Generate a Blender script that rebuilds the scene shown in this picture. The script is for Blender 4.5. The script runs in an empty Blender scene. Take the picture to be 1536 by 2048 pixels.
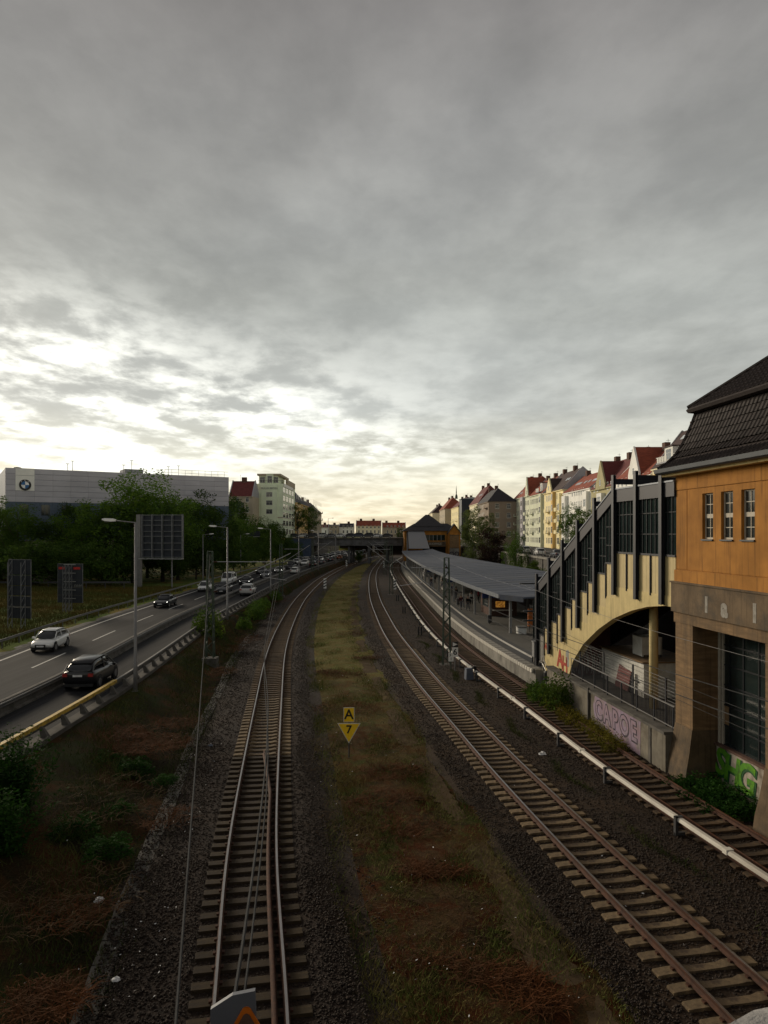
import bpy, math, random
import numpy as np
from mathutils import Vector, Matrix
random.seed(7); rng = np.random.default_rng(11)
sc = bpy.context.scene
col = sc.collection
R = math.radians
# ---------------------------------------------------------------- camera, sky, sun, exposure
CAMZ, FPX, HOR = 9.9, 1420.0, 1067.0
cd = bpy.data.cameras.new('camera'); cam = bpy.data.objects.new('camera', cd); col.objects.link(cam)
cam.location = (0, 0, CAMZ); cam.rotation_euler = (R(90), 0, 0)
cd.sensor_fit = 'VERTICAL'; cd.sensor_height = 36; cd.sensor_width = 27
cd.lens = 36 * FPX / 2048; cd.shift_y = (HOR - 1024) / 2048
cd.clip_start = .05; cd.clip_end = 6000
sc.camera = cam
sc.view_settings.view_transform = 'Standard'; sc.view_settings.look = 'None'
EXPO = 0.9; sc.view_settings.exposure = EXPO; sc.view_settings.gamma = 1.0; sc.view_settings.use_curve_mapping = False
SUN_AZ, SUN_EL = R(-44), R(17)           # behind thin cloud, ahead and to the left
sdir = Vector((math.sin(SUN_AZ)*math.cos(SUN_EL), math.cos(SUN_AZ)*math.cos(SUN_EL), math.sin(SUN_EL)))

class NT:
    """tiny node-graph helper"""
    def __init__(s, tree): s.t = tree; s.n = tree.nodes; s.l = tree.links
    def new(s, ty, **kw):
        n = s.n.new(ty)
        for k, v in kw.items(): setattr(n, k, v)
        return n
    def put(s, sock, v):
        if hasattr(v, 'links') or isinstance(v, bpy.types.NodeSocket): s.l.new(v, sock)
        elif v is not None: sock.default_value = v
    def math(s, op, a, b=None, c=None, clamp=False):
        n = s.new('ShaderNodeMath', operation=op, use_clamp=clamp)
        s.put(n.inputs[0], a)
        if b is not None: s.put(n.inputs[1], b)
        if c is not None: s.put(n.inputs[2], c)
        return n.outputs[0]
    def vmath(s, op, a, b=None):
        n = s.new('ShaderNodeVectorMath', operation=op); s.put(n.inputs[0], a)
        if b is not None: s.put(n.inputs[1], b)
        return n.outputs[1] if op in ('DOT_PRODUCT', 'LENGTH') else n.outputs[0]
    def mix(s, f, a, b, blend='MIX'):
        n = s.new('ShaderNodeMix', data_type='RGBA', blend_type=blend)
        s.put(n.inputs[0], f); s.put(n.inputs[6], a); s.put(n.inputs[7], b)
        return n.outputs[2]
    def noise(s, vec, scale, detail=6, rough=.55, dist=0.0, out=0):
        n = s.new('ShaderNodeTexNoise'); s.put(n.inputs['Vector'], vec)
        n.inputs['Scale'].default_value = scale; n.inputs['Detail'].default_value = detail
        n.inputs['Roughness'].default_value = rough; n.inputs['Distortion'].default_value = dist
        return n.outputs[out]
    def ramp(s, f, stops, interp='LINEAR'):
        n = s.new('ShaderNodeValToRGB'); cr = n.color_ramp; cr.interpolation = interp
        while len(cr.elements) < len(stops): cr.elements.new(.5)
        for e, (p, c) in zip(cr.elements, stops):
            e.position = p; e.color = (c, c, c, 1) if isinstance(c, (int, float)) else (*c, 1)
        s.put(n.inputs[0], f); return n.outputs[0]
    def smooth(s, v, a, b):
        n = s.new('ShaderNodeMapRange', interpolation_type='SMOOTHSTEP'); s.put(n.inputs[0], v)
        n.inputs[1].default_value = a; n.inputs[2].default_value = b; return n.outputs[0]
    def scalev(s, v, sc3):
        n = s.new('ShaderNodeMapping'); s.put(n.inputs[0], v); n.inputs['Scale'].default_value = sc3; return n.outputs[0]

w = bpy.data.worlds.new('World'); sc.world = w; w.use_nodes = True
T = NT(w.node_tree); T.n.clear()
d = T.vmath('NORMALIZE', T.new('ShaderNodeTexCoord').outputs['Generated'])
sep = T.new('ShaderNodeSeparateXYZ'); T.put(sep.inputs[0], d)
z = T.math('MAXIMUM', sep.outputs[2], 0.0)
den = T.math('ADD', z, .10)
comb = T.new('ShaderNodeCombineXYZ')
T.put(comb.inputs[0], T.math('DIVIDE', sep.outputs[0], den)); T.put(comb.inputs[1], T.math('DIVIDE', sep.outputs[1], den))
pl = comb.outputs[0]
nA = T.noise(T.scalev(pl, (1.0, .8, 1)), .62, 8, .52, .15)        # broad cloud masses
nB = T.noise(T.scalev(pl, (1.3, .9, 1)), 2.6, 9, .58, .12)       # billows on the cloud base
nD = T.noise(T.scalev(pl, (1.1, .9, 1)), 6.5, 7, .6, .2)           # fine mottling
nC = T.noise(T.scalev(pl, (.7, .9, 1)), .55, 4, .5)               # where the deck thins
front = T.vmath('DOT_PRODUCT', d, tuple(sdir))
grad = T.ramp(z, [(0, (.94, .79, .52)), (.045, (.98, .89, .67)), (.10, (.87, .85, .71)), (.17, (.615, .625, .58)),
                  (.30, (.44, .448, .412)), (.42, (.372, .370, .344)), (.6, (.272, .258, .244)), (1, (.205, .196, .185))])
side = T.smooth(front, -.7, .75)
base = T.mix(T.math('MULTIPLY_ADD', side, .08, .92), (.06, .062, .066, 1), grad)
mod = T.math('MULTIPLY_ADD', T.smooth(nA, .3, .7), .42, .77)
mod = T.math('MULTIPLY', mod, T.math('MULTIPLY_ADD', T.smooth(nB, .3, .7), .24, .88))
mod = T.math('MULTIPLY', mod, T.math('MULTIPLY_ADD', T.smooth(nD, .3, .7), .07, .965))
cloud = T.mix(1.0, base, mod, 'MULTIPLY')
glow = T.math('POWER', T.math('MAXIMUM', front, 0.0), 9.0)
gap = T.smooth(T.math('MULTIPLY_ADD', nB, .45, T.math('MULTIPLY', nA, .6)), .47, .59)
lowish = T.math('SUBTRACT', 1.0, T.smooth(z, .13, .31))
br = T.math('MULTIPLY', T.math('MULTIPLY', gap, glow), lowish)
az = T.math('ARCTAN2', sep.outputs[0], sep.outputs[1])
def thin(a0, wa, z0, wz):      # a place where the cloud deck thins in front of the low sun
    q = T.math('ADD', T.math('POWER', T.math('ABSOLUTE', T.math('DIVIDE', T.math('SUBTRACT', az, a0), wa)), 2.0), T.math('POWER', T.math('ABSOLUTE', T.math('DIVIDE', T.math('SUBTRACT', z, z0), wz)), 2.0))
    return T.math('EXPONENT', T.math('MULTIPLY', q, -1.0))
ragged = T.smooth(T.math('MULTIPLY_ADD', nD, .3, T.math('MULTIPLY', nB, .7)), .42, .60)
spots = T.math('ADD', thin(-.17, .14, .158, .045), T.math('ADD', thin(-.47, .17, .205, .075), T.math('MULTIPLY', thin(.0, .12, .115, .03), .6)))
br = T.math('ADD', br, T.math('MULTIPLY', T.math('MULTIPLY', spots, ragged), .36))
cloud = T.mix(T.math('MULTIPLY', br, 2.8, clamp=True), cloud, (1.3, 1.3, 1.18, 1))
cloud = T.mix(T.math('MULTIPLY', T.math('MULTIPLY', glow, lowish), .30, clamp=True), cloud, (1.0, .99, .9, 1))
skyt = T.new('ShaderNodeTexSky', sky_type='NISHITA', sun_disc=False)
skyt.sun_elevation = SUN_EL; skyt.sun_rotation = SUN_AZ; skyt.altitude = 40
bg1 = T.new('ShaderNodeBackground'); T.put(bg1.inputs[0], skyt.outputs[0]); bg1.inputs[1].default_value = .06
bg2 = T.new('ShaderNodeBackground'); T.put(bg2.inputs[0], cloud); bg2.inputs[1].default_value = 2**-EXPO
ms = T.new('ShaderNodeMixShader'); T.put(ms.inputs[0], T.math('MULTIPLY_ADD', T.smooth(nC, .3, .7), -.08, .97))
T.l.new(bg1.outputs[0], ms.inputs[1]); T.l.new(bg2.outputs[0], ms.inputs[2])
wo = T.new('ShaderNodeOutputWorld'); T.l.new(ms.outputs[0], wo.inputs[0])
sl = bpy.data.lights.new('sun', 'SUN'); sl.energy = 1.5; sl.angle = R(20); sl.color = (1, .86, .66)
so = bpy.data.objects.new('sun', sl); col.objects.link(so); so.location = (-60, 100, 60)
so.rotation_euler = (-sdir).to_track_quat('-Z', 'Y').to_euler()

# ---------------------------------------------------------------- mesh helpers
class MB:
    def __init__(s): s.v = []; s.f = []
    def add(s, v, f):
        o = len(s.v); s.v += [tuple(p) for p in v]; s.f += [tuple(i + o for i in q) for q in f]; return s
    def box(s, x0, x1, y0, y1, z0, z1):
        return s.add([(x0,y0,z0),(x1,y0,z0),(x1,y1,z0),(x0,y1,z0),(x0,y0,z1),(x1,y0,z1),(x1,y1,z1),(x0,y1,z1)],
                     [(0,3,2,1),(4,5,6,7),(0,1,5,4),(1,2,6,5),(2,3,7,6),(3,0,4,7)])
    def hexa(s, b, t): return s.add(list(b) + list(t), [(0,3,2,1),(4,5,6,7),(0,1,5,4),(1,2,6,5),(2,3,7,6),(3,0,4,7)])
    def tube(s, p0, p1, r, n=6, r2=None): return s.path([p0, p1], [r, r if r2 is None else r2], n)
    def path(s, pts, r, n=6, cap=True):
        pts = [Vector(p) for p in pts]
        if not isinstance(r, (list, tuple)): r = [r] * len(pts)
        o = len(s.v); up = None
        for i, p in enumerate(pts):
            t = (pts[min(i+1, len(pts)-1)] - pts[max(i-1, 0)])
            t = t.normalized() if t.length > 1e-9 else Vector((0,0,1))
            if up is None:
                up = Vector((0,0,1)) if abs(t.z) < .9 else Vector((1,0,0))
            a = t.cross(up).normalized(); b = a.cross(t).normalized(); up = b
            for k in range(n):
                q = 2*math.pi*k/n; s.v.append(tuple(p + (a*math.cos(q) + b*math.sin(q))*r[i]))
        for i in range(len(pts)-1):
            for k in range(n):
                s.f.append((o+i*n+k, o+i*n+(k+1)%n, o+(i+1)*n+(k+1)%n, o+(i+1)*n+k))
        if cap:
            s.f.append(tuple(o+k for k in reversed(range(n)))); s.f.append(tuple(o+(len(pts)-1)*n+k for k in range(n)))
        return s
    def prism(s, poly, fn, lo, hi):
        n = len(poly); o = len(s.v)
        s.v += [tuple(fn(p[0], p[1], lo)) for p in poly] + [tuple(fn(p[0], p[1], hi)) for p in poly]
        s.f.append(tuple(o+i for i in reversed(range(n)))); s.f.append(tuple(o+n+i for i in range(n)))
        s.f += [(o+i, o+(i+1)%n, o+n+(i+1)%n, o+n+i) for i in range(n)]; return s
    def lathe(s, prof, n=12, c=(0,0,0), axis='z'):
        o = len(s.v)
        for r, h in prof:
            for k in range(n):
                a = 2*math.pi*k/n; p = (r*math.cos(a), r*math.sin(a), h)
                if axis == 'x': p = (p[2], p[0], p[1])
                if axis == 'y': p = (p[0], p[2], p[1])
                s.v.append((p[0]+c[0], p[1]+c[1], p[2]+c[2]))
        for i in range(len(prof)-1):
            for k in range(n): s.f.append((o+i*n+k, o+i*n+(k+1)%n, o+(i+1)*n+(k+1)%n, o+(i+1)*n+k))
        s.f.append(tuple(o+k for k in reversed(range(n)))); s.f.append(tuple(o+(len(prof)-1)*n+k for k in range(n)))
        return s
    def loft(s, rows, cap=True, closed=True):
        """rows: list of equal-length point rings"""
        n = len(rows[0]); o = len(s.v)
        for r_ in rows: s.v += [tuple(p) for p in r_]
        m = n if closed else n-1
        for i in range(len(rows)-1):
            for k in range(m): s.f.append((o+i*n+k, o+i*n+(k+1)%n, o+(i+1)*n+(k+1)%n, o+(i+1)*n+k))
        if cap and closed:
            s.f.append(tuple(o+k for k in reversed(range(n)))); s.f.append(tuple(o+(len(rows)-1)*n+k for k in range(n)))
        return s
    def holed(s, a0, a1, z0, z1, holes, b0, b1):
        A = sorted({a0, a1, *[h[0] for h in holes], *[h[1] for h in holes]}); Z = sorted({z0, z1, *[h[2] for h in holes], *[h[3] for h in holes]})
        A = [q for q in A if a0 <= q <= a1]; Z = [q for q in Z if z0 <= q <= z1]
        for i in range(len(A)-1):
            for j in range(len(Z)-1):
                ca, cz = (A[i]+A[i+1])/2, (Z[j]+Z[j+1])/2
                if not any(h[0] < ca < h[1] and h[2] < cz < h[3] for h in holes): s.box(A[i], A[i+1], b0, b1, Z[j], Z[j+1])
        return s
    def mesh(s, name, smooth=False):
        me = bpy.data.meshes.new(name); me.from_pydata(s.v, [], s.f)
        if smooth: me.polygons.foreach_set('use_smooth', [True]*len(me.polygons))
        me.update(); return me
    def build(s, name, m, parent=None, smooth=False, **kw):
        return obj(name, s.mesh(name, smooth), m, parent, **kw)

def fastmesh(name, v, f):
    """v (n,3), f (m,k) arrays"""
    me = bpy.data.meshes.new(name); v = np.asarray(v, np.float32); f = np.asarray(f, np.int32); k = f.shape[1]
    me.vertices.add(len(v)); me.vertices.foreach_set('co', v.ravel())
    me.loops.add(f.size); me.loops.foreach_set('vertex_index', f.ravel())
    me.polygons.add(len(f)); me.polygons.foreach_set('loop_start', np.arange(0, f.size, k, dtype=np.int32))
    me.update(calc_edges=True); return me

def tag(o, label=None, cat=None, group=None, kind=None):
    if label: o['label'] = label
    if cat: o['category'] = cat
    if group: o['group'] = group
    if kind: o['kind'] = kind
    return o
def obj(name, me, m, parent=None, world=False, loc=None, label=None):
    o = bpy.data.objects.new(name, me)
    if m is not None and not me.materials: me.materials.append(MT[m])
    col.objects.link(o)
    if parent is not None:
        o.parent = parent
        if world: o.location = -parent.location
    if loc is not None: o.location = loc
    if label: o['label'] = label
    return o
def empty(name, loc, rz=0, label=None, cat=None, group=None):
    o = bpy.data.objects.new(name, None); col.objects.link(o); o.location = loc; o.rotation_euler = (0, 0, rz)
    o.empty_display_size = .2
    return tag(o, label, cat, group)
def copy_tree(o, parent=None):
    c = o.copy(); col.objects.link(c); c.parent = parent
    for ch in o.children: copy_tree(ch, c)
    return c
def text(name, s, size, m, parent, loc, rot=(R(90), 0, 0), ext=.004, off=0.0, shear=0.0, sx=1.0, ax='CENTER'):
    cu = bpy.data.curves.new(name, 'FONT'); cu.body = s; cu.size = size; cu.extrude = ext; cu.offset = off; cu.shear = shear
    cu.align_x = ax; cu.align_y = 'CENTER'; cu.resolution_u = 3
    tmp = bpy.data.objects.new(name, cu); col.objects.link(tmp)
    me = bpy.data.meshes.new_from_object(tmp.evaluated_get(bpy.context.evaluated_depsgraph_get())); me.name = name
    bpy.data.objects.remove(tmp); bpy.data.curves.remove(cu); me.materials.clear(); me.materials.append(MT[m])
    o = bpy.data.objects.new(name, me); col.objects.link(o)
    o.parent = parent; o.location = loc; o.rotation_euler = rot; o.scale = (sx, 1, 1); return o
def at(u, v, Y): return Vector(((u-768)/FPX*Y, Y, CAMZ-(v-HOR)/FPX*Y))      # a photo pixel at distance Y
def gnd(u, v, zz=0.0): return at(u, v, (CAMZ-zz)*FPX/(v-HOR))

class Curve:
    """x as a smooth function of y; P(y, d) is d metres to the right of it"""
    def __init__(s, pts):
        p = np.array(sorted(pts, key=lambda q: q[1])); s.y = p[:, 1]; s.x = p[:, 0]; n = len(s.y); h = np.diff(s.y)
        A = np.zeros((n, n)); b = np.zeros(n); A[0, 0] = A[-1, -1] = 1
        for i in range(1, n-1):
            A[i, i-1] = h[i-1]; A[i, i] = 2*(h[i-1]+h[i]); A[i, i+1] = h[i]
            b[i] = 6*((s.x[i+1]-s.x[i])/h[i] - (s.x[i]-s.x[i-1])/h[i-1])
        s.m = np.linalg.solve(A, b)
    def f(s, y):
        y = np.asarray(y, float); i = np.clip(np.searchsorted(s.y, y)-1, 0, len(s.y)-2); h = s.y[i+1]-s.y[i]
        yc = np.clip(y, s.y[0], s.y[-1]); a = (s.y[i+1]-yc)/h; b = (yc-s.y[i])/h
        r = a*s.x[i] + b*s.x[i+1] + ((a**3-a)*s.m[i] + (b**3-b)*s.m[i+1])*h*h/6
        d0 = (s.x[1]-s.x[0])/(s.y[1]-s.y[0]); d1 = (s.x[-1]-s.x[-2])/(s.y[-1]-s.y[-2])
        return r + np.where(y < s.y[0], (y-s.y[0])*d0, 0) + np.where(y > s.y[-1], (y-s.y[-1])*d1, 0)
    def df(s, y): return float((s.f(y+.5)-s.f(y-.5)))
    def P(s, y, d=0.0, zz=0.0):
        t = s.df(y); n = math.hypot(1, t); return Vector((float(s.f(y))+d/n, y-d*t/n, zz))
    def head(s, y): return -math.atan(s.df(y))        # rotation about z of a thing facing along the curve
    def even(s, y0, y1, step):
        out = []; y = y0
        while y < y1: out.append(y); y += step/math.hypot(1, s.df(y))
        return out
    def sweep(s, ys, prof, mb=None, closed=True):
        mb = mb or MB(); return mb.loft([[s.P(y, dd, zz) for dd, zz in prof] for y in ys], cap=closed, closed=closed)
def yr(y0, y1, k=.02, mn=.6):
    out = [y0]
    while out[-1] < y1: out.append(out[-1]+max(mn, abs(out[-1])*k))
    out[-1] = y1; return out

# ---------------------------------------------------------------- materials
MT = {}
def mat(name, c, rough=.85, c2=None, scale=3.0, detail=8, var=.22, bump=0.0, bscale=None, metal=0.0, spec=.35, st=(1,1,1),
        rnd=0.0, dirt=None, dscale=.6, dlo=.45, dhi=.7, streak=0.0, objcol=False, emit=0.0, alpha=None, trans=0.0, dst=(1,1,1), coat=0.0):
    m = bpy.data.materials.new(name); m.use_nodes = True; t = NT(m.node_tree); b = t.n['Principled BSDF']
    tc = t.new('ShaderNodeTexCoord').outputs['Object']; vec = t.scalev(tc, st)
    oi = t.new('ShaderNodeObjectInfo')
    n = t.noise(vec, scale, detail, .6)
    if objcol: c_out = oi.outputs['Color']
    else:
        ca = (*[x*(1-var) for x in c], 1); cb = (*[min(1, x*(1+var)) for x in c], 1) if c2 is None else (*c2, 1)
        c_out = t.mix(t.smooth(n, .3, .7), ca, cb)
    if rnd:
        k = t.math('MULTIPLY_ADD', oi.outputs['Random'], 2*rnd, 1-rnd); c_out = t.mix(1.0, c_out, k, 'MULTIPLY')
    if streak:     # rain streaks running down
        sn = t.noise(t.scalev(tc, (7, 7, .28)), 1.0, 7, .62); c_out = t.mix(t.math('MULTIPLY', t.smooth(sn, .5, .72), streak), c_out, t.mix(1.0, c_out, (.35, .33, .30, 1), 'MULTIPLY'))
    if dirt:
        dn = t.noise(t.scalev(tc, dst), dscale, 9, .65); c_out = t.mix(t.smooth(dn, dlo, dhi), c_out, (*dirt, 1))
    t.put(b.inputs['Base Color'], c_out)
    b.inputs['Roughness'].default_value = rough; b.inputs['Metallic'].default_value = metal
    b.inputs['Specular IOR Level'].default_value = spec
    if coat: b.inputs['Coat Weight'].default_value = coat; b.inputs['Coat Roughness'].default_value = .06
    if trans: b.inputs['Transmission Weight'].default_value = trans
    if emit:
        t.put(b.inputs['Emission Color'], c_out); b.inputs['Emission Strength'].default_value = emit
    if bump:
        bn = t.new('ShaderNodeBump'); bn.inputs['Strength'].default_value = 1.0; bn.inputs['Distance'].default_value = bump
        t.put(bn.inputs['Height'], t.noise(vec, bscale or scale*6, 6, .6)); t.put(b.inputs['Normal'], bn.outputs[0])
    MT[name] = m; return m
def ballast_mat(name, tint, tint2):
    m = bpy.data.materials.new(name); m.use_nodes = True; t = NT(m.node_tree); b = t.n['Principled BSDF']
    tc = t.new('ShaderNodeTexCoord').outputs['Object']
    v = t.new('ShaderNodeTexVoronoi'); t.put(v.inputs['Vector'], tc); v.inputs['Scale'].default_value = 15
    sx = t.new('ShaderNodeSeparateXYZ'); t.put(sx.inputs[0], v.outputs['Color'])
    c = t.mix(sx.outputs[0], (*[x*.45 for x in tint], 1), (*[x*1.5 for x in tint], 1))
    c = t.mix(t.math('MULTIPLY', t.smooth(t.noise(tc, .35, 7, .6), .42, .68), .75), c, (*tint2, 1))
    t.put(b.inputs['Base Color'], c); b.inputs['Roughness'].default_value = .92; b.inputs['Specular IOR Level'].default_value = .2
    bn = t.new('ShaderNodeBump'); bn.inputs['Distance'].default_value = .012; bn.invert = True
    t.put(bn.inputs['Height'], v.outputs['Distance']); t.put(b.inputs['Normal'], bn.outputs[0]); MT[name] = m
def ground_mat(name, cols, sc1=.25, sc2=3.5, bump=.03, near_shade_turf=None):
    """patches of several ground colours"""
    m = bpy.data.materials.new(name); m.use_nodes = True; t = NT(m.node_tree); b = t.n['Principled BSDF']
    tc = t.new('ShaderNodeTexCoord').outputs['Object']
    c = (*cols[0], 1)
    for i, k in enumerate(cols[1:]):
        off = t.new('ShaderNodeVectorMath', operation='ADD'); t.put(off.inputs[0], tc); off.inputs[1].default_value = (17.3*(i+1), 9.1*i, 0)
        c = t.mix(t.smooth(t.noise(off.outputs[0], sc1*(1+.6*i), 9, .68), .46, .6), c, (*k, 1))
    if near_shade_turf:      # shade painted into the near end's colour; brighter grass farther along the strip
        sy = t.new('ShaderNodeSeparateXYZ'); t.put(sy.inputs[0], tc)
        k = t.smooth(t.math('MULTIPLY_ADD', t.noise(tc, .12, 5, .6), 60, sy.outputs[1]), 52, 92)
        c = t.mix(k, t.mix(1.0, c, (.62, .56, .5, 1), 'MULTIPLY'), t.mix(.5, t.mix(1.0, c, (1.5, 1.6, 1.5, 1), 'MULTIPLY'), (*near_shade_turf, 1)))
    c = t.mix(t.smooth(t.noise(tc, sc2*6, 5, .6), .35, .7), t.mix(1.0, c, (.5, .5, .5, 1), 'MULTIPLY'), c)
    t.put(b.inputs['Base Color'], c); b.inputs['Roughness'].default_value = 1; b.inputs['Specular IOR Level'].default_value = .05
    bn = t.new('ShaderNodeBump'); bn.inputs['Distance'].default_value = bump
    t.put(bn.inputs['Height'], t.noise(tc, sc2*4, 8, .7)); t.put(b.inputs['Normal'], bn.outputs[0]); MT[name] = m
def leaf_mat(name, c, rnd=.35, trans=.33):
    m = bpy.data.materials.new(name); m.use_nodes = True; t = NT(m.node_tree); b = t.n['Principled BSDF']
    tc = t.new('ShaderNodeTexCoord').outputs['Object']; oi = t.new('ShaderNodeObjectInfo')
    n = t.noise(tc, 1.1, 4, .6); n2 = t.noise(tc, 14, 2, .5)
    k = t.math('MULTIPLY', t.math('MULTIPLY_ADD', oi.outputs['Random'], 2*rnd, 1-rnd), t.math('MULTIPLY_ADD', n2, 1.0, .5))
    cc = t.mix(t.smooth(n, .35, .68), (*c, 1), (c[0]*1.5, c[1]*1.25, c[2]*.8, 1)); cc = t.mix(1.0, cc, k, 'MULTIPLY')
    t.put(b.inputs['Base Color'], cc); b.inputs['Roughness'].default_value = .8; b.inputs['Specular IOR Level'].default_value = .06
    tr = t.new('ShaderNodeBsdfTranslucent'); t.put(tr.inputs[0], cc)
    mx = t.new('ShaderNodeMixShader'); mx.inputs[0].default_value = trans
    t.l.new(b.outputs[0], mx.inputs[1]); t.l.new(tr.outputs[0], mx.inputs[2]); t.l.new(mx.outputs[0], t.n['Material Output'].inputs[0]); MT[name] = m
def glass_mat(name, c, rough=.08, spec=.6):
    mat(name, c, rough, var=.3, scale=.8, spec=spec)
mat('rust', (.045, .018, .010), .85, c2=(.080, .030, .014), scale=5)
mat('polished', (.30, .28, .27), .36, metal=1.0, var=.12, scale=2)
mat('worn_rail', (.15, .062, .034), .55, metal=.2, var=.25, scale=3)
mat('concrete_sleeper', (.19, .135, .074), .9, scale=4, var=.3, rnd=.3, dirt=(.055, .036, .022), dscale=2.2, dlo=.42, dhi=.68, bump=.004)
mat('dusty_sleeper', (.088, .055, .028), .95, scale=4, var=.3, rnd=.28, dirt=(.045, .032, .022), dscale=3)
mat('wood_sleeper', (.038, .025, .011), .95, scale=3, st=(.6, 8, 8), var=.35, rnd=.2, dirt=(.03, .02, .014), dscale=2, bump=.006)
ballast_mat('ballast', (.021, .0135, .0095), (.026, .0145, .0075))
ballast_mat('ballast_brown', (.024, .0150, .0090), (.042, .0235, .0105))
mat('stone', (.0155, .0100, .0072), .9, scale=9, c2=(.044, .030, .021), detail=3, rnd=0)
ground_mat('soil_grass', [(.030, .025, .012), (.048, .028, .012), (.026, .036, .010), (.075, .036, .014)], .22, 3)
ground_mat('dry_strip', [(.115, .082, .036), (.14, .062, .024), (.075, .098, .024), (.055, .036, .02), (.15, .10, .055), (.12, .045, .018)], .34, 3.2, near_shade_turf=(.20, .205, .06))
ground_mat('meadow', [(.16, .21, .045), (.30, .21, .05), (.11, .165, .033)], .12, 2)
ground_mat('woodland_floor', [(.02, .024, .01), (.035, .028, .015)], .2, 2)
ground_mat('town_ground', [(.11, .105, .10), (.08, .078, .072)], .1, 2)
mat('asphalt', (.026, .026, .028), .85, c2=(.036, .035, .037), scale=1.2, st=(3, .12, 1), bump=.004, bscale=60, spec=.12, dirt=(.015, .015, .016), dlo=.42, dhi=.62, dscale=.5, dst=(2.2, .05, 1))
mat('road_paint', (.55, .54, .50), .7, scale=6, var=.12, dirt=(.22, .21, .2), dscale=5, dlo=.5, dhi=.75)
mat('yellow_paint', (.50, .33, .045), .6, scale=5, dirt=(.2, .14, .04), dscale=4)
mat('steel_rail', (.115, .112, .108), .6, metal=.35, scale=2, var=.2, dirt=(.10, .085, .07), dscale=2)
mat('concrete', (.25, .235, .205), .9, scale=1.2, var=.2, bump=.005, bscale=25, dirt=(.11, .10, .085), dscale=.7, dst=(2, 2, .6))
mat('kerb_grey', (.085, .077, .066), .92, scale=1.4, var=.25, dirt=(.06, .055, .048), dscale=1.1, bump=.006); mat('dark_concrete', (.105, .097, .085), .92, scale=1.4, var=.25, bump=.006, bscale=22, dirt=(.045, .042, .036), dscale=1.1)
mat('cover_white', (.70, .66, .58), .55, scale=2, var=.08, dirt=(.45, .41, .35), dscale=.8, dst=(1, .2, 1))
mat('dark_metal', (.055, .055, .058), .55, scale=3, var=.2)
mat('lamp_grey', (.20, .195, .195), .5, metal=.3, scale=2, var=.12)
mat('mast_green', (.045, .065, .045), .6, scale=3, var=.25, dirt=(.06, .04, .025), dscale=3, dlo=.55, dhi=.8)
mat('galvanised', (.42, .42, .42), .45, metal=.7, scale=3, var=.15)
mat('white_enamel', (.72, .71, .68), .5, scale=4, var=.06, dirt=(.5, .47, .42), dscale=3, dlo=.55, dhi=.8)
mat('black_paint', (.012, .012, .013), .5, var=.2)
mat('sign_yellow', (.95, .60, .02), .45, scale=5, var=.08)
mat('litter_white', (.68, .68, .68), .7, var=.15)
mat('wire', (.06, .06, .06), .9, spec=.05)

# ---------------------------------------------------------------- lines of the place
TA = Curve([(-1.2,3),(-2.7,14.3),(-3.75,20),(-5.1,29),(-7.35,46),(-8.8,57.5),(-10.15,71),(-11.4,87),(-12.85,112),(-13.4,132),(-13.6,160),(-13.05,184),(-11.9,216),(-9.1,252),(-4.2,310),(-1,345)])
TB = Curve([(9.9,3),(7.8,15),(6.95,19.6),(6.2,24),(5.1,31.3),(4.35,37),(3.15,46),(1.85,58.5),(.80,70),(-.17,85),(-1.05,101),(-1.9,125),(-2.5,155),(-2.6,186),(-1.7,230),(.2,290),(3,345)])
TC = Curve([(15.2,5),(12.3,19.7),(11.0,26.6),(10.1,32.8),(9.4,38.5),(8.0,48.9),(7.05,57),(6.2,67),(5.45,82),(4.9,100),(4.25,124),(3.45,163),(3.2,195),(4.0,225),(6.6,260),(10,300),(14,345)])
GR = Curve([(-14.8,-20),(-14.8,27),(-14.95,40),(-15.9,55),(-17,72),(-17.4,90),(-17.8,115),(-17.8,140),(-17.5,162),(-16.6,185),(-15.3,210),(-13,250),(-8.5,305),(-5,345)])
WSL = .104
def wall_x(y): return 12.34 + WSL*(30-y)

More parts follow.
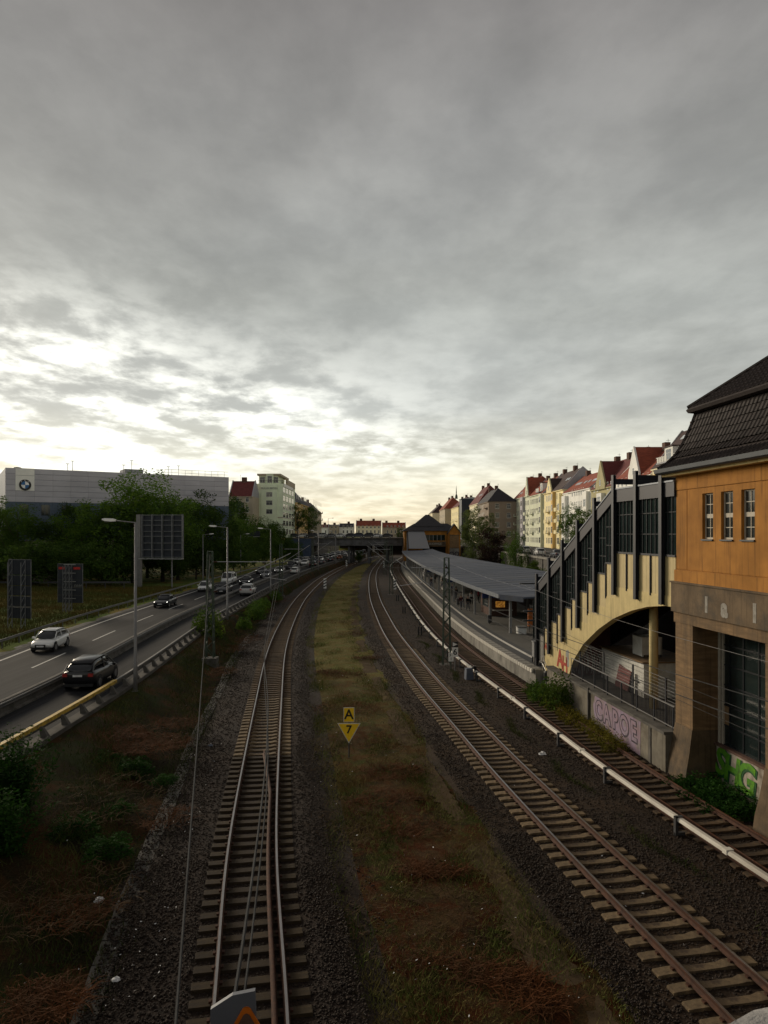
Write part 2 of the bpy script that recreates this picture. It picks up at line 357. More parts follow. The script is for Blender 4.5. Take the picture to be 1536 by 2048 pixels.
# ---------------------------------------------------------------- ground
def ground():
    ys = [-60, -30, -10, 0, 8] + yr(12, 70, .03, 1.0) + yr(73, 345, .03, 3) + [352, 358, 366, 380, 450, 600, 900, 1500, 3000]
    rows = []; mats = None
    for y in ys:
        yy = min(max(y, -20), 345); g = float(GR.f(yy)); a = float(TA.f(yy)); b = float(TB.f(yy)); c = float(TC.f(yy))
        up = min(max((y-345)/21, 0), 1)
        e = 6.0 if yy < 300 else 6.0
        xs = [(-3000, 9), (-300, 9), (g-95, 9), (g-66, 8.6), (g-52, 3.4), (g-40, 1.5), (g-28, 1.15), (g-18, 1.0), (g-12.6, .93), (g-12.4, .86), (g+.2, .86), (g+.9, .93)]
        v1 = max(a-4.3, g+1.7); sl = .93-.0
        xs += [(g+.9+(v1-g-.9)*.33, .55), (g+.9+(v1-g-.9)*.66, .05), (v1, -.36), (a+2.2, -.40), (a+3.2, -.42), ((a+b)/2, -.34), (b-3.2, -.42), (b-2.2, -.42)]
        east = max(c+3.5, wall_x(min(y, 50)) + 1 if y < 52 else c+14)
        xs += [(c+2, -.44), (east, -.44), (max(26.2, east+3), -.44), (max(26.4, east+3.2), 5.5), (75, 5.6), (300, 6), (3000, 6)]
        row = []
        for i, (x, zz) in enumerate(xs):
            if y > 345 and 3 <= i <= len(xs)-4: zz = zz + (6.2-zz)*up
            n = .05*math.sin(x*1.7+y*.9)+.05*math.sin(x*.8-y*1.3) if (5 <= i <= 8 or 11 <= i <= 14 or 16 <= i <= 18) else 0
            row.append((x, y, zz+n))
        rows.append(row)
    m = MB().loft(rows, cap=False, closed=False); me = m.mesh('ground', True)
    nl = len(rows[0])-1
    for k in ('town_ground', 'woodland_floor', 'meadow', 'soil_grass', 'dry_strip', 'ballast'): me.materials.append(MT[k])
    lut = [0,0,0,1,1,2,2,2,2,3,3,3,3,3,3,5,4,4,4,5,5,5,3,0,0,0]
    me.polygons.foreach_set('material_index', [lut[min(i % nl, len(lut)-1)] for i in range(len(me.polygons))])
    o = obj('ground', me, None); tag(o, kind='structure')
ground()
def strip(name, ys, edges, m, kind='structure'):
    """edges: list of functions y -> (x, z)"""
    o = MB().loft([[(*e(y)[:1], y, e(y)[1]) for e in edges] for y in ys], cap=False, closed=False).build(name, m, smooth=True)
    tag(o, kind=kind); return o
YS = [-20, -8, 0, 6] + yr(10, 60, .03, .8) + yr(62, 344, .02, 2)
jit = {}
def jt(y, k, am):
    q = (round(y, 3), k)
    if q not in jit: jit[q] = random.uniform(-am, am)
    return jit[q]
def bed(name, left, right, cl, cr, m):
    f = lambda cv, dd, zz: (lambda y: (float(cv.f(y))+dd+((.22*math.sin(y*.53)+.15*math.sin(y*1.37+dd)+jt(y, round(dd, 2), .12)) if abs(dd) > 1.9 else 0), zz))
    return strip(name, YS, [f(cl, left-.7, -.47), f(cl, left, -.27), f(cl, -1.5, -.225), f(cl, -1.3, -.262), f(cl, 1.3, -.262), f(cl, 1.5, -.225)] +
                 ([f(cr, -1.5, -.225), f(cr, -1.3, -.262), f(cr, 1.3, -.262), f(cr, 1.5, -.225)] if cr is not cl else []) + [f(cr, right, -.27), f(cr, right+.7, -.47)], m)
bed('ballast_bed', -3.1, 2.1, TA, TA, 'ballast'); bed('ballast_bed', -2.2, 2.0, TB, TC, 'ballast_brown')

mat('trodden', (.125, .088, .052), 1, scale=1.5, c2=(.075, .052, .03), bump=.01, spec=.05, dirt=(.055, .038, .022), dscale=.9)
strip('footpath', yr(10, 40, 0, .16)+yr(40.2, 150, .008, .3), [lambda y: (float(TB.f(y))-3.75+.22*math.sin(y*.31)+.12*math.sin(y*1.3)+jt(y, 0, .13), -.392), lambda y: (float(TB.f(y))-3.4, -.374), lambda y: (float(TB.f(y))-2.9+jt(y, 1, .06), -.385)], 'trodden')
# ---------------------------------------------------------------- railway tracks
def sleeper_mesh(kind):
    mb = MB()
    st = [(-1.3, -.205, .13), (-1.27, -.195, .14), (-.98, -.18, .145), (-.52, -.18, .14), (-.34, -.212, .115), (.34, -.212, .115), (.52, -.18, .14), (.98, -.18, .145), (1.27, -.195, .14), (1.3, -.205, .13)]
    if kind == 'wood': st = [(-1.3, -.185, .13), (-1.28, -.178, .135), (0, -.182, .13), (1.28, -.178, .135), (1.3, -.185, .13)]
    mb.loft([[(x, -wd-.03, -.40), (x, wd+.03, -.40), (x, wd, zt), (x, -wd, zt)] for x, zt, wd in st])
    for s in (-1, 1):
        for q in (-1, 1): mb.box(s*.752+q*.105-.03, s*.752+q*.105+.03, -.05, .05, -.19, -.135)
    me = mb.mesh('sleeper'); n_ = len(me.polygons); me.polygons.foreach_set('material_index', [0]*(n_-24)+[1]*24); return me
SM = {}
for k, mm in (('concrete', 'concrete_sleeper'), ('dusty', 'dusty_sleeper'), ('wood', 'wood_sleeper')):
    SM[k] = sleeper_mesh(k); SM[k].materials.append(MT[mm]); SM[k].materials.append(MT['rust'])
RAIL = [(-.065,-.172),(.065,-.172),(.065,-.155),(.012,-.135),(.010,-.05),(.034,-.04),(.035,-.008),(.027,0),(-.027,0),(-.035,-.008),(-.034,-.04),(-.010,-.05),(-.012,-.135),(-.065,-.155)]
def track(cv, label, kinds, head_mat, y_far=120):
    t = empty('railway_track', cv.P(14, 0, -.4), 0, label, 'railway track', 'railway tracks side by side')
    ys = [-20, 0, 6] + yr(10, 345, .012, .6)
    for s in (-1, 1):
        r_ = cv.sweep(ys, [(s*.752+a, b) for a, b in RAIL]).build('rail', 'rust', t, True, world=True)
        h = cv.sweep(ys, [(s*.752-.03, .003), (s*.752+.03, .003)], closed=False).build('running_surface', head_mat, r_)
    far = MB(); n = 0
    for y in cv.even(9.5, 300, .6):
        p = cv.P(y)
        if y < y_far and n < 290:
            k = kinds(y); o = obj('sleeper', SM[k], None, t); n += 1
            o.location = p - t.location + Vector((0, 0, random.uniform(-.008, .004))); o.rotation_euler = (0, 0, cv.head(y)+random.uniform(-.022, .022))
        else:
            q = cv.head(y); ca, sa = math.cos(q), math.sin(q)
            pts = [(-1.3,-.14),(1.3,-.14),(1.3,.14),(-1.3,.14)]
            w_ = [(p.x+ca*a-sa*b, p.y+sa*a+ca*b) for a, b in pts]
            far.hexa([(a, b, -.4) for a, b in w_], [(a, b, -.185) for a, b in w_])
    o = far.build('far_sleepers', 'dusty_sleeper', t, world=True); o['kind'] = 'stuff'
    return t
tA = track(TA, 'leftmost single railway track beside the motorway, with a short guard rail between its rails', lambda y: 'wood' if y < 32.6 else ('concrete' if y < 43.5 else 'dusty'), 'polished')
tB = track(TB, 'middle railway track with pale concrete sleepers curving towards the far bridge', lambda y: 'concrete' if y < 62 else 'dusty', 'polished')
tC = track(TC, 'rusty railway track along the platform, next to the white third rail', lambda y: 'dusty', 'worn_rail')
GRL = Curve([(.52, 3), (.52, 27.2), (.12, 32.4)])
mb = MB(); rows = []
for y in [3, 8, 12] + yr(14, 32.4, 0, 1.2):
    off = .50 if y < 27.4 else .50-(y-27.4)/5*.42
    rows.append([TA.P(y, off+a, b) for a, b in RAIL])
mb.loft(rows).build('guard_rail', 'rust', tA, True, world=True)

# third rail with its white cover
t = empty('third_rail', TC.P(20, -1.55, -.3), 0, 'white covered conductor rail running along the rusty track by the platform', 'third rail')
ys = yr(6, 300, .012, .7)
TC.sweep(ys, [(-1.65,.26),(-1.47,.26),(-1.45,.28),(-1.46,.36),(-1.50,.385),(-1.62,.385),(-1.66,.36),(-1.67,.28)]).build('cover', 'cover_white', t, False, world=True)
TC.sweep(ys, [(-1.60,.13),(-1.52,.16),(-1.52,.255),(-1.60,.255)]).build('conductor', 'rust', t, True, world=True)
bmesh_b = MB(); bmesh_b.box(-.16,-.06,-.06,.06,-.25,.42).box(-.16,.2,-.05,.05,-.25,-.12).box(-.16,.13,-.06,.06,.39,.42).box(-.05,.08,-.03,.03,.08,.13)
bm_ = bmesh_b.mesh('bracket'); bm_.materials.append(MT['dark_metal'])
for y in TC.even(9.4, 230, 5.0):
    o = obj('bracket', bm_, None, t); o.location = TC.P(y, -1.57) - t.location; o.rotation_euler = (0, 0, TC.head(y))

jm = MB().box(-.125,.125,-.1,.1,.25,.40).mesh('joint_clamp'); jm.materials.append(MT['cover_white'])
for y in TC.even(11.9, 150, 10.0):
    o = obj('joint_clamp', jm, None, t); o.location = TC.P(y, -1.56) - t.location; o.rotation_euler = (0, 0, TC.head(y))
# cable trough with concrete lids left of track A
t = empty('cable_trough', TA.P(15, -3.4, -.3), 0, 'half buried grey concrete cable trough with lids, left of the leftmost track', 'cable trough')
lid = MB().hexa([(-.26,-.49,-.1),(.26,-.49,-.1),(.26,.49,-.1),(-.26,.49,-.1)], [(-.25,-.485,.03),(.25,-.485,.03),(.25,.485,.03),(-.25,.485,.03)]).mesh('lid'); lid.materials.append(MT['dark_concrete'])
for y in TA.even(10, 72, 1.0):
    o = obj('lid', lid, None, t); o.location = TA.P(y, -3.35+.08*math.sin(y*.3), -.262+random.uniform(-.05, .008)) - t.location
    o.rotation_euler = (random.uniform(-.01,.01), random.uniform(-.03,.03), TA.head(y)+random.uniform(-.03,.03))

# ---------------------------------------------------------------- motorway
f_ = lambda dd, zz: (lambda y: (float(GR.f(y))+dd, zz))
road = strip('road', [-20, 0] + yr(10, 344, .02, 1.5), [f_(-12.3, .98), f_(-8, 1.02), f_(-4.35, 1.0), f_(-3.6, 1.0), f_(-.3, .99)], 'asphalt')
strip('shoulder', [-20, 0]+yr(10, 344, .02, 1.5), [f_(-13.1, .95), f_(-12.2, .984)], 'dark_concrete')
def mark(y0, y1, d0, d1, m='road_paint', zz=1.012):
    o = GR.sweep([y0+(y1-y0)*i/max(1, int((y1-y0)/3)) for i in range(int((y1-y0)/3)+1)] if y1-y0 > 3 else [y0, y1], [(d0, zz), (d1, zz)], closed=False).build('lane_marking', m, road); return o
# camber: the sheet rises to 1.02 at the middle of the left carriageway, so the paint lies just above it
mark(8, 340, -11.45, -11.25, zz=.996)
for k in range(24): mark(11.4+12*k, 17.4+12*k, -8.0, -7.86, zz=1.027)

WB = [(-.02,.56),(.03,.60),(.0,.66),(.03,.72),(-.02,.77),(-.05,.77),(-.0,.72),(-.03,.66),(0,.60),(-.05,.56)]
# near guard rail: concrete kerb, steel box beam on leaning posts
t = empty('guard_rail_barrier', GR.P(28, 0, .9), 0, 'long steel guard rail on leaning posts between the motorway and the tracks', 'guard rail')
GR.sweep(yr(6, 300, .02, 1.5), [(-.32,.80),(.28,.80),(.26,1.06),(-.30,1.06)]).build('kerb_beam', 'kerb_grey', t, world=True)
GR.sweep(yr(6, 60, .02, 1.5), [(-.34,1.36),(-.18,1.34),(-.16,1.44),(-.16,1.60),(-.20,1.62),(-.34,1.60)]).build('rail_beam', 'steel_rail', t, world=True)
GR.sweep(yr(60, 300, .02, 1.5), [(-.34,1.36),(-.18,1.34),(-.16,1.44),(-.16,1.60),(-.20,1.62),(-.34,1.60)]).build('rail_beam', 'steel_rail', t, world=True)
GR.sweep(yr(6, 40.2, .02, 1.5), [(-.375,1.628),(-.16,1.64),(-.155,1.61),(-.15,1.46),(-.375,1.626)], closed=True).build('yellow_strip', 'yellow_paint', t, world=True)
pm = MB().hexa([(-.08,-.13,0),(.26,-.13,0),(.26,.13,0),(-.08,.13,0)], [(-.16,-.07,.46),(-.02,-.07,.46),(-.02,.07,.46),(-.16,.07,.46)]).mesh('post'); pm.materials.append(MT['dark_concrete'])
for i, y in enumerate(GR.even(8.2, 215, 2.06)):
    o = obj('post', pm, None, t); o.location = GR.P(y, 0, 1.04) - t.location; o.rotation_euler = (0, 0, GR.head(y))
# median barrier
t = empty('median_barrier', GR.P(28, -4, 1), 0, 'low dark double barrier dividing the two carriageways', 'barrier')
GR.sweep([-10, 0]+yr(8, 340, .02, 1.5), [(-4.30,.9),(-3.70,.9),(-3.72,1.08),(-3.85,1.13),(-3.86,1.62),(-3.90,1.68),(-4.10,1.68),(-4.14,1.62),(-4.15,1.13),(-4.28,1.08)]).build('concrete_core', 'dark_concrete', t, world=True)
GR.sweep([-10, 0]+yr(8, 340, .02, 1.5), [(-3.78,1.40),(-3.74,1.45),(-3.76,1.52),(-3.74,1.59),(-3.78,1.63),(-3.855,1.63),(-3.855,1.40)]).build('steel_band', 'steel_rail', t, world=True)
GR.sweep([-10, 0]+yr(8, 340, .02, 1.5), [(-4.22,1.40),(-4.26,1.45),(-4.24,1.52),(-4.26,1.59),(-4.22,1.63),(-4.145,1.63),(-4.145,1.40)]).build('steel_band', 'steel_rail', t, world=True)
# outer guard rail by the meadow
t = empty('outer_guard_rail', GR.P(50, -13.6, 1), 0, 'grey steel guard rail between the meadow and the far carriageway', 'guard rail')
GR.sweep([-10, 0]+yr(8, 330, .02, 1.5), [(-13.55+a, b+.98) for a, b in WB]).build('rail_beam', 'steel_rail', t, world=True)
pm2 = MB().box(-.09,-.04,-.05,.05,0,.78).mesh('post'); pm2.materials.append(MT['steel_rail'])
for y in GR.even(20, 230, 3.0):
    o = obj('post', pm2, None, t); o.location = GR.P(y, -13.56, .95) - t.location; o.rotation_euler = (0, 0, GR.head(y))
t = empty('slip_road_guard_rail', (-62, 112, 1.5), 0, 'dark guard rail at the foot of the trees behind the road signs', 'guard rail')
o = MB().box(-28, 22, -.04, .04, .55, .85); [o.box(x-.05, x+.05, -.02, .1, -.6, .8) for x in range(-27, 22, 3)]; o.build('rail_beam', 'dark_metal', t)
mat('old_concrete', (.18, .16, .125), .92, scale=1.2, var=.25, streak=.8, bump=.006, bscale=20, dirt=(.085, .07, .05), dscale=.9); mat('ochre', (.34, .145, .022), .9, streak=.8, c2=(.41, .18, .032), scale=.7, dirt=(.18, .07, .01), dscale=.55, dlo=.5, dhi=.8, dst=(1, 1, .45), bump=.004, bscale=40)
mat('brown_render', (.20, .125, .062), .92, streak=.6, scale=1.5, st=(.6, .6, 5), var=.25, dirt=(.10, .068, .04), dscale=.8, dst=(1, 1, .5), bump=.006, bscale=18)
mat('grey_render', (.125, .086, .050), .92, streak=.6, scale=1.2, var=.28, dirt=(.06, .05, .038), dscale=.9, bump=.008, bscale=14)
mat('tile_dark', (.020, .0145, .0135), .65, scale=6, var=.3, rnd=.35, spec=.2, bump=.003)
mat('gutter', (.045, .052, .060), .5, metal=.3, var=.15)
mat('cream', (.55, .44, .205), .8, streak=.6, scale=2, var=.08, dirt=(.38, .30, .15), dscale=1, dlo=.55, dhi=.85, dst=(1, 1, .3))
mat('panel_cream', (.50, .40, .20), .7, streak=.6, scale=2, var=.07, rnd=.06, dirt=(.40, .31, .16), dscale=.9, dlo=.5, dhi=.85, dst=(1, 1, .35))
mat('hall_steel', (.017, .019, .026), .5, scale=3, var=.12, metal=.2)
mat('bar_dark', (.014, .016, .019), .6, spec=.15); mat('band_steel', (.022, .022, .029), .55, scale=1, var=.1, metal=.2)
glass_mat('dark_glass', (.014, .022, .022), .06, .5)
glass_mat('window_glass', (.03, .036, .036), .08, .6)
mat('frame_white', (.42, .38, .31), .7, var=.1, scale=6)
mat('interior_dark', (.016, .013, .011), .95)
mat('container', (.60, .585, .53), .6, var=.06, scale=2, dirt=(.38, .36, .32), dscale=1.2)
mat('graf_green', (.055, .24, .008), .8, c2=(.12, .33, .008), scale=1.6, dirt=(.03, .07, .015), dscale=2.2, streak=.5)
mat('graf_dgreen', (.010, .075, .018), .6, var=.2)
mat('graf_white', (.36, .32, .26), .9, var=.25, scale=3, dirt=(.14, .11, .08), dscale=1.6, streak=.6)
mat('graf_pink', (.34, .23, .26), .9, c2=(.27, .21, .30), scale=1.4, dirt=(.20, .18, .155), dscale=1.8, dlo=.5, dhi=.7, streak=.5)
mat('graf_red', (.36, .05, .03), .9, var=.3, scale=4, dirt=(.30, .22, .12), dscale=3, dlo=.55, dhi=.75)
mat('faded_white', (.40, .38, .34), .9, c2=(.2, .18, .15), scale=5); mat('graf_black', (.03, .026, .035), .9, c2=(.10, .08, .10), scale=3)
mat('graf_grey', (.26, .26, .24), .8, var=.15)
mat('maroon', (.085, .025, .025), .8)
mat('poster_red', (.22, .035, .03), .7, c2=(.05, .012, .012), scale=16, detail=2)
mat('paving', (.105, .10, .088), .85, scale=.8, var=.16, dirt=(.075, .07, .06), dscale=.4, bump=.003, bscale=40)
mat('paving_dark', (.060, .060, .060), .85, scale=2, var=.15)
mat('roofing', (.042, .056, .090), .8, c2=(.072, .085, .116), scale=.35, st=(.35, 2.2, 1), detail=9, dirt=(.06, .065, .075), dscale=.2, dst=(.5, 3, 1))
mat('fascia', (.17, .185, .21), .5, metal=.3, var=.1)
mat('post_grey', (.25, .25, .25), .6, var=.1)
mat('brick_dark', (.10, .055, .04), .9, var=.3, scale=6)
mat('kiosk_light', (.9, .30, .05), .6, var=.6, scale=5, emit=.12)
mat('orange_panel', (.55, .16, .03), .6, var=.2)

TH = -math.pi/2 + math.atan(WSL)
LOC = (12.34, 30, 0)
# ---------------------------------------------------------------- station building by the near bridge
S = empty('station_building', LOC, TH, 'ochre rendered station building with dark tiled mansard roof at the right edge', 'building')
WIN = [(2.02, 2.77), (3.30, 4.06), (4.56, 5.34), (7.0, 7.75), (8.3, 9.05), (9.55, 10.3)]
holes = [(a, b, 9.68, 11.47) for a, b in WIN]
wall = MB().holed(0, 14, 7.83, 12.3, holes, .03, .42).build('wall', 'ochre', S)
pn = MB().box(.03, .86, -.0, .03, 8.42, 11.68); pn.build('wall_panel', 'ochre', S)
MB().holed(.90, 14, 8.42, 11.68, holes, 0, .03).build('wall_panel', 'ochre', S)
MB().box(0, 14, -.012, .03, 11.72, 12.3).build('frieze', 'ochre', S)
MB().box(-.03, 14, -.07, .03, 7.84, 8.38).build('plinth_course', 'ochre', S)
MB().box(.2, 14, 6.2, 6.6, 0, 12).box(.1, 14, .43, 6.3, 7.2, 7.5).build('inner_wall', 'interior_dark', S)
MB().box(-.02, .40, .42, 9, -.4, 12.3).build('end_wall', 'ochre', S)
MB().box(-.16, 14, -.14, .5, 6.62, 7.83).build('concrete_band', 'grey_render', S)
MB().box(-.10, 14, -.05, .6, 6.18, 6.62).build('lintel', 'brown_render', S)
MB().box(-.20, 14, -.19, .5, 7.834, 7.90).build('ledge', 'grey_render', S)
for i, (a, b) in enumerate(WIN):
    wn = obj('window', MB().holed(a, b, 9.68, 11.47, [(a+.06+(b-a-.09)/2*c, a+.06+(b-a-.09)/2*c+(b-a-.15)/2, zz, zz+.36) for c in (0, 1) for zz in (9.75, 10.14, 10.66, 11.05)], .12, .17).mesh('window'), 'frame_white', S)
    for c in (0, 1):
        for zz in (9.75, 10.14, 10.66, 11.05):
            x0 = a+.06+(b-a-.09)/2*c; x1 = x0+(b-a-.15)/2
            MB().box(x0, x1, .145, .155, zz, zz+.36).build('pane', 'window_glass', wn)
    MB().box(a-.02, b+.02, -.06, .12, 9.62, 9.676).build('window_sill', 'gutter', S)
# piers, opening and glazing below
def pier(a0, a1):
    p = MB().box(a0, a1, -.02, 1.12, 1.95, 6.18).build('pier', 'brown_render', S)
    mb = MB(); rings = []
    for zz, fl in ((-.5, .36), (.3, .28), (1.0, .15), (1.95, .02)): rings.append([(a0-fl*.6, -.02-fl, zz), (a1+fl*.1, -.02-fl, zz), (a1+fl*.1, 1.12, zz), (a0-fl*.6, 1.12, zz)])
    mb.loft(rings).build('flared_base', 'grey_render', p)
pier(0, 1.34); pier(5.95, 7.3); pier(11.5, 12.8)
MB().box(1.34, 5.95, .98, 1.3, -.5, 1.36).box(7.3, 11.5, .98, 1.3, -.5, 1.36).build('low_wall', 'grey_render', S)
MB().box(1.30, 6.0, .90, 1.32, 1.36, 1.45).build('window_sill', 'brick_dark', S)
gw = MB()
AX = [1.36, 1.56, 2.05, 2.95, 3.9, 4.85, 5.93]; ZX = [1.46, 2.25, 3.05, 3.85, 4.65, 5.45, 6.18]
gl = obj('large_window', MB().box(1.36, 1.52, 1.05, 1.2, 1.46, 6.18).box(1.60, 1.68, 1.08, 1.2, 1.46, 6.18).mesh('large_window'), 'frame_white', S)
fr = MB()
for a in AX[2:]: fr.box(a-.03, a+.03, 1.11, 1.19, 1.46, 6.18)
for i, zz in enumerate(ZX): fr.box(1.66, 5.95, 1.115, 1.185, zz-.025, zz+.025)
fr.build('glazing_bar', 'bar_dark', gl)
for i in range(1, 6):
    for j in range(6):
        m_ = 'dark_glass' if (i, j) not in ((1, 1), (5, 1)) else 'brown_render'
        MB().box(AX[i]+.04, AX[i+1]-.035, 1.14, 1.15, ZX[j]+.03, ZX[j+1]-.03).build('pane', m_, gl)
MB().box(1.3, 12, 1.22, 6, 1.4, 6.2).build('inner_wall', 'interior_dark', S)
# faded white painted letters on the concrete band
for s_, a, sz in (('I', 2.55, .78), ('a', 3.75, .95), ('I', 5.55, .85)):
    text('faded_letter', s_, sz, 'faded_white', S, (a, -.146, 7.12), ext=.003, off=.05)
# green graffiti on the low wall
tx = MB()
MB().prism([(2.0,-.45),(4.6,-.45),(4.75,.2),(4.35,.55),(4.6,1.34),(1.40,1.34),(1.40,.9)], lambda a, zz, q: (a, q, zz), .970, .979).build('graffiti_backing', 'graf_white', S)
for s_, a, dz, sz in (('S', 1.66, .74, 1.5), ('H', 2.42, .66, 1.45), ('G', 3.3, .62, 1.6)):
    text('graffiti_outline', s_, sz, 'graf_dgreen', S, (a+.04, .958, dz-.05), ext=.008, off=.085, shear=.15)
    text('graffiti_letter', s_, sz, 'graf_green', S, (a, .944, dz), ext=.004, off=.045, shear=.15)
# eave, gutter and roof
MB().hexa([(-.40,-.40,12.3),(14,-.40,12.3),(14,.6,12.3),(-.40,.6,12.3)], [(-.44,-.45,12.40),(14,-.45,12.40),(14,.6,12.40),(-.44,.6,12.40)]).build('soffit', 'cream', S)
gp = [(-.72,12.62),(-.70,12.46),(-.62,12.40),(-.48,12.39),(-.43,12.45),(-.43,12.60)]
MB().loft([[(a, b, zz) for b, zz in gp] for a in (-.55, 14)]).build('gutter', 'gutter', S)
MAN = [(-.55,12.64),(-.22,12.86),(.08,13.2),(.32,13.62),(.52,14.1),(.68,14.55),(.80,14.95)]
def man_a(b): return -.48+(b+.55)*.5
rf = MB().loft([[(man_a(b) if a is None else a, b, zz-.05) for b, zz in MAN] for a in (None, 14)], closed=False, cap=False).build('roof', 'tile_dark', S)
MB().loft([[(man_a(b), b, zz-.05) for b, zz in MAN], [(man_a(b), 9-b, zz-.05) for b, zz in MAN]], closed=False, cap=False).build('roof_end', 'tile_dark', S)
LIP = [(.68,14.93),(.50,14.98),(.44,15.1),(.50,15.18)]
MB().loft([[(b-.45, b, zz) for b, zz in LIP], [(14, b, zz) for b, zz in LIP]], closed=False, cap=False).build('roof_lip', 'tile_dark', S)
MB().loft([[(b-.45, b, zz) for b, zz in LIP], [(b-.45, 9-b, zz) for b, zz in LIP]], closed=False, cap=False).build('roof_lip_end', 'tile_dark', S)
UP = [(.50,15.17),(6.0,19.38)]
MB().loft([[(b-.45, b, zz-.03) for b, zz in UP], [(14, b, zz-.03) for b, zz in UP]], closed=False, cap=False).build('upper_roof', 'tile_dark', S)
MB().loft([[(b-.45, b, zz-.03) for b, zz in UP], [(b-.45, 12-b, zz-.03) for b, zz in UP]], closed=False, cap=False).build('upper_roof_end', 'tile_dark', S)
MB().path([(.05,.50,15.20),(5.55,6,19.41)], .10, 6).build('hip_ridge', 'tile_dark', S)
MB().path([(man_a(b)-.02,b-.02,zz+.02) for b, zz in MAN], .08, 6).build('hip_ridge', 'tile_dark', S)
def tile_mesh(wd, ln):
    mb = MB(); sec = [(-wd/2, .0), (-wd*.28, .035), (-wd*.05, .0), (wd*.30, -.004), (wd*.52, .012)]
    for y, dz in ((0, .035), (ln, .0)):
        mb.v += [(x, y, zz+dz) for x, zz in sec] + [(x, y, zz+dz-.02) for x, zz in sec]
    n = 5
    mb.f += [(i, i+1, 10+i+1, 10+i) for i in range(4)] + [(5+i, i, i+1, 5+i+1)[::-1] for i in range(4)]
    return mb.mesh('roof_tile')
tm = tile_mesh(.262, .42); tm.materials.append(MT['tile_dark'])
def resample(prof, step):
    out = []; acc = 0
    for (b0, z0), (b1, z1) in zip(prof, prof[1:]):
        L = math.hypot(b1-b0, z1-z0)
        while acc <= L: out.append((b0+(b1-b0)*acc/L, z0+(z1-z0)*acc/L, math.atan2(z1-z0, b1-b0))); acc += step
        acc -= L
    return out
n = 0
for k, (b, zz, sl) in enumerate(resample(MAN, .345)):
    a = man_a(b) + .14
    while a < 7.2 and n < 298:
        o = obj('roof_tile', tm, None, rf); o.location = (a, b, zz+random.uniform(-.006, .006)); o.rotation_euler = (sl+random.uniform(-.02, .02), 0, random.uniform(-.02, .02)); n += 1
        a += .25
# upper roof courses, too fine to tell apart singly
vs, fs = [], []
for k, (b, zz, sl) in enumerate(resample(UP, .34)):
    for a in np.arange(b-.35, 9.5, .25):
        M_ = Matrix.Translation((a, b, zz)) @ Matrix.Rotation(sl, 4, 'X'); o0 = len(vs)
        vs += [tuple(M_ @ v.co) for v in tm.vertices]; fs += [tuple(i+o0 for i in p.vertices) for p in tm.polygons]
ut = MB(); ut.v = vs; ut.f = fs; o = ut.build('upper_roof_tiles', 'tile_dark', S); o['kind'] = 'stuff'

# ---------------------------------------------------------------- glazed stair hall stepping down to the platform
H = empty('stair_hall', LOC, TH, 'glazed dark steel stair hall with cream panels descending to the platform', 'building')
def top_z(a): return 12.1 if a > -6.2 else 12.1+(a+6.2)*.474
def arch(a):
    return float(np.interp(-a, [0, 1, 2.5, 4.2, 6.2, 8.1, 10.2, 11.8, 12.4], [6.78, 6.74, 6.55, 6.18, 5.57, 4.77, 3.65, 2.4, 1.5]))
edges = [0, -1.0] + [-1.0-1.225*i for i in range(1, 16)]
def step_of(i): return max(0, i-4)
cols = [-1, -3.45, -5.9, -8.35, -10.8, -13.25, -15.7, -18.15]
for i in range(len(edges)-1):
    a1, a0 = edges[i], edges[i+1]; j = step_of(i); zt = 8.9-.581*j; zb = max(1.0, 7.2-.581*j)
    m_ = 'panel_cream' if i < 14 else 'concrete'
    p = MB(); k = int((a1-a0)/.20); 
    # corrugated sheet
    for q in range(k):
        x0 = a0+.05+(a1-a0-.1)*q/k; x1 = a0+.05+(a1-a0-.1)*(q+1)/k
        p.hexa([(x0, 0, zb), (x1, 0, zb), (x1, .06, zb), (x0, .06, zb)], [(x0, 0, zt), (x1, 0, zt), (x1, .06, zt), (x0, .06, zt)]) if q % 2 else p.hexa([(x0, .004, zb), (x1, .004, zb), (x1, .06, zb), (x0, .06, zb)], [(x0, .004, zt), (x1, .004, zt), (x1, .06, zt), (x0, .06, zt)])
    if zt > 1.3: p.build('wall_panel', m_, H)
    MB().box(a0-.03, a0+.03, -.06, .05, zb-.1, zt+.06).build('seam_post', 'hall_steel', H)
    MB().box(a0, a1, -.05, .08, zt+.002, zt+.09).build('transom', 'hall_steel', H)
    # glazing above the panel
    zl0, zl1 = top_z(a0)-.62, top_z(a1)-.62
    nn = 3
    for q in range(nn):
        x0 = a0+(a1-a0)*q/nn+.025; x1 = a0+(a1-a0)*(q+1)/nn-.025
        h0 = top_z(x0)-.62; h1 = top_z(x1)-.62; rows = [zt+.1, zt+1.0, zt+1.95, 99]
        for r_ in range(3):
            lo = rows[r_]; hi0 = min(h0, rows[r_+1]-.05); hi1 = min(h1, rows[r_+1]-.05)
            if hi0-lo > .1: MB().hexa([(x0, .03, lo), (x1, .03, lo), (x1, .04, lo), (x0, .04, lo)], [(x0, .03, hi0), (x1, .03, hi1), (x1, .04, hi1), (x0, .04, hi0)]).build('pane', 'dark_glass', H)
    mb = MB()
    for q in range(nn): 
        x = a0+(a1-a0)*q/nn; mb.box(x-.022, x+.022, -.01, .07, zt+.09, top_z(x)-.6)
    for r_ in (zt+.975, zt+1.925):
        if r_ < min(zl0, zl1): mb.box(a0, a1, 0, .065, r_-.025, r_+.02)
    mb.build('glazing_bar', 'bar_dark', H)
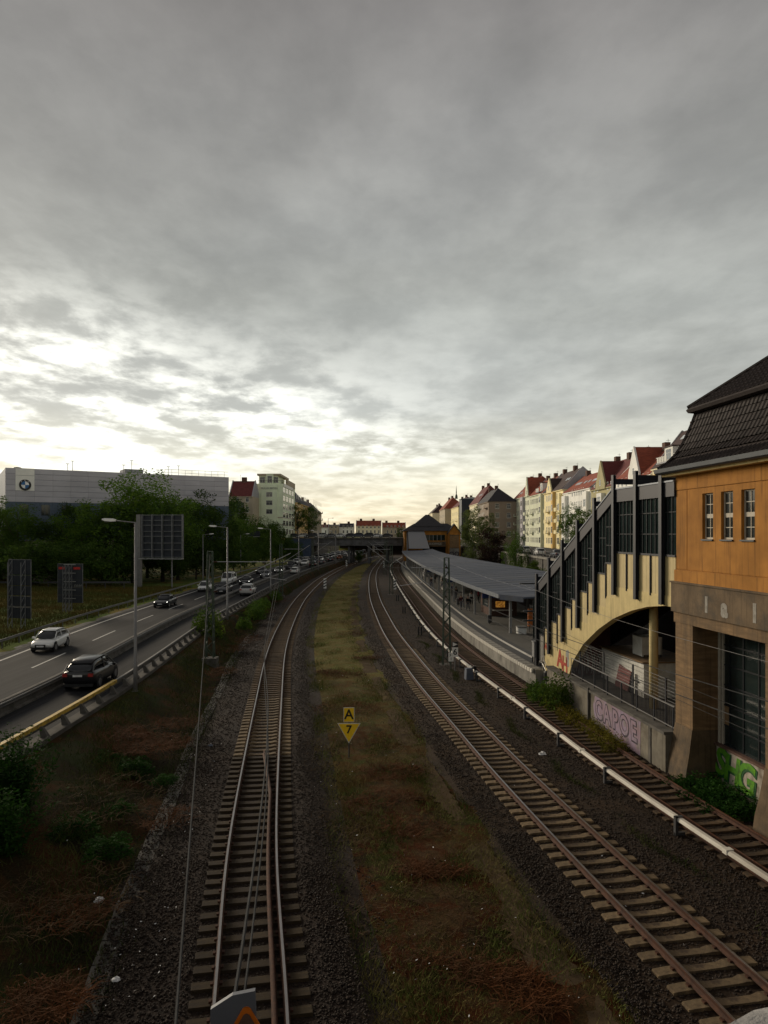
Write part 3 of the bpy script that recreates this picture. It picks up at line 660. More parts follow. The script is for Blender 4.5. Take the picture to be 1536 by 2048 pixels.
for a in cols:
    zb = 7.05-.474*max(0, -a-5.9); zb = max(zb-.25, .95)
    c = MB().box(a-.13, a+.13, -.21, -.18, zb, top_z(a)+.75).box(a-.13, a+.13, -.10, -.065, zb, top_z(a)+.75).box(a-.04, a+.04, -.18, -.10, zb, top_z(a)+.75)
    c.build('column', 'hall_steel', H)
    MB().box(a-.08, a+.08, -.12, 3.4, top_z(a)+.28, top_z(a)+.55).build('roof_beam', 'hall_steel', H)
pts = [(.0, 12.1), (-6.2, 12.1), (-18.6, top_z(-18.6))]
mb = MB().loft([[(a, -.09, zz-.62), (a, .10, zz-.62), (a, .10, zz), (a, -.09, zz)] for a, zz in pts]); mb.build('roof_band', 'band_steel', H)
MB().loft([[(a, -.13, zz+.002), (a, .16, zz+.002), (a, .16, zz+.07), (a, -.13, zz+.07)] for a, zz in pts]).build('roof_edge', 'fascia', H)
MB().loft([[(a, .10, zz-.08), (a, 3.3, zz-.08), (a, 3.3, zz+.02), (a, .10, zz+.02)] for a, zz in pts]).build('roof', 'band_steel', H)
MB().loft([[(a, 3.2, max(1, zz-6)), (a, 3.3, max(1, zz-6)), (a, 3.3, zz-.1), (a, 3.2, zz-.1)] for a, zz in pts]).build('far_wall', 'hall_steel', H)
# stair flight inside
MB().loft([[(a, .12, zz-5.0), (a, 3.2, zz-5.0), (a, 3.2, zz-4.7), (a, .12, zz-4.7)] for a, zz in pts]).build('stair_flight', 'interior_dark', H)
# concrete beam with the arch
aa = list(np.linspace(0, -12.4, 40)); front = MB(); lo, hi = [], []
def step_bottom(a):
    for i in range(len(edges)-1):
        if edges[i+1] <= a <= edges[i]: return max(1.0, 7.2-.581*step_of(i))
    return 1.0
cuts = sorted(set([round(q, 4) for q in aa] + [round(e, 4) for e in edges if e > -12.4]))
for a0, a1 in zip(cuts, cuts[1:]):
    zt = step_bottom((a0+a1)/2) - .0
    front.hexa([(a0, -.02, arch(a0)), (a1, -.02, arch(a1)), (a1, .38, arch(a1)), (a0, .38, arch(a0))], [(a0, -.02, zt), (a1, -.02, zt), (a1, .38, zt), (a0, .38, zt)])
front.build('arch_beam', 'cream', H)
fw = MB()
for i in range(len(edges)-1):
    a1, a0 = min(edges[i], -12.4), edges[i+1]
    if a0 < -12.4 and a0 > -17.5: fw.box(a0, a1, .02 if i % 2 else .021, .38, .9, max(1.2, 7.2-.581*step_of(i)))
fw.build('base_wall', 'cream', H)
MB().box(-12.38, -12.1, .05, 2.4, 1.5, 4.6).build('side_wall', 'maroon', H)
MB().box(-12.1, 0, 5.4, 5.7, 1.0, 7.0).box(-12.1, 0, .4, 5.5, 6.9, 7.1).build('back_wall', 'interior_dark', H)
MB().lathe([(.21, 1.5), (.205, 6.75)], 16, (-4.05, 1.05, 0)).build('round_column', 'cream', H, True)
# graffiti on the hall's base
for s_, a, zz, sz, m_, of in (('A', -14.05, 2.1, 1.5, 'graf_red', .05), ('H', -13.2, 1.9, 1.3, 'graf_red', .04), ('S', -12.72, 2.35, 1.2, 'graf_grey', .09)):
    text('graffiti_letter', s_, sz, m_, H, (a, .008, zz), ext=.004, off=of)
text('graffiti_letter', 'AUP', .62, 'graf_red', H, (-16.3, -.012, 2.5), ext=.004, off=.02, shear=.2)
for s_, a, zz, sz in (('R', -11.6, 2.2, 1.3), ('O', -11.0, 2.6, .9)):
    text('graffiti_letter', s_, sz, 'graf_grey', H, (-12.25+(a+12)*.2, .02, zz), rot=(R(90), 0, 0), ext=.004, off=.03)
gx = MB()
for k in range(9):
    q = k*.25; gx.path([(-12.09, .2+q, 1.6), (-12.085, .25+q+.1*math.sin(k*2.1), 2.3), (-12.085, .15+q, 2.9+.2*math.cos(k*1.7)), (-12.085, .32+q, 2.5), (-12.085, .3+q, 1.75)], .03, 5)
gx.build('graffiti_strokes', 'graf_grey', H)

# ---------------------------------------------------------------- low retaining wall with ledge, railing, things under the arch
W = empty('retaining_wall', LOC, TH, 'low concrete retaining wall with pink graffiti below the stair hall', 'wall')
MB().box(-15.2, -.1, -.42, .015, -.5, 1.38).build('wall_face', 'old_concrete', W)
MB().box(-15.25, -.08, -.50, .018, 1.382, 1.5).build('coping', 'dark_concrete', W)
MB().box(-15.2, 0, .02, 5.5, 1.2, 1.49).build('ledge_floor', 'dark_concrete', W)
MB().box(-1.55, -1.35, -.46, -.42, -.4, 1.38).box(-8.35, -8.25, -.54, -.44, -.3, 1.62).build('drain_pipe', 'dark_concrete', W)
MB().prism([(-7.55,.15),(-2.4,-.3),(-2.35,1.36),(-7.55,1.36),(-7.8,.8)], lambda a, zz, q: (a, q, zz), -.429, -.423).build('graffiti_backing', 'graf_pink', W)
for s_, a in (('C', -7.0), ('A', -6.0), ('P', -5.0), ('O', -4.0), ('E', -3.0)):
    text('graffiti_outline', s_, 1.3, 'graf_black', W, (a, -.436, .66), ext=.003, off=.085, shear=-.1, sx=.95)
    text('graffiti_letter', s_, 1.25, 'graf_pink', W, (a+.01, -.444, .68), ext=.003, off=.03, shear=-.1, sx=.95)
Rg = empty('safety_railing', LOC, TH, 'grey bar railing with wire strands on the ledge under the arch', 'railing')
ps = MB()
for i in range(8):
    a = -12.0+1.68*i; MB().box(a-.03, a+.03, -.03, .03, 1.5, 2.55).build('post', 'hall_steel', Rg)
MB().box(-12.05, -.1, -.035, .035, 2.52, 2.57).box(-12.05, -.1, -.03, .03, 1.62, 1.66).build('hand_rail', 'lamp_grey', Rg)
b_ = MB()
for a in np.arange(-12, -.15, .13): b_.box(a-.011, a+.011, -.012, .012, 1.66, 2.52)
o = b_.build('railing_bars', 'hall_steel', Rg); o['kind'] = 'stuff'
for a in (-10.9, -7.6, -4.2, -1.0): MB().box(a-.05, a+.05, .05, .11, 1.5, 3.6).build('fence_post', 'hall_steel', Rg)
for k in range(7): MB().tube((-12, .08, 2.65+.15*k), (-.1, .08, 2.65+.15*k), .005, 5).build('wire_strand', 'lamp_grey', Rg)
C_ = empty('site_container', LOC, TH, 'white site container with plank cladding under the arch', 'container')
MB().box(-11.2, -6.0, 1.55, 4.4, 1.5, 3.28).build('body', 'container', C_)
for k in range(7): MB().box(-11.22, -5.98, 1.50, 1.545, 1.53+.25*k, 1.76+.25*k).build('plank', 'container', C_)
MB().box(-11.35, -5.9, 1.4, 4.5, 3.285, 3.36).build('roof', 'brown_render', C_)
MB().box(-5.975, -5.93, 1.9, 2.05, 1.5, 3.2).box(-5.975, -5.93, 3.6, 3.75, 1.5, 3.2).build('corner_post', 'hall_steel', C_)
pb = empty('poster_board', LOC, TH, 'dark red scribbled board leaning against the white container', 'board')
MB().hexa([(-9.0,1.30,1.55),(-7.4,1.30,1.55),(-7.4,1.34,1.55),(-9.0,1.34,1.55)], [(-8.75,1.44,2.75),(-7.3,1.44,2.6),(-7.3,1.48,2.6),(-8.75,1.48,2.75)]).build('board', 'poster_red', pb)
MB().box(-6.8,-6.72,1.42,1.47,1.5,2.6).box(-7.0,-6.5,1.42,1.47,2.2,2.28).build('strut', 'black_paint', pb)
ac = empty('ventilation_cabinet', LOC, TH, 'small white cabinet standing open on the container roof', 'cabinet')
mb = MB().box(-8.3,-7.2,2.0,2.08,3.42,4.35).box(-8.3,-7.2,2.0,3.1,4.35,4.42).box(-7.28,-7.2,2.08,3.1,3.5,4.35).box(-8.3,-7.2,3.02,3.1,3.5,4.35)
mb.build('casing', 'container', ac); MB().box(-8.2,-7.3,2.3,3.0,3.5,4.2).build('fan_unit', 'dark_metal', ac)
for q in ((-8.25, 2.05), (-7.25, 2.05), (-8.25, 3.05), (-7.25, 3.05)): MB().box(q[0]-.03,q[0]+.03,q[1]-.03,q[1]+.03,3.36,3.5).build('leg', 'dark_metal', ac)
bn = empty('grey_container', LOC, TH, 'grey container with green roof edge behind the round column', 'container')
MB().box(-3.2, -.2, 2.0, 4.8, 1.5, 3.6).build('body', 'post_grey', bn); MB().box(-3.3, -.15, 1.92, 4.9, 3.6, 3.72).build('roof', 'graf_dgreen', bn)
MB().box(-2.3, -2.1, 1.97, 2.0, 1.5, 3.4).build('corner_post', 'hall_steel', bn)

# cables strung along the station wall
for zz, off, lb in ((5.85, -1.0, 'pale cable strung high along the station building and stair hall'), (3.95, -.75, 'thin dark cable crossing the station pier at mid height'), (3.3, -.75, 'low pale cable sagging across the station pier')):
    pts = []
    for i in range(25):
        q = i/24; a = 8-27*q; pts.append((a, off, zz-.35*math.sin(math.pi*q)*.8 + .6*q))
    cb = empty('wall_cable', LOC, TH, lb, 'cable', 'cables along the station wall'); MB().path(pts, .008, 5).build('strand', 'lamp_grey' if zz > 5 else 'wire', cb)
    MB().box(7.9, 8.0, off-.05, .1, zz-.05, zz+.05).box(-19.1, -19, off-.05, .1, zz+.55, zz+.65).build('anchor', 'dark_metal', cb)

# ---------------------------------------------------------------- platform
PLO = 1.55
ysP = yr(46.5, 235, .02, 1.5)
pf = empty('platform', TC.P(47, 5, 0)); tag(pf, kind='structure')
def pw(y): return min(10.5, 4.0+(y-46.5)*.45) if y < 60 else 10.5
mb = MB(); rows = []
for y in ysP: rows.append([TC.P(y, PLO+.62, -.4), TC.P(y, PLO+.62, .955), TC.P(y, PLO+3, .97), TC.P(y, PLO+pw(y), .97), TC.P(y, PLO+pw(y), -.4)])
mb.loft(rows, closed=False, cap=False).build('surface', 'paving', pf, world=True)
MB().loft([[TC.P(y, PLO+.12, -.4), TC.P(y, PLO+.12, .72), TC.P(y, PLO+.615, .72), TC.P(y, PLO+.615, -.4)] for y in ysP]).build('edge_wall', 'concrete', pf, world=True)
es = MB().box(0, .60, -.48, .48, .735, .965).mesh('edge_slab'); es.materials.append(MT['concrete'])
for i, y in enumerate(TC.even(47.1, 170, 1.0)):
    o = obj('edge_slab', es, None, pf); p = TC.P(y, PLO); o.location = p - pf.location + Vector((0, 0, random.uniform(-.006, .004))); o.rotation_euler = (0, 0, TC.head(y))
nb = MB().box(-.07, .02, -.17, .17, .70, .93).mesh('edge_block'); nb.materials.append(MT['cover_white'])
for i, y in enumerate(TC.even(46.9, 150, .5)):
    o = obj('edge_block', nb, None, pf); o.location = TC.P(y, PLO+(-.02)) - pf.location; o.rotation_euler = (0, 0, TC.head(y))
TC.sweep(ysP, [(PLO+.64, .975), (PLO+1.25, .975)], closed=False).build('dark_paving_strip', 'paving_dark', pf, world=True)
TC.sweep(ysP, [(PLO+1.27, .979), (PLO+1.55, .979)], closed=False).build('white_line', 'cover_white', pf, world=True)
TC.sweep(ysP, [(PLO+1.57, .975), (PLO+2.0, .975)], closed=False).build('dark_paving_strip', 'paving_dark', pf, world=True)
TC.sweep(ysP, [(PLO+3.6, .979), (PLO+3.68, .979)], closed=False).build('paving_seam', 'paving_dark', pf, world=True)
MB().loft([[TC.P(46.48, d_, zz) for d_, zz in ((PLO+.12, -.4), (PLO+5, -.4), (PLO+5, .95), (PLO+.12, .95))], [TC.P(46.7, d_, zz) for d_, zz in ((PLO+.12, -.4), (PLO+5, -.4), (PLO+5, .95), (PLO+.12, .95))]]).build('end_wall', 'concrete', pf, world=True)
# steps down to the track at the near end
sp = empty('platform_steps', TC.P(45.6, 2.3, -.4), TC.head(45.6), 'narrow concrete steps with handrails at the near end of the platform', 'steps')
for k in range(7): MB().box(-.2, .85, .7-.28*(k+1), .7-.28*k+.03, 0, 1.3-.19*k).build('step', 'concrete', sp)
for x in (-.24, .88):
    MB().path([(x, .7, 1.3), (x, .7, 2.25), (x, -1.35, .95), (x, -1.35, .0)], .024, 6).path([(x, .7, 1.8), (x, -1.35, .5)], .018, 6).build('hand_rail', 'galvanised', sp)
cbn = MB().box(-.42, .42, -.2, .2, .55, 1.55).box(-.46, .46, -.24, .24, 1.55, 1.62).mesh('cabinet'); 
for k, lb in enumerate(('left one of two light grey switch cabinets on legs at the platform end', 'right one of two light grey switch cabinets on legs at the platform end')):
    cb = empty('switch_cabinet', TC.P(48.0, PLO+.9+k*.98, .97), TC.head(48), lb, 'cabinet', 'switch cabinets at the platform end')
    obj('casing', cbn, 'post_grey', cb)
    for q in (-.3, .3): MB().box(q-.04, q+.04, -.04, .04, 0, .55).build('leg', 'dark_metal', cb)
    MB().box(-.02, .02, -.215, -.205, 1.0, 1.12).build('handle', 'black_paint', cb)
gt = empty('platform_gate', TC.P(49.5, PLO+2.0, .97), TC.head(49.5), 'galvanised barrier frame closing the end of the platform', 'gate')
for x in (-1.0, -.2, .7, 1.5): MB().tube((x, 0, 0), (x, 0, 1.9 if x > .5 else 1.2), .03).build('post', 'galvanised', gt)
MB().tube((-1, 0, 1.2), (.7, 0, 1.2), .025).tube((-1, 0, .6), (.7, 0, .6), .02).tube((.7, 0, 1.9), (1.5, 0, 1.9), .025).build('rail', 'galvanised', gt)
MB().box(-.95, -.25, -.01, .01, .1, 1.15).build('panel', 'post_grey', gt)
ds = empty('dwarf_signal', TC.P(45.2, 1.95, -.25), TC.head(45), 'small black dwarf signal beside the platform steps', 'signal')
MB().box(-.06, .06, -.06, .06, 0, .7).build('stand', 'dark_metal', ds); MB().lathe([(.16, .7), (.2, .8), (.2, 1.25), (.12, 1.35)], 10).build('head', 'black_paint', ds)
MB().lathe([(.05, -.215), (.05, -.2)], 10, (0, 0, 1.05), 'y').build('lens', 'cover_white', ds)

# ---------------------------------------------------------------- platform canopy
CN = empty('platform_canopy', TC.P(62, 5, 4), 0, 'long blue grey platform canopy roof over the island platform', 'canopy')
EV = Curve([(10.15,62.4),(8.95,75.7),(8.1,89.7),(7.0,110),(6.1,140),(5.4,179),(5.6,222)])
VA = Curve([(13.9,62),(13.5,66),(12.3,80),(11.7,100),(11.5,130),(11.5,170),(11.8,222)])
RE = Curve([(23.5,58),(21.8,75),(20.4,90),(18,118),(15.2,160),(15,222)])
yc = yr(62.4, 222, .02, 1.4)
z_e, z_v, z_r = 4.52, 4.70, 5.12
for q, (L, Rr, zl, zr) in enumerate(((EV, VA, z_e, z_v), (VA, RE, z_v, z_r))):
    rows = [[(float(L.f(y)), y, zl), (float(Rr.f(y)), y, zr), (float(Rr.f(y)), y, zr-.14), (float(L.f(y)), y, zl-.14)] for y in yc]
    MB().loft(rows).build('roof_slab', 'roofing', CN, world=True)
    for y in yc[1::2]: MB().hexa([(float(L.f(y)), y-.04, zl-.02), (float(Rr.f(y)), y-.04, zr-.02), (float(Rr.f(y)), y+.04, zr-.02), (float(L.f(y)), y+.04, zl-.02)], [(float(L.f(y)), y-.04, zl+.022), (float(Rr.f(y)), y-.04, zr+.022), (float(Rr.f(y)), y+.04, zr+.022), (float(L.f(y)), y+.04, zl+.022)]).build('roof_seam', 'roofing', CN, world=True)
MB().loft([[(float(VA.f(y))-.12, y, z_v+.0), (float(VA.f(y))+.12, y, z_v+.02), (float(VA.f(y))+.1, y, z_v+.05), (float(VA.f(y))-.1, y, z_v+.05)] for y in yc]).build('valley_strip', 'roofing', CN, world=True)
xe, xv, xr = float(EV.f(62.4)), float(VA.f(62.4)), float(RE.f(62.4))
# chamfered front bay
fb = MB(); A0, A1, A2 = (xe, 62.4), (11.9, 59.6), (xv+.3, 59.2)
fb.hexa([(xe, 62.39, z_e-.14), (xe+1.6, 59.9, z_e-.14), (xv+.4, 59.6, z_v-.14), (xv, 62.39, z_v-.14)], [(xe, 62.39, z_e), (xe+1.6, 59.9, z_e), (xv+.4, 59.6, z_v), (xv, 62.39, z_v)])
fb.hexa([(xv+.002, 62.39, z_v-.14), (xv+.402, 59.6, z_v-.14), (xr, 59, z_r-.14), (xr, 62.39, z_r-.14)], [(xv+.002, 62.39, z_v), (xv+.402, 59.6, z_v), (xr, 59, z_r), (xr, 62.39, z_r)])
fb.build('front_bay', 'roofing', CN, world=True)
MB().hexa([(xe, 62.36, z_e-.42), (xe+1.6, 59.87, z_e-.42), (xe+1.63, 59.92, z_e-.42), (xe+.03, 62.41, z_e-.42)], [(xe, 62.36, z_e+.03), (xe+1.6, 59.87, z_e+.03), (xe+1.63, 59.92, z_e+.03), (xe+.03, 62.41, z_e+.03)]).build('front_fascia', 'roofing', CN, world=True)
# fascia of short ribbed panels
fp = MB()
for y in EV.even(62.6, 210, .55):
    p = EV.P(y, -.02); q = EV.P(y+.46, -.02); fp.hexa([(p.x-.03, p.y, z_e-.34), (p.x, p.y, z_e-.34), (q.x, q.y, z_e-.34), (q.x-.03, q.y, z_e-.34)], [(p.x-.03, p.y, z_e+.03), (p.x, p.y, z_e+.03), (q.x, q.y, z_e+.03), (q.x-.03, q.y, z_e+.03)])
o = fp.build('fascia_panels', 'fascia', CN, world=True); o['kind'] = 'stuff'
EV.sweep(yc, [(.0, z_e-.30), (.1, z_e-.30), (.1, z_e-.142), (.0, z_e-.142)]).build('eave_beam', 'dark_metal', CN, world=True)
pm3 = MB().box(-.11, .11, -.11, .11, .97, 4.55).mesh('post'); pm3.materials.append(MT['post_grey'])
for y in EV.even(63.5, 215, 7.5):
    for dd in (1.3, 7.2):
        o = obj('post', pm3, None, CN); o.location = EV.P(y, dd) - CN.location; 
    p = EV.P(y, .2, 4.2); q = EV.P(y, 9.2, 4.75)
    MB().hexa([(p.x, y-.09, 4.05), (q.x, y-.09, 4.45), (q.x, y+.09, 4.45), (p.x, y+.09, 4.05)], [(p.x, y-.09, 4.38), (q.x, y-.09, 4.72), (q.x, y+.09, 4.72), (p.x, y+.09, 4.38)]).build('cross_beam', 'dark_metal', CN, world=True)
# kiosks and shelters on the platform
def kiosk(y, dd, wd, ln, m_, lb, lit=None):
    k = empty('platform_kiosk', EV.P(y, dd, .97), EV.head(y), lb, 'kiosk')
    MB().box(0, wd, -ln/2, ln/2, 0, 2.75).build('body', m_, k); MB().box(-.12, wd+.12, -ln/2-.12, ln/2+.12, 2.75, 2.88).build('roof', 'dark_metal', k)
    MB().box(-.03, -.002, -ln*.3, ln*.3, .85, 2.2).build('window', 'dark_glass', k)
    if lit: MB().box(wd*.2, wd*.55, -ln/2-.04, -ln/2-.005, .95, 1.6).build('lit_shelf', lit, k); MB().box(wd*.08, wd*.82, -ln/2-.35, -ln/2-.05, .6, .72).build('counter', 'cover_white', k)
    return k
kiosk(79, 2.6, 2.9, 5, 'brick_dark', 'dark red platform kiosk with a lit orange display', 'kiosk_light')
kiosk(112, 2.4, 2.6, 6, 'cover_white', 'pale service booth under the canopy farther down the platform')
kiosk(150, 2.4, 2.6, 8, 'post_grey', 'grey waiting shelter far down the platform')
kiosk(66.5, 4.2, 2.6, 2.2, 'interior_dark', 'dark shelter with orange poster near the stair hall')
op = empty('advert_board', EV.P(64.4, 4.0, .97), .3, 'orange advertising board under the near end of the canopy', 'advert board')
MB().box(-.9, .9, -.06, .06, .5, 2.1).build('panel', 'orange_panel', op)
for x in (-.8, .8): MB().box(x-.04, x+.04, -.04, .04, 0, .5).build('leg', 'dark_metal', op)
bx = empty('salt_bin', EV.P(63.2, 2.2, .97), .2, 'small white box on the platform near the stair hall', 'box')
MB().hexa([(-.35,-.3,0),(.35,-.3,0),(.35,.3,0),(-.35,.3,0)], [(-.38,-.32,.5),(.38,-.32,.5),(.38,.32,.6),(-.38,.32,.6)]).build('bin', 'white_enamel', bx); MB().box(-.4,.4,-.34,.34,.605,.66).build('lid', 'post_grey', bx)
def wallm(n, c, **k): mat(n, c, .9, scale=.5, var=.06, dirt=tuple(x*.72 for x in c), dscale=.16, dlo=.5, dhi=.85, dst=(1, 1, .4), **k)
wallm('w_palegreen', (.66, .68, .52)); wallm('w_lilac', (.46, .44, .48)); wallm('w_yellow', (.84, .73, .42)); wallm('w_deepyellow', (.76, .52, .20))
wallm('w_white', (.84, .83, .78)); wallm('w_olive', (.40, .36, .20)); wallm('w_brown', (.27, .215, .165)); wallm('w_mint', (.74, .82, .61)); wallm('w_beige', (.42, .36, .27)); wallm('w_grey', (.36, .36, .38)); wallm('w_cream', (.80, .73, .52))
mat('r_red', (.25, .062, .034), .85, scale=1.2, var=.2, st=(1, 1, 4), dirt=(.17, .04, .025), dscale=.3, bump=.01, bscale=8)
mat('r_dred', (.125, .030, .028), .85, scale=1.2, var=.2, st=(1, 1, 4), bump=.01, bscale=8)
mat('r_brown', (.050, .028, .026), .8, scale=1.2, var=.25, st=(1, 1, 4), bump=.01, bscale=8)
mat('r_dark', (.036, .034, .038), .8, scale=1.2, var=.25, st=(1, 1, 4), bump=.01, bscale=8)
mat('navy', (.016, .022, .036), .5, var=.15)
mat('win_frame', (.66, .65, .60), .7, var=.05)
glass_mat('house_glass', (.055, .062, .066), .1, .7)
mat('skylight', (.50, .54, .57), .25, var=.15, scale=2, spec=.8)
mat('clad_grey', (.42, .41, .45), .5, scale=.35, var=.1, rnd=.07, st=(.4, .4, 1.2), metal=.3)
mat('clad_blue', (.085, .115, .16), .6, var=.15, scale=3)
mat('emblem_blue', (.02, .13, .35), .4); mat('emblem_white', (.78, .78, .78), .4); mat('emblem_black', (.01, .01, .012), .35)
mat('abut_blue', (.045, .065, .11), .85, var=.2, scale=1); mat('girder', (.115, .115, .12), .8, scale=.6, var=.2, dirt=(.06, .055, .05), dscale=.4)
mat('glazed_roof', (.20, .20, .21), .5, var=.12, scale=4, st=(6, .4, 1))
WMS = {}
def win_meshes(wd, ht):
    k = (round(wd, 2), round(ht, 2))
    if k not in WMS:
        hs = [(-wd/2+.07, -.025, .07, ht*.62), (.025, wd/2-.07, .07, ht*.62), (-wd/2+.07, wd/2-.07, ht*.62+.05, ht-.07)]
        f = MB(); 
        A = MB().holed(-wd/2, wd/2, 0, ht, hs, -.03, 0); f.v = [(y, x, zz) for x, y, zz in A.v]; f.f = [tuple(reversed(q)) for q in A.f]
        f.box(-.05, .0, -wd/2-.04, wd/2+.04, -.09, -.005)
        p = MB().box(-.02, -.008, -wd/2+.05, wd/2-.05, .05, ht-.05)
        fm, pm_ = f.mesh('window'), p.mesh('pane'); fm.materials.append(MT['win_frame']); pm_.materials.append(MT['house_glass']); WMS[k] = (fm, pm_)
    return WMS[k]
def window(root, x, y, zz, wd=.95, ht=1.75):
    fm, pm_ = win_meshes(wd, ht); o = obj('window', fm, None, root); o.location = (x, y, zz); p = obj('pane', pm_, None, o); return o
def house(x, y, wd, eave, ridge, wm, rm, label, rz=0, zb=5.6, depth=13, floors=5, cols=(), fh=3.2, first=1.3, rx=.42, bays=(), gables=(), sky=(), dorm=(), balc=(), gable_m=None, cat='house', group='apartment houses on the upper street', hip=False):
    """facade on local x = 0 facing -x, running along local y"""
    h = empty('apartment_house', (x, y, zb), rz, label, cat, group)
    MB().box(0, depth, 0, wd, -1.5, eave).build('wall', wm, h)
    px = depth*rx
    if not balc and floors >= 4 and len(cols) > 3: balc = [(c-1.3, c+1.3, f) for c in (cols[1], cols[-2]) for f in range(1, 4)]
    if hip:
        i_ = min(wd*.32, 5)
        b = [(-.45, -.3, eave+.01), (depth+.4, -.3, eave+.01), (depth+.4, wd+.3, eave+.01), (-.45, wd+.3, eave+.01)]
        mb = MB().add(b+[(px, i_, ridge), (px, wd-i_, ridge)], [(0,3,2,1),(0,1,4),(1,2,5,4),(2,3,5),(3,0,4,5)])
    else:
        mb = MB().prism([(-.45, eave+.01), (depth+.4, eave+.01), (px, ridge)], lambda a, zz, q: (a, q, zz), .28, wd-.28)
        for yy in (0, wd-.3): MB().prism([(-.25, eave+.012), (depth, eave+.012), (px+.1, ridge+.25), (px-.1, ridge+.25)], lambda a, zz, q: (a, q, zz), yy+.003, yy+.297).build('gable_wall', gable_m or 'w_grey', h)
    rf = mb.build('roof', rm, h)
    MB().box(-.35, 0, 0, wd, eave-.28, eave+.005).build('cornice', wm, h)
    for k in range(2 if wd > 12 else 1):
        cy = wd*(.22+.5*k)+.3*floors; ch_ = MB().box(px-.6, px+.5, cy, cy+1.5, ridge-1.6, ridge+1.15).build('chimney', 'brick_dark', rf); MB().box(px-.66, px+.56, cy-.06, cy+1.56, ridge+1.15, ridge+1.28)
        MB().tube((px+.9, cy+2.2, ridge-1), (px+.9, cy+2.2, ridge+2.1), .035, 4).box(px+.5, px+1.3, cy+2.17, cy+2.23, ridge+1.75, ridge+1.8).build('aerial', 'dark_metal', rf)
    for f in range(floors):
        for c in cols:
            if any(b[0]-.2 < c < b[1]+.2 for b in bays): continue
            window(h, 0, c, first+f*fh)
    for b0, b1, m_, top in bays:
        MB().box(-.9, -.0, b0, b1, -.5, top).build('bay', m_, h)
        for f in range(floors):
            if first+f*fh+1.9 < top: window(h, -.9, (b0+b1)/2, first+f*fh, min(2.2, (b1-b0)*.75), 1.85)
    for g0, g1, top in gables:
        g = MB().prism([(g0, eave-.3), (g1, eave-.3), (g1, eave+.8), ((g0+g1)/2, top), (g0, eave+.8)], lambda yy, zz, q: (q, yy, zz), -.5, -.12).build('front_gable', wm if not gable_m else gable_m, h)
        dp = px*(top-eave)/(ridge-eave)+.3
        MB().prism([(g0-.25, eave+.6), ((g0+g1)/2, top-.1), (g1+.25, eave+.6), (g1-.1, eave+.3), (g0+.1, eave+.3)], lambda yy, zz, q: (q, yy, zz), -.119, dp).build('gable_roof', rm, h)
        window(h, -.5, (g0+g1)/2, eave+.6, .9, 1.3)
    sl = math.atan2(ridge-eave, px+.45)
    for s0, s1, t in sky:
        k = MB().box(-.5, .5, s0, s1, 0, .1).build('skylight', 'skylight', rf); q = t*(px+.45)-.45
        k.location = (q, 0, eave+(ridge-eave)*t+.03); k.rotation_euler = (0, -sl, 0)
    for d0, d1 in dorm:
        dm = MB().box(.4, 3.6, d0, d1, eave+.9, eave+3.4).build('dormer', 'w_white', h); MB().box(.2, 3.7, d0-.2, d1+.2, eave+3.41, eave+3.6).build('dormer_roof', 'r_brown', dm)
        window(h, .4, (d0+d1)/2, eave+1.2, (d1-d0)*.7, 1.9)
        bl = MB().box(-.9, .4, d0-.6, d1+.6, eave+.45, eave+.7).build('balcony', 'w_grey', h)
        rr = MB(); [rr.box(-.92, -.86, yy, yy+.5, eave+.7, eave+1.6) for yy in np.arange(d0-.6, d1+.2, .75)]; rr.box(-.94, -.84, d0-.6, d1+.6, eave+1.6, eave+1.68); rr.build('balcony_rail', 'win_frame', bl)
    for y0_, y1_, f in balc:
        bl = MB().box(-1.2, -.0, y0_, y1_, first-.3+f*fh, first-.05+f*fh).build('balcony', wm, h); MB().box(-1.2, -1.1, y0_, y1_, first-.05+f*fh, first+.75+f*fh).build('balcony_rail', wm, bl)
    return h
HX = 50.0
house(HX, 243.6, 28.4, 17.4, 24.5, 'w_palegreen', 'r_red', 'pale green house with steep red hipped roof at the far end of the bright row', cols=[2,4.3,6.6,15,17,19.4,21.8,24.2,26.6], bays=[(8.5,12.5,'w_lilac',17.3)], gables=[(1.2,5.6,24.0)], sky=[(18,19,.25),(21,22,.25),(24,25,.5)], hip=True)
house(HX, 222, 21.4, 17.0, 22.6, 'w_palegreen', 'r_red', 'pale green house with lilac ground floor left of the yellow house', cols=[3,5,9,11,13,15,17.3,19.5], bays=[(.8,3.6,'w_palegreen',16.9)], sky=[(8,9.2,.5)], dorm=[(4,7)])
house(HX, 198, 23.8, 16.7, 22.8, 'w_yellow', 'r_brown', 'yellow house with dark brown roof and a deep yellow stripe', cols=[3.6,5,7,12,14,16,18,20], bays=[(1,3.2,'w_yellow',15.6),(9,10.9,'w_deepyellow',16.5)], gables=[(12.5,18.5,21.0)], sky=[(2,3.4,.5),(4.5,6,.5)])
house(HX, 171.5, 26.3, 15.4, 20.2, 'w_white', 'r_red', 'white house with bright red roof and large skylights next to the yellow house', cols=[3,6.5,8.5,10.5,12.5,14.5,17,23.5], bays=[(1,4,'w_white',14.6),(21.5,25,'w_white',14.6)], sky=[(2,5.5,.45),(8,9.4,.45),(11.5,13,.45),(16,21,.45)], balc=[(10,15,3),(10,15,2)])
house(HX, 153.7, 17.6, 14.7, 21.4, 'w_olive', 'r_dred', 'olive house with a tall pointed front gable behind the stair hall', cols=[2.5,5,12.5,15], bays=[(7,10.5,'w_white',13.5)], gables=[(5.5,12.5,21.0)], sky=[(13.5,16.5,.35),(13.5,16.5,.6)], gable_m='w_olive')
house(HX, 132.5, 21, 15.4, 21.0, 'w_white', 'r_red', 'white house with red roof and white stepped gable above the stair hall', cols=[2,4.5,7,14,16.5,19], gables=[(5.5,11.5,21.6)], sky=[(15.5,16.5,.4)], gable_m='w_white')
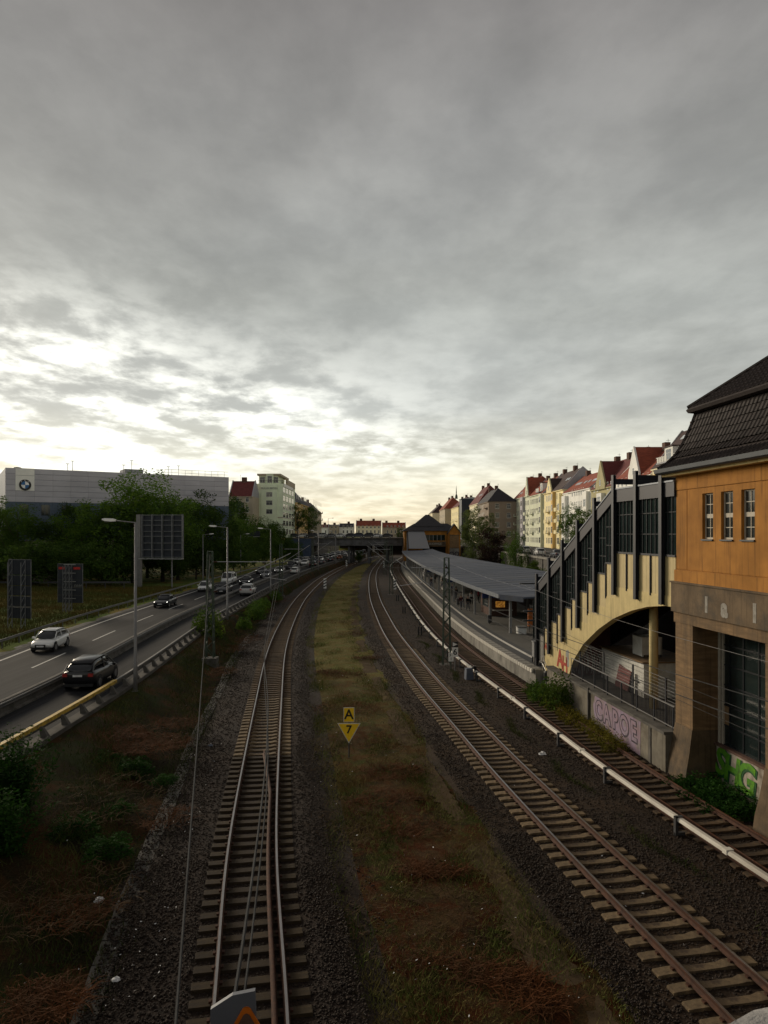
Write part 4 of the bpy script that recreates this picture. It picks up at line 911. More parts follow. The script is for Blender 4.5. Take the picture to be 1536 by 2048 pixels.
house(HX, 104, 28.2, 16.2, 23.2, 'w_cream', 'r_brown', 'tall house with brown roof, balconies and many skylights beside the station roof', cols=[2,5,8,11,14,17,20,23,26], sky=[(2,3.8,.78),(5,6.8,.78),(8.2,10,.78),(12,13.8,.78),(16,17.8,.78),(19.6,21.4,.78),(23,25,.78)], dorm=[(5,8.5),(12.5,16),(20,23.5)], bays=[(24.5,27.3,'w_deepyellow',15)])
house(HX+18, 80, 24, 15.0, 21, 'w_beige', 'r_dred', 'beige house mostly hidden behind the station roof', cols=[3,8,13,18])
# brown house across the side street, its end wall towards us
bh = house(39.5, 268, 32, 16.4, 21.8, 'w_brown', 'r_dark', 'grey brown house with balconies and a dark roof behind the trees', cols=[13,17,21,25,29], bays=[], hip=True, balc=[(3,8,f) for f in range(1, 5)], depth=10.5)
for f in range(4):
    for q in (3.2, 7.6):
        o = window(bh, q, -.0, 3.2+f*3.5, 1.5, 1.9); o.rotation_euler = (0, 0, R(90))
house(41, 306, 34, 17.5, 25.5, 'w_cream', 'r_dred', 'cream house with dark red roof and corner turret farther along the upper street', cols=[3,7,11,15,19,23,27,31], hip=True, sky=[(8,10,.5),(14,16,.5)])
o = house(38.5, 352, 10, 21.5, 22.2, 'navy', 'navy', 'narrow navy blue block between the pale houses', floors=0, depth=12)
house(39, 372, 40, 18.5, 24, 'w_yellow', 'r_dred', 'distant yellow house beyond the navy block', cols=[3,8,13,18,23,28,33], hip=True)
house(36, 420, 40, 19, 26, 'w_beige', 'r_red', 'distant beige house with a red roof and a small spire', cols=[4,10,16,22,28,34], hip=True)
house(32, 470, 40, 18, 23.5, 'w_cream', 'r_brown', 'farthest cream house at the end of the upper street', cols=[4,10,16,22,28,34], hip=True)
sp_ = empty('roof_spire', (44, 432, 31), 0, 'thin green copper spire on a distant roof', 'spire'); MB().lathe([(.9, 0), (.7, 2), (.25, 3), (.3, 4), (.05, 8)], 8).build('spire_body', 'mast_green', sp_)

# upper street retaining wall on the right
uw = empty('street_retaining_wall', (26.5, 60, 0), 0, 'tall stained retaining wall carrying the upper street behind the platform', 'wall')
MB().box(26.0, 26.5, 52, 232, -.4, 5.75).build('wall_face', 'dark_concrete', uw, world=True)
MB().box(25.7, 26.6, 52, 232, 5.752, 6.05).build('coping', 'concrete', uw, world=True)
for y in range(56, 230, 6): MB().box(25.85, 26.0, y, y+.5, -.4, 5.75).build('buttress', 'dark_concrete', uw, world=True)
for y in range(54, 230, 3): MB().box(26.1, 26.18, y, y+.08, 6.05, 7.0).build('railing_post', 'dark_metal', uw, world=True)
MB().box(26.1, 26.17, 52, 232, 6.95, 7.02).box(26.1, 26.17, 52, 232, 6.5, 6.55).build('railing_bar', 'dark_metal', uw, world=True)

# ---------------------------------------------------------------- far station building, bridge
FS = empty('far_station_building', (15, 232, 0), 0, 'yellow station building with steep dark roof at the far end of the platform', 'building')
MB().holed(6.6, 20.6, -.4, 10.75, [(13.4, 19.8, 7.6, 9.45), (12.5, 20.0, 2.0, 5.6)], 230, 230.4).build('front_wall', 'ochre', FS, world=True)
MB().box(6.6, 24.4, 236, 246, -.4, 10.7).box(6.62, 7.0, 230.41, 236, -.4, 10.7).build('wall', 'ochre', FS, world=True)
MB().box(7.05, 24.3, 231.5, 235.9, 0, 10.5).build('inner_wall', 'interior_dark', FS, world=True)
for k in range(5): MB().box(13.4+1.28*k-.07, 13.4+1.28*k+.07, 230.1, 230.3, 7.6, 9.45).build('mullion', 'post_grey', FS, world=True)
for k in range(5): MB().box(13.48+1.28*k, 14.6+1.28*k, 230.2, 230.22, 7.62, 9.43).build('pane', 'dark_glass', FS, world=True)
MB().box(13.2, 20.0, 229.6, 229.9, 5.7, 7.3).build('parapet', 'grey_render', FS, world=True)
tx = text('graffiti_letter', 'ROMZ', .9, 'graf_grey', FS, (16.6-15, -2.42, 6.5), ext=.003, off=.02, sx=1.6)
def hiproof(x0, x1, y0, y1, z0, z1, ins, name='roof'):
    return MB().add([(x0,y0,z0),(x1,y0,z0),(x1,y1,z0),(x0,y1,z0),(x0+ins,y0+ins,z1),(x1-ins,y0+ins,z1),(x1-ins,y1-ins,z1),(x0+ins,y1-ins,z1)], [(0,3,2,1),(4,5,6,7),(0,1,5,4),(1,2,6,5),(2,3,7,6),(3,0,4,7)]).build(name, 'r_dark', FS, world=True)
hiproof(5.9, 25.0, 229.3, 247, 10.76, 13.2, 4.2)
mb = MB().add([(9.2,231.5,12.2),(19.8,231.5,12.2),(19.8,245,12.2),(9.2,245,12.2),(13.9,237.5,16.2),(15.1,237.5,16.2)], [(0,3,2,1),(0,1,5,4),(1,2,5),(2,3,4,5),(3,0,4)]); mb.build('upper_roof', 'r_dark', FS, world=True)
MB().prism([(20.6,-.4),(24.5,-.4),(24.5,10.0),(22.55,12.6),(20.6,10.0)], lambda x, zz, q: (x, q, zz), 227.6, 230.6).build('gable_block', 'ochre', FS, world=True)
MB().prism([(20.3,9.7),(22.55,12.75),(24.8,9.7),(24.8,10.0),(22.55,13.1),(20.3,10.0)], lambda x, zz, q: (x, q, zz), 227.3, 232).build('gable_roof', 'r_dark', FS, world=True)
MB().box(21.1, 24.0, 227.45, 227.62, 5.4, 9.2).build('niche', 'brown_render', FS, world=True); MB().box(21.05, 24.05, 227.4, 227.66, 9.2, 9.5).box(21.05, 24.05, 227.4, 227.66, 5.2, 5.4).build('niche_band', 'grey_render', FS, world=True)
MB().box(21.0, 24.1, 227.5, 227.61, 0, 5.2).build('lower_wall', 'concrete', FS, world=True)
text('graffiti_letter', 'OO', 2.0, 'graf_black', FS, (22.5-15, -4.62, 3.3), ext=.004, off=.06); 
for k in range(5):
    z1 = 10.6-1.08*k; y1 = 229.9-2.2*k
    MB().hexa([(7.7-.0, y1-2.1, z1-1.08), (13.0+.22*k+.2, y1-2.1, z1-1.08), (13.0+.22*k, y1, z1), (7.7, y1, z1)], [(7.7, y1-2.1, z1-.98), (13.2+.22*k, y1-2.1, z1-.98), (13.0+.22*k, y1, z1+.1), (7.7, y1, z1+.1)]).build('stair_roof_panel', 'glazed_roof', FS, world=True)
MB().hexa([(7.3, 219, 3), (7.6, 219, 3), (7.6, 229.9, 3), (7.3, 229.9, 3)], [(7.3, 219, 5.2), (7.6, 219, 5.2), (7.6, 229.9, 10.6), (7.3, 229.9, 10.6)]).build('stair_side_wall', 'hall_steel', FS, world=True)

BR_ = empty('road_bridge', (-12, 240, 6), 0, 'grey girder road bridge crossing motorway and tracks in the distance', 'bridge')
MB().box(-24.5, 6.6, 241, 254, 5.9, 6.5).box(-25, 6.6, 240.4, 241, 5.75, 8.1).box(-25, 6.6, 254, 254.6, 5.75, 8.1).build('girder', 'girder', BR_, world=True)
MB().box(-33, 6.6, 239.9, 255.1, 8.1, 8.5).build('deck', 'dark_concrete', BR_, world=True)
for x in range(-24, 7, 3): MB().box(x-.1, x+.1, 240.25, 240.4, 5.8, 8.1).build('stiffener', 'girder', BR_, world=True)
for x in np.arange(-33, 6.6, 1.5): MB().box(x-.05, x+.05, 240, 240.08, 8.5, 9.6).build('railing_post', 'dark_metal', BR_, world=True)
MB().box(-33, 6.6, 240, 240.08, 9.55, 9.63).box(-33, 6.6, 240, 240.08, 9.15, 9.2).box(-33, 6.6, 240, 240.08, 8.75, 8.8).build('railing_bar', 'dark_metal', BR_, world=True)
MB().box(-33, -24.6, 238.5, 256, -.5, 8.09).build('abutment', 'abut_blue', BR_, world=True)
MB().box(-24.6, -23.9, 240.4, 300, .5, 5.7).build('side_wall', 'dark_concrete', BR_, world=True)
for x, y in ((-11.9, 242), (-11.3, 247), (-10.7, 252), (-5.2, 242), (-5.0, 247), (-4.9, 252), (.9, 242), (1.2, 247), (1.4, 252)): MB().box(x-.35, x+.35, y-.4, y+.4, -.5, 5.9).build('pier', 'girder', BR_, world=True)
MB().box(6.62, 7.3, 241, 255, -.5, 8.09).build('east_abutment', 'brick_dark', BR_, world=True)
fw_ = empty('far_portal_wall', (-5, 345, 0), 0, 'far concrete portal wall closing the cutting beyond the bridge', 'wall')
MB().holed(-45, 40, -.6, 7.0, [(-22, -5.6, -.6, 5.5), (-4.5, 18, -.6, 4.8)], 344.2, 345).build('wall_face', 'concrete', fw_, world=True)
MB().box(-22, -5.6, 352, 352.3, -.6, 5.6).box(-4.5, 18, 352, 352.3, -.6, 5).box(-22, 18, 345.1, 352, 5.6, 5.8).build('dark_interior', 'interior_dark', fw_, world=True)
# distant houses beyond the bridge, facing us
DH = [(-33.4, 425, 5, 4.2, 6.2, 'w_white', 'r_dred', 'small white house with dark red roof beyond the bridge, nearest the dark tree'), (-27.8, 432, 6, 5.4, 6.2, 'w_beige', 'r_dark', 'plain beige block beyond the bridge with a dark roof'),
      (-18.6, 436, 9, 4.6, 7.0, 'w_white', 'r_dark', 'white gabled house beyond the middle of the bridge'), (-1.6, 428, 15.4, 5.2, 8.6, 'w_cream', 'r_red', 'long cream house with bright red roof beyond the bridge'),
      (13.2, 428, 14.4, 4.4, 7.4, 'w_beige', 'r_red', 'wide beige house with a red roof just left of the far station')]
for x, y, wd, ev, rg, wm, rm, lb in DH:
    house(x, y, wd, ev, rg, wm, rm, lb, rz=R(90), zb=9.2, depth=12, floors=2, cols=[1.5+2.4*i for i in range(int((wd-1)/2.4))], first=.9, fh=3.0, group='distant houses beyond the bridge')

# ---------------------------------------------------------------- buildings above the trees on the left
A0 = Vector((-72, 135, 8.5)); ang = math.atan2(23, 37.2)
BM = empty('car_showroom', A0, ang, 'large grey clad dealership hall with a round emblem above the trees', 'building')
zo = -8.5
MB().box(0, 44, .12, 30, 0, 13.85).build('wall', 'clad_blue', BM)
for r_ in range(6):
    for c in range(14):
        if c == 1 and r_ >= 2: continue
        x0 = (0 if c == 0 else 1.72) if c < 2 else 5.02+(c-2)*3.25
        x1 = 1.70 if c == 0 else (5.0 if c == 1 else x0+3.23)
        MB().box(x0, x1, 0, .119, 7.5+r_*1.08, 7.5+r_*1.08+1.03).build('cladding_panel', 'clad_grey', BM)
MB().box(1.72, 5.0, -.04, .118, 9.66, 12.55).build('emblem_panel', 'w_white', BM); MB().box(1.72, 5.0, -.04, .118, 12.6, 13.96).build('emblem_panel', 'w_white', BM)
em = MB().lathe([(1.06, -.16), (1.06, -.045)], 36, (3.36, 0, 10.75), 'y').build('emblem', 'emblem_black', BM)
def quarter(a0, m_):
    p = [(3.36, 10.75)] + [(3.36+.68*math.cos(a0+i*math.pi/16), 10.75+.68*math.sin(a0+i*math.pi/16)) for i in range(9)]
    MB().prism(p, lambda a, zz, q: (a, q, zz), -.175, -.161).build('emblem_quarter', m_, em)
for k in range(4): quarter(k*math.pi/2, 'emblem_white' if k % 2 == 0 else 'emblem_blue')
for ch, a in (('B', 135), ('M', 90), ('W', 45)):
    text('emblem_letter', ch, .36, 'emblem_white', em, (3.36+.87*math.cos(R(a)), -.17, 10.75+.87*math.sin(R(a))), rot=(R(90), 0, 0), ext=.01)
MB().box(0, 44, .06, .118, 4.6, 7.48).build('blue_band', 'clad_blue', BM)
MB().box(0, 44, -.05, .118, 4.2, 4.6).build('ledge', 'clad_blue', BM)
for k in range(11):
    x = 2.5+k*3.7; MB().box(x, x+1.5, .02, .058, 4.9, 7.0).build('window', 'dark_glass', BM)
for k in range(60): 
    x = .3+.72*k
    MB().box(x, x+.06, .0, .057, 4.65, 7.4).build('rib', 'clad_blue', BM)
MB().box(22.4, 26.2, 3, 8, 13.86, 15.0).build('roof_plant', 'w_grey', BM); MB().lathe([(.9, 13.86), (.7, 14.2), (.2, 14.3)], 14, (2.2, 2, 0)).build('roof_dome', 'black_paint', BM)
for k in range(10): MB().box(30+k*1.45, 30.06+k*1.45, .3, .36, 13.85, 15.1).build('roof_rail_post', 'galvanised', BM)
MB().box(30, 43.9, .3, .35, 15.05, 15.12).box(30, 43.9, .3, .35, 14.4, 14.46).build('roof_rail', 'galvanised', BM)
for k, (x, h_) in enumerate(((11.2, 1.6), (12.1, 2.2), (22.0, 1.9), (23.6, 2.9), (29, 1.2), (31.2, 2.0), (33.4, 2.3))):
    MB().tube((x, 2, 13.8), (x, 2, 13.85+h_), .05, 5).box(x-.35, x+.35, 1.97, 2.03, 13.75+h_, 13.85+h_).build('roof_mast', 'dark_metal', BM)
house(-39.6, 214, 7.2, 12.6, 17.6, 'w_beige', 'r_dred', 'beige house with dark red roof left of the mint green building', rz=R(90), zb=8.5, depth=13, floors=4, cols=[1.6, 4.6], group='houses above the left embankment')
nb_ = empty('dark_annex', (-47.5, 205, 8.5), 0, 'small dark flat roofed block between the dealership and the red roofed house', 'building')
MB().box(0, 5.5, 0, 8, 0, 10.6).build('wall', 'navy', nb_); MB().box(.6, 2.4, -.06, 0, 8.3, 9.9).box(3.0, 4.9, -.06, 0, 8.3, 9.9).build('window', 'house_glass', nb_)
G_ = empty('mint_building', (-40, 225, 8.5), 0, 'tall mint green office building with roof terrace and lettering', 'building')
MB().box(0, 8.0, 0, 30, 0, 17.2).build('wall', 'w_mint', G_); MB().box(1.1, 6.3, -.35, 0, 0, 17.0).build('front_panel', 'w_mint', G_)
MB().box(-1.6, 0, 1.5, 20, 0, 17.3).build('side_wing', 'w_mint', G_); MB().box(-1.62, 8.02, -.08, 30.05, 6.3, 6.6).box(-1.62, 8.02, -.06, 30.03, 4.1, 4.3).build('string_course', 'w_beige', G_)
MB().box(.2, 6.0, 1.0, 18, 17.2, 19.8).box(2.6, 4.9, .3, 1, 17.2, 20.3).build('penthouse', 'w_mint', G_); MB().box(-.3, 7.2, .4, 20, 19.82, 20.4).build('penthouse_roof', 'w_beige', G_)
MB().box(7.4, 8.1, 10, 30, 17.2, 19.2).build('roof_stair', 'w_beige', G_)
MB().box(.1, 7.95, .02, .1, 18.15, 18.22).box(7.9, 7.97, .1, 10, 18.15, 18.22).build('terrace_rail', 'dark_metal', G_)
for x in np.arange(.1, 8, .6): MB().box(x, x+.04, .03, .08, 17.2, 18.2).build('terrace_post', 'dark_metal', G_)
text('sign_letters', 'MÜLLER BETTEN', .78, 'post_grey', G_, (3.7, -.40, 15.7), ext=.05, sx=.92)
for k, zz in enumerate((13.0, 10.4, 7.6)):
    o = window(G_, 3.7, -.35, zz, 2.0, 1.5); o.rotation_euler = (0, 0, R(90))
for k in range(2):
    o = window(G_, 1.3+k*4.2, .98, 17.5, 1.7, 1.9); o.rotation_euler = (0, 0, R(90))
o = window(G_, 3.75, .29, 17.5, 1.5, 2.2); o.rotation_euler = (0, 0, R(90))
for f in range(6):
    for k in range(4):
        o = window(G_, 8.0, 2.5+k*7, 1.2+f*2.65, 5.0, 1.7); o.rotation_euler = (0, 0, R(180))
MB().box(8.02, 8.2, 1, 24, 16.3, 17.3).build('white_sign_band', 'w_white', G_)
house(-31.8, 297, 40, 12.6, 18.5, 'w_deepyellow', 'r_dark', 'ochre house with dark roof just behind the mint green building', zb=8.5, rz=R(180), cols=[3, 8, 13, 18, 23, 28, 33, 38], group='houses above the left embankment')
house(-30, 341, 42, 11.0, 16.0, 'w_beige', 'r_brown', 'farther beige house stepping down behind the ochre one', zb=8.5, rz=R(180), cols=[3, 8, 13, 18, 23, 28, 33, 38], group='houses above the left embankment')

# ---------------------------------------------------------------- street lamps
def lamp(loc, rz, label, h=9.7, group='street lamps along the motorway'):
    l = empty('street_lamp', loc, rz, label, 'street lamp', group)
    MB().path([(0, 0, -.2), (0, 0, 1.6), (0, 0, 1.65), (0, 0, h)], [.13, .12, .10, .065], 8).build('pole', 'lamp_grey', l, True)
    MB().path([(0, 0, h-.03), (-1.25, 0, h+.1)], [.045, .035], 6).build('arm', 'lamp_grey', l, True)
    hd = MB().loft([[(-1.15, -.06, h+.05), (-1.15, .06, h+.05), (-1.15, .05, h+.16), (-1.15, -.05, h+.16)], [(-1.4, -.15, h+.04), (-1.4, .15, h+.04), (-1.4, .10, h+.21), (-1.4, -.10, h+.21)], [(-1.75, -.14, h+.07), (-1.75, .14, h+.07), (-1.75, .09, h+.23), (-1.75, -.09, h+.23)], [(-1.95, -.07, h+.13), (-1.95, .07, h+.13), (-1.95, .05, h+.2), (-1.95, -.05, h+.2)]]).build('lamp_head', 'white_enamel', l)
    MB().box(-1.78, -1.4, -.1, .1, h+.01, h+.04).build('lens', 'window_glass', hd)
    MB().box(-.16, .16, -.16, .16, -.1, .04).build('base_plate', 'lamp_grey', l); return l
for y, lb in ((40.6, 'tall grey street lamp closest to the camera, beside the black SUV'), (74, 'second street lamp along the guard rail, beside the lattice mast'), (106, 'third street lamp along the guard rail'), (142, 'fourth street lamp along the guard rail'), (176, 'fifth street lamp along the guard rail'), (212, 'street lamp along the guard rail just before the bridge')):
    lamp(GR.P(y, .75, .85), GR.head(y)-.1, lb)
for y, lb in ((128, 'slim lamp post in front of the dark trees, first across the motorway'), (160, 'slim lamp post in front of the dark trees, second across the motorway')):
    lamp(GR.P(y, -14.8, .9), GR.head(y)+math.pi, lb, 8.8)
lamp((-19, 241.5, 8.5), R(180), 'lamp post standing on the far bridge', 6.5)

# ---------------------------------------------------------------- road signs seen from behind
mat('sign_back', (.035, .040, .052), .55, var=.15, scale=1, metal=.2); mat('sign_red', (.50, .035, .03), .5); mat('sign_edge', (.16, .165, .175), .5, metal=.4)
def truss(mb, x, z0, z1, dp, st):
    mb.tube((x, 0, z0), (x, 0, z1), .04).tube((x, dp, z0), (x, dp, z1*.97), .04); zz = z0
    while zz+st < z1: mb.tube((x, dp, zz), (x, 0, zz+st), .022); zz += st
    return mb
s1 = empty('direction_sign', (-34.2, 66.5, 1.0), R(-14), 'tall dark back of a road sign on two lattice posts at the left edge', 'road sign', 'road signs seen from behind')
for k, (z0, z1) in enumerate(((.95, 2.0), (2.1, 3.05), (3.1, 4.0), (4.05, 5.0), (5.05, 6.45))): MB().box(-1.2+(.1 if k == 4 else 0), 1.25, .05, .10, z0, z1-.03).build('panel', 'sign_back', s1)
MB().box(-1.2, 1.25, .0, .05, 2.0, 2.08).box(-1.22, 1.27, .04, .09, 6.42, 6.48).box(-1.24, -1.19, .04, .11, .9, 6.4).box(1.25, 1.29, .04, .11, .9, 6.45).build('edge_rail', 'sign_edge', s1)
for x in (-.75, .7): truss(MB(), x, 0, 6.4, -.55, .8).build('lattice_post', 'sign_edge', s1)
s2 = empty('direction_sign', (-35.4, 80, 1.0), R(-12), 'wide dark back of a road sign with two red labels, in the meadow', 'road sign', 'road signs seen from behind')
for k in range(5): MB().box(-1.55, 1.55, .05, .10, 1.1+k*.87, 1.1+k*.87+.85).build('panel', 'sign_back', s2)
MB().box(-1.6, -1.55, .04, .11, 1.1, 5.45).box(1.55, 1.6, .04, .11, 1.1, 5.45).box(-1.6, 1.6, .04, .11, 5.45, 5.5).build('edge_rail', 'sign_edge', s2)
for k in range(5): MB().box(-.75, .75, -.06, .0, 1.55+k*.95, 1.63+k*.95).build('cross_rail', 'galvanised', s2)
for x in (-.6, -.2, .25): truss(MB(), x, 0, 5.4, -.4, .6).build('lattice_post', 'sign_edge', s2)
for x in (-1.05, .85): MB().box(x-.42, x+.42, .035, .048, 4.85, 5.12).build('red_label', 'sign_red', s2)
text('scribble', 'SWM', .42, 'graf_grey', s2, (.95, .03, 3.0), ext=.003, shear=.3)
gs = empty('gantry_sign', (-40, 116, 1.0), R(-8), 'large cantilevered gantry sign seen from behind on a thick grey column', 'road sign', 'road signs seen from behind')
MB().box(-.35, .35, -.35, .35, -.2, 12).build('column', 'lamp_grey', gs)
for k in range(4):
    for j in range(2): MB().box(.6+k*1.75, .6+k*1.75+1.7, .25, .32, 5.1+j*3.4, 5.1+j*3.4+3.3).build('panel', 'sign_back', gs)
for k in range(5): MB().box(.5+k*1.72, .66+k*1.72, -.25, .2, 4.8, 12.0).build('frame_upright', 'sign_edge', gs)
mb = MB(); [mb.box(.35, 7.6, -.15, .1, zz, zz+.1) for zz in (5.0, 6.2, 7.3, 8.4, 9.2, 10.2, 11.0, 11.85)]; mb.build('frame_rail', 'sign_edge', gs)
MB().box(.3, 7.7, -.9, -.1, 4.75, 4.85).build('walkway', 'galvanised', gs); MB().tube((5.6, .1, -.2), (5.6, .1, 5), .12, 8).build('support_leg', 'lamp_grey', gs)
g2 = empty('gantry_sign', (-36, 186, 1.0), R(-6), 'smaller distant gantry sign in front of the dark trees', 'road sign', 'road signs seen from behind')
MB().box(-.2, .2, -.2, .2, 0, 9.5).build('column', 'lamp_grey', g2); MB().box(-5, 3.5, .2, .3, 8.2, 9.5).build('panel', 'sign_back', g2); MB().box(-7, 3.5, -.1, .1, 8.0, 8.15).build('frame_rail', 'galvanised', g2)
ts = empty('warning_sign', (-44.5, 100, 1.2), R(-12), 'small triangular road sign seen from behind at the edge of the trees', 'road sign', 'road signs seen from behind')
MB().tube((0, 0, 0), (0, 0, 3.6), .05).build('post', 'lamp_grey', ts); MB().prism([(-.55, 2.6), (.55, 2.6), (0, 3.6)], lambda x, zz, q: (x, q, zz), .06, .09).build('plate', 'sign_edge', ts)
# ---------------------------------------------------------------- catenary masts and wires
def mast(loc, h, label, reach, group='lattice catenary masts', arms=True, side=1):
    m = empty('catenary_mast', loc, 0, label, 'catenary mast', group)
    w0, w1 = .30, .17
    def cr(zz, sx, sy): q = w0+(w1-w0)*zz/h; return (sx*q, sy*q*.8, zz)
    for sx in (-1, 1):
        for sy in (-1, 1): MB().tube(cr(0, sx, sy), cr(h, sx, sy), .055, 4).build('corner_leg', 'mast_green', m)
    lb = MB(); zz = .25; k = 0
    while zz+.62 < h:
        for sy in (-1, 1): lb.tube(cr(zz, -1 if k % 2 else 1, sy), cr(zz+.6, 1 if k % 2 else -1, sy), .028, 4)
        for sx in (-1, 1): lb.tube(cr(zz, sx, -1 if k % 2 else 1), cr(zz+.6, sx, 1 if k % 2 else -1), .028, 4)
        zz += .6; k += 1
    lb.build('lattice_bracing', 'mast_green', m)
    MB().box(-.55, .55, -.5, .5, -.6, .18).build('foundation', 'dark_concrete', m); MB().box(-.2, .2, -.16, .16, h, h+.06).build('cap', 'mast_green', m)
    if arms:
        s = side; e = reach
        MB().tube((s*.2, 0, h-.75), (e, 0, h-.75), .032).build('top_tube', 'galvanised', m); MB().tube((s*.2, 0, h-3.0), (e+s*1.2, 0, h-.1), .032).build('bracket_tube', 'galvanised', m)
        MB().tube((e-s*.9, 0, h-1.9), (e+s*.9, 0, h-2.15), .025).tube((e-s*.6, 0, h-.75), (e-s*.9, 0, h-1.9), .012).build('registration_arm', 'galvanised', m)
        for zz in (h-.75, h-3.0): MB().lathe([(.03, 0), (.07, .05), (.04, .1), (.07, .15), (.04, .2), (.07, .25), (.03, .3)], 8, (s*.25, 0, zz), 'x').build('insulator', 'rust', m)
    return m
mast((-13.2, 53.9, .3), 8.2, 'green lattice mast beside the guard rail, close to the second street lamp', 4.9)
mast((4.85, 55, -.4), 8.4, 'green lattice mast between the middle and platform tracks', -2.75, side=-1)
for y, lb in ((112, 'lattice mast by the leftmost track, next after the first one'), (168, 'lattice mast by the leftmost track, small in the distance')): p = TA.P(y, -3.4, 0); mast(p, 8.2, lb, 3.4)
for y, lb in ((118, 'lattice mast between middle and platform tracks, halfway along the platform'), (172, 'lattice mast between middle and platform tracks, near the far end of the platform'), (214, 'lattice mast close in front of the far bridge')): p = TB.P(y, 2.9, -.4); mast(p, 8.4, lb, -2.9, side=-1)
def wire(pts, label, r=.014):
    e = empty('overhead_wire', pts[0], 0, label, 'overhead wire', 'overhead wires'); MB().path(pts, r, 5).build('strand', 'wire', e, world=True)
def catenary(cv, ys, lbl, off=0.0):
    con = [cv.P(y, off+.3+.08*math.sin(y*.058), 5.75) for y in yr(1.2, ys[-1], .02, 1)]
    wire(con, 'contact wire hanging over the '+lbl, .012)
    mes = []; dr = []
    for y in yr(1.2, ys[-1], .02, 1.2):
        i = max(0, np.searchsorted(ys, y)-1); i = min(i, len(ys)-2); q = (y-ys[i])/(ys[i+1]-ys[i]); mes.append(cv.P(y, off+.3+.08*math.sin(y*.058), 7.4-1.2*4*q*(1-q) if y > ys[1] or True else 7))
    mes = [p+Vector((.12*min(1, max(0, (12-p.y)/8)), 0, 0)) for p in mes]
    wire(mes, 'sagging messenger wire above the contact wire of the '+lbl, .012)
catenary(TA, [0, 54, 112, 168, 225], 'leftmost track'); catenary(TB, [-5, 55, 118, 172, 230], 'middle track')
wire([Vector((-1.7, 5.6, 5.3)) + (Vector((-13.2, 53.9, 8.4))-Vector((-1.7, 5.6, 5.3)))*(i/20) + Vector((0, 0, -.5*4*(i/20)*(1-i/20))) for i in range(21)], 'pale feeder wire running from the lattice mast down to the lower left', .016)

# ---------------------------------------------------------------- railway signs
sg = empty('speed_sign', gnd(698, 1515, -.35), 0, 'yellow railway sign with letter A above a triangle with a 7', 'railway sign')
MB().tube((0, 0, 0), (0, 0, 2.2), .03, 8).build('post', 'dark_metal', sg)
pl_ = MB().box(-.25, .25, -.045, -.033, 1.63, 2.30).build('letter_plate', 'cover_white', sg); MB().box(-.225, .225, -.052, -.046, 1.655, 2.275).build('yellow_face', 'sign_yellow', pl_)
text('lettering', 'A', .62, 'black_paint', pl_, (0, -.055, 1.965), ext=.002, off=.012)
tr = MB().prism([(-.53, 1.58), (.53, 1.58), (0, .66)], lambda x, zz, q: (x, q, zz), -.045, -.033).build('triangle_plate', 'cover_white', sg); MB().prism([(-.475, 1.55), (.475, 1.55), (0, .725)], lambda x, zz, q: (x, q, zz), -.052, -.046).build('yellow_face', 'sign_yellow', tr)
text('lettering', '7', .52, 'black_paint', tr, (0, -.055, 1.28), ext=.002, off=.012)
s6 = empty('speed_sign', gnd(910, 1345, -.3), 0, 'white sign with black figure 6 under a black wedge, beside the third rail', 'railway sign')
MB().tube((0, 0, 0), (0, 0, 2.0), .04, 8).build('post', 'lamp_grey', s6); pl_ = MB().box(-.22, .22, -.06, -.045, 1.15, 1.85).build('plate', 'white_enamel', s6)
text('lettering', '6', .62, 'black_paint', pl_, (0, -.063, 1.5), ext=.002, off=.012)
p2 = MB().box(-.22, .22, -.06, -.045, 1.87, 2.27).build('wedge_plate', 'black_paint', s6); MB().prism([(-.17, 1.92), (-.17, 2.22), (.19, 2.08)], lambda x, zz, q: (x, q, zz), -.066, -.061).build('wedge', 'white_enamel', p2)
k3 = empty('kilometre_board', gnd(902, 1343, -.3), 0, 'small white kilometre board reading 31 over 1', 'railway sign')
MB().tube((0, 0, 0), (0, 0, 1.2), .03, 6).build('post', 'mast_green', k3); pl_ = MB().box(-.19, .19, -.05, -.035, .75, 1.4).build('plate', 'white_enamel', k3)
text('lettering', '31', .3, 'black_paint', pl_, (0, -.053, 1.22), ext=.002, off=.006); text('lettering', '1', .3, 'black_paint', pl_, (0, -.053, .93), ext=.002, off=.006)
def marker(p, label):
    m = empty('striped_marker', p, 0, label, 'marker board', 'striped marker boards')
    MB().tube((0, 0, -.2), (0, 0, .5), .04, 6).build('post', 'lamp_grey', m); b = MB().box(-.23, .23, -.03, .03, .45, 2.15).build('board', 'white_enamel', m)
    for k in range(3): MB().prism([(-.23, .62+k*.5), (.23, .86+k*.5), (.23, 1.08+k*.5), (-.23, .84+k*.5)], lambda x, zz, q: (x, q, zz), -.037, -.031).build('stripe', 'black_paint', b)
marker(gnd(650, 1182, 0), 'black and white striped marker board right of the leftmost track'); marker(gnd(790, 1184, -.3), 'black and white striped marker board between middle and platform tracks')
marker(gnd(693, 1135, 0), 'distant striped marker board right of the leftmost track'); marker(gnd(768, 1138, -.3), 'distant striped marker board left of the platform track'); marker(gnd(733, 1119, 0), 'farthest striped marker board near the bridge')
for u, v, lb in ((795, 1203, 'first'), (808, 1228, 'second'), (840, 1272, 'third')):
    b = empty('track_magnet_post', gnd(u, v, -.3), 0, lb+' small black double post between the tracks, counted from the bridge', 'post', 'small black double posts')
    for x in (-.14, .14): MB().box(x-.07, x+.07, -.05, .05, 0, .95).build('stake', 'black_paint', b)
    MB().box(-.2, .2, -.03, .03, .35, .42).build('cross_bar', 'dark_metal', b)
fb_ = empty('feeder_box', TC.P(49.6, -2.0, -.3), .2, 'blue grey cable box with black cables at the joint of the third rail', 'cable box')
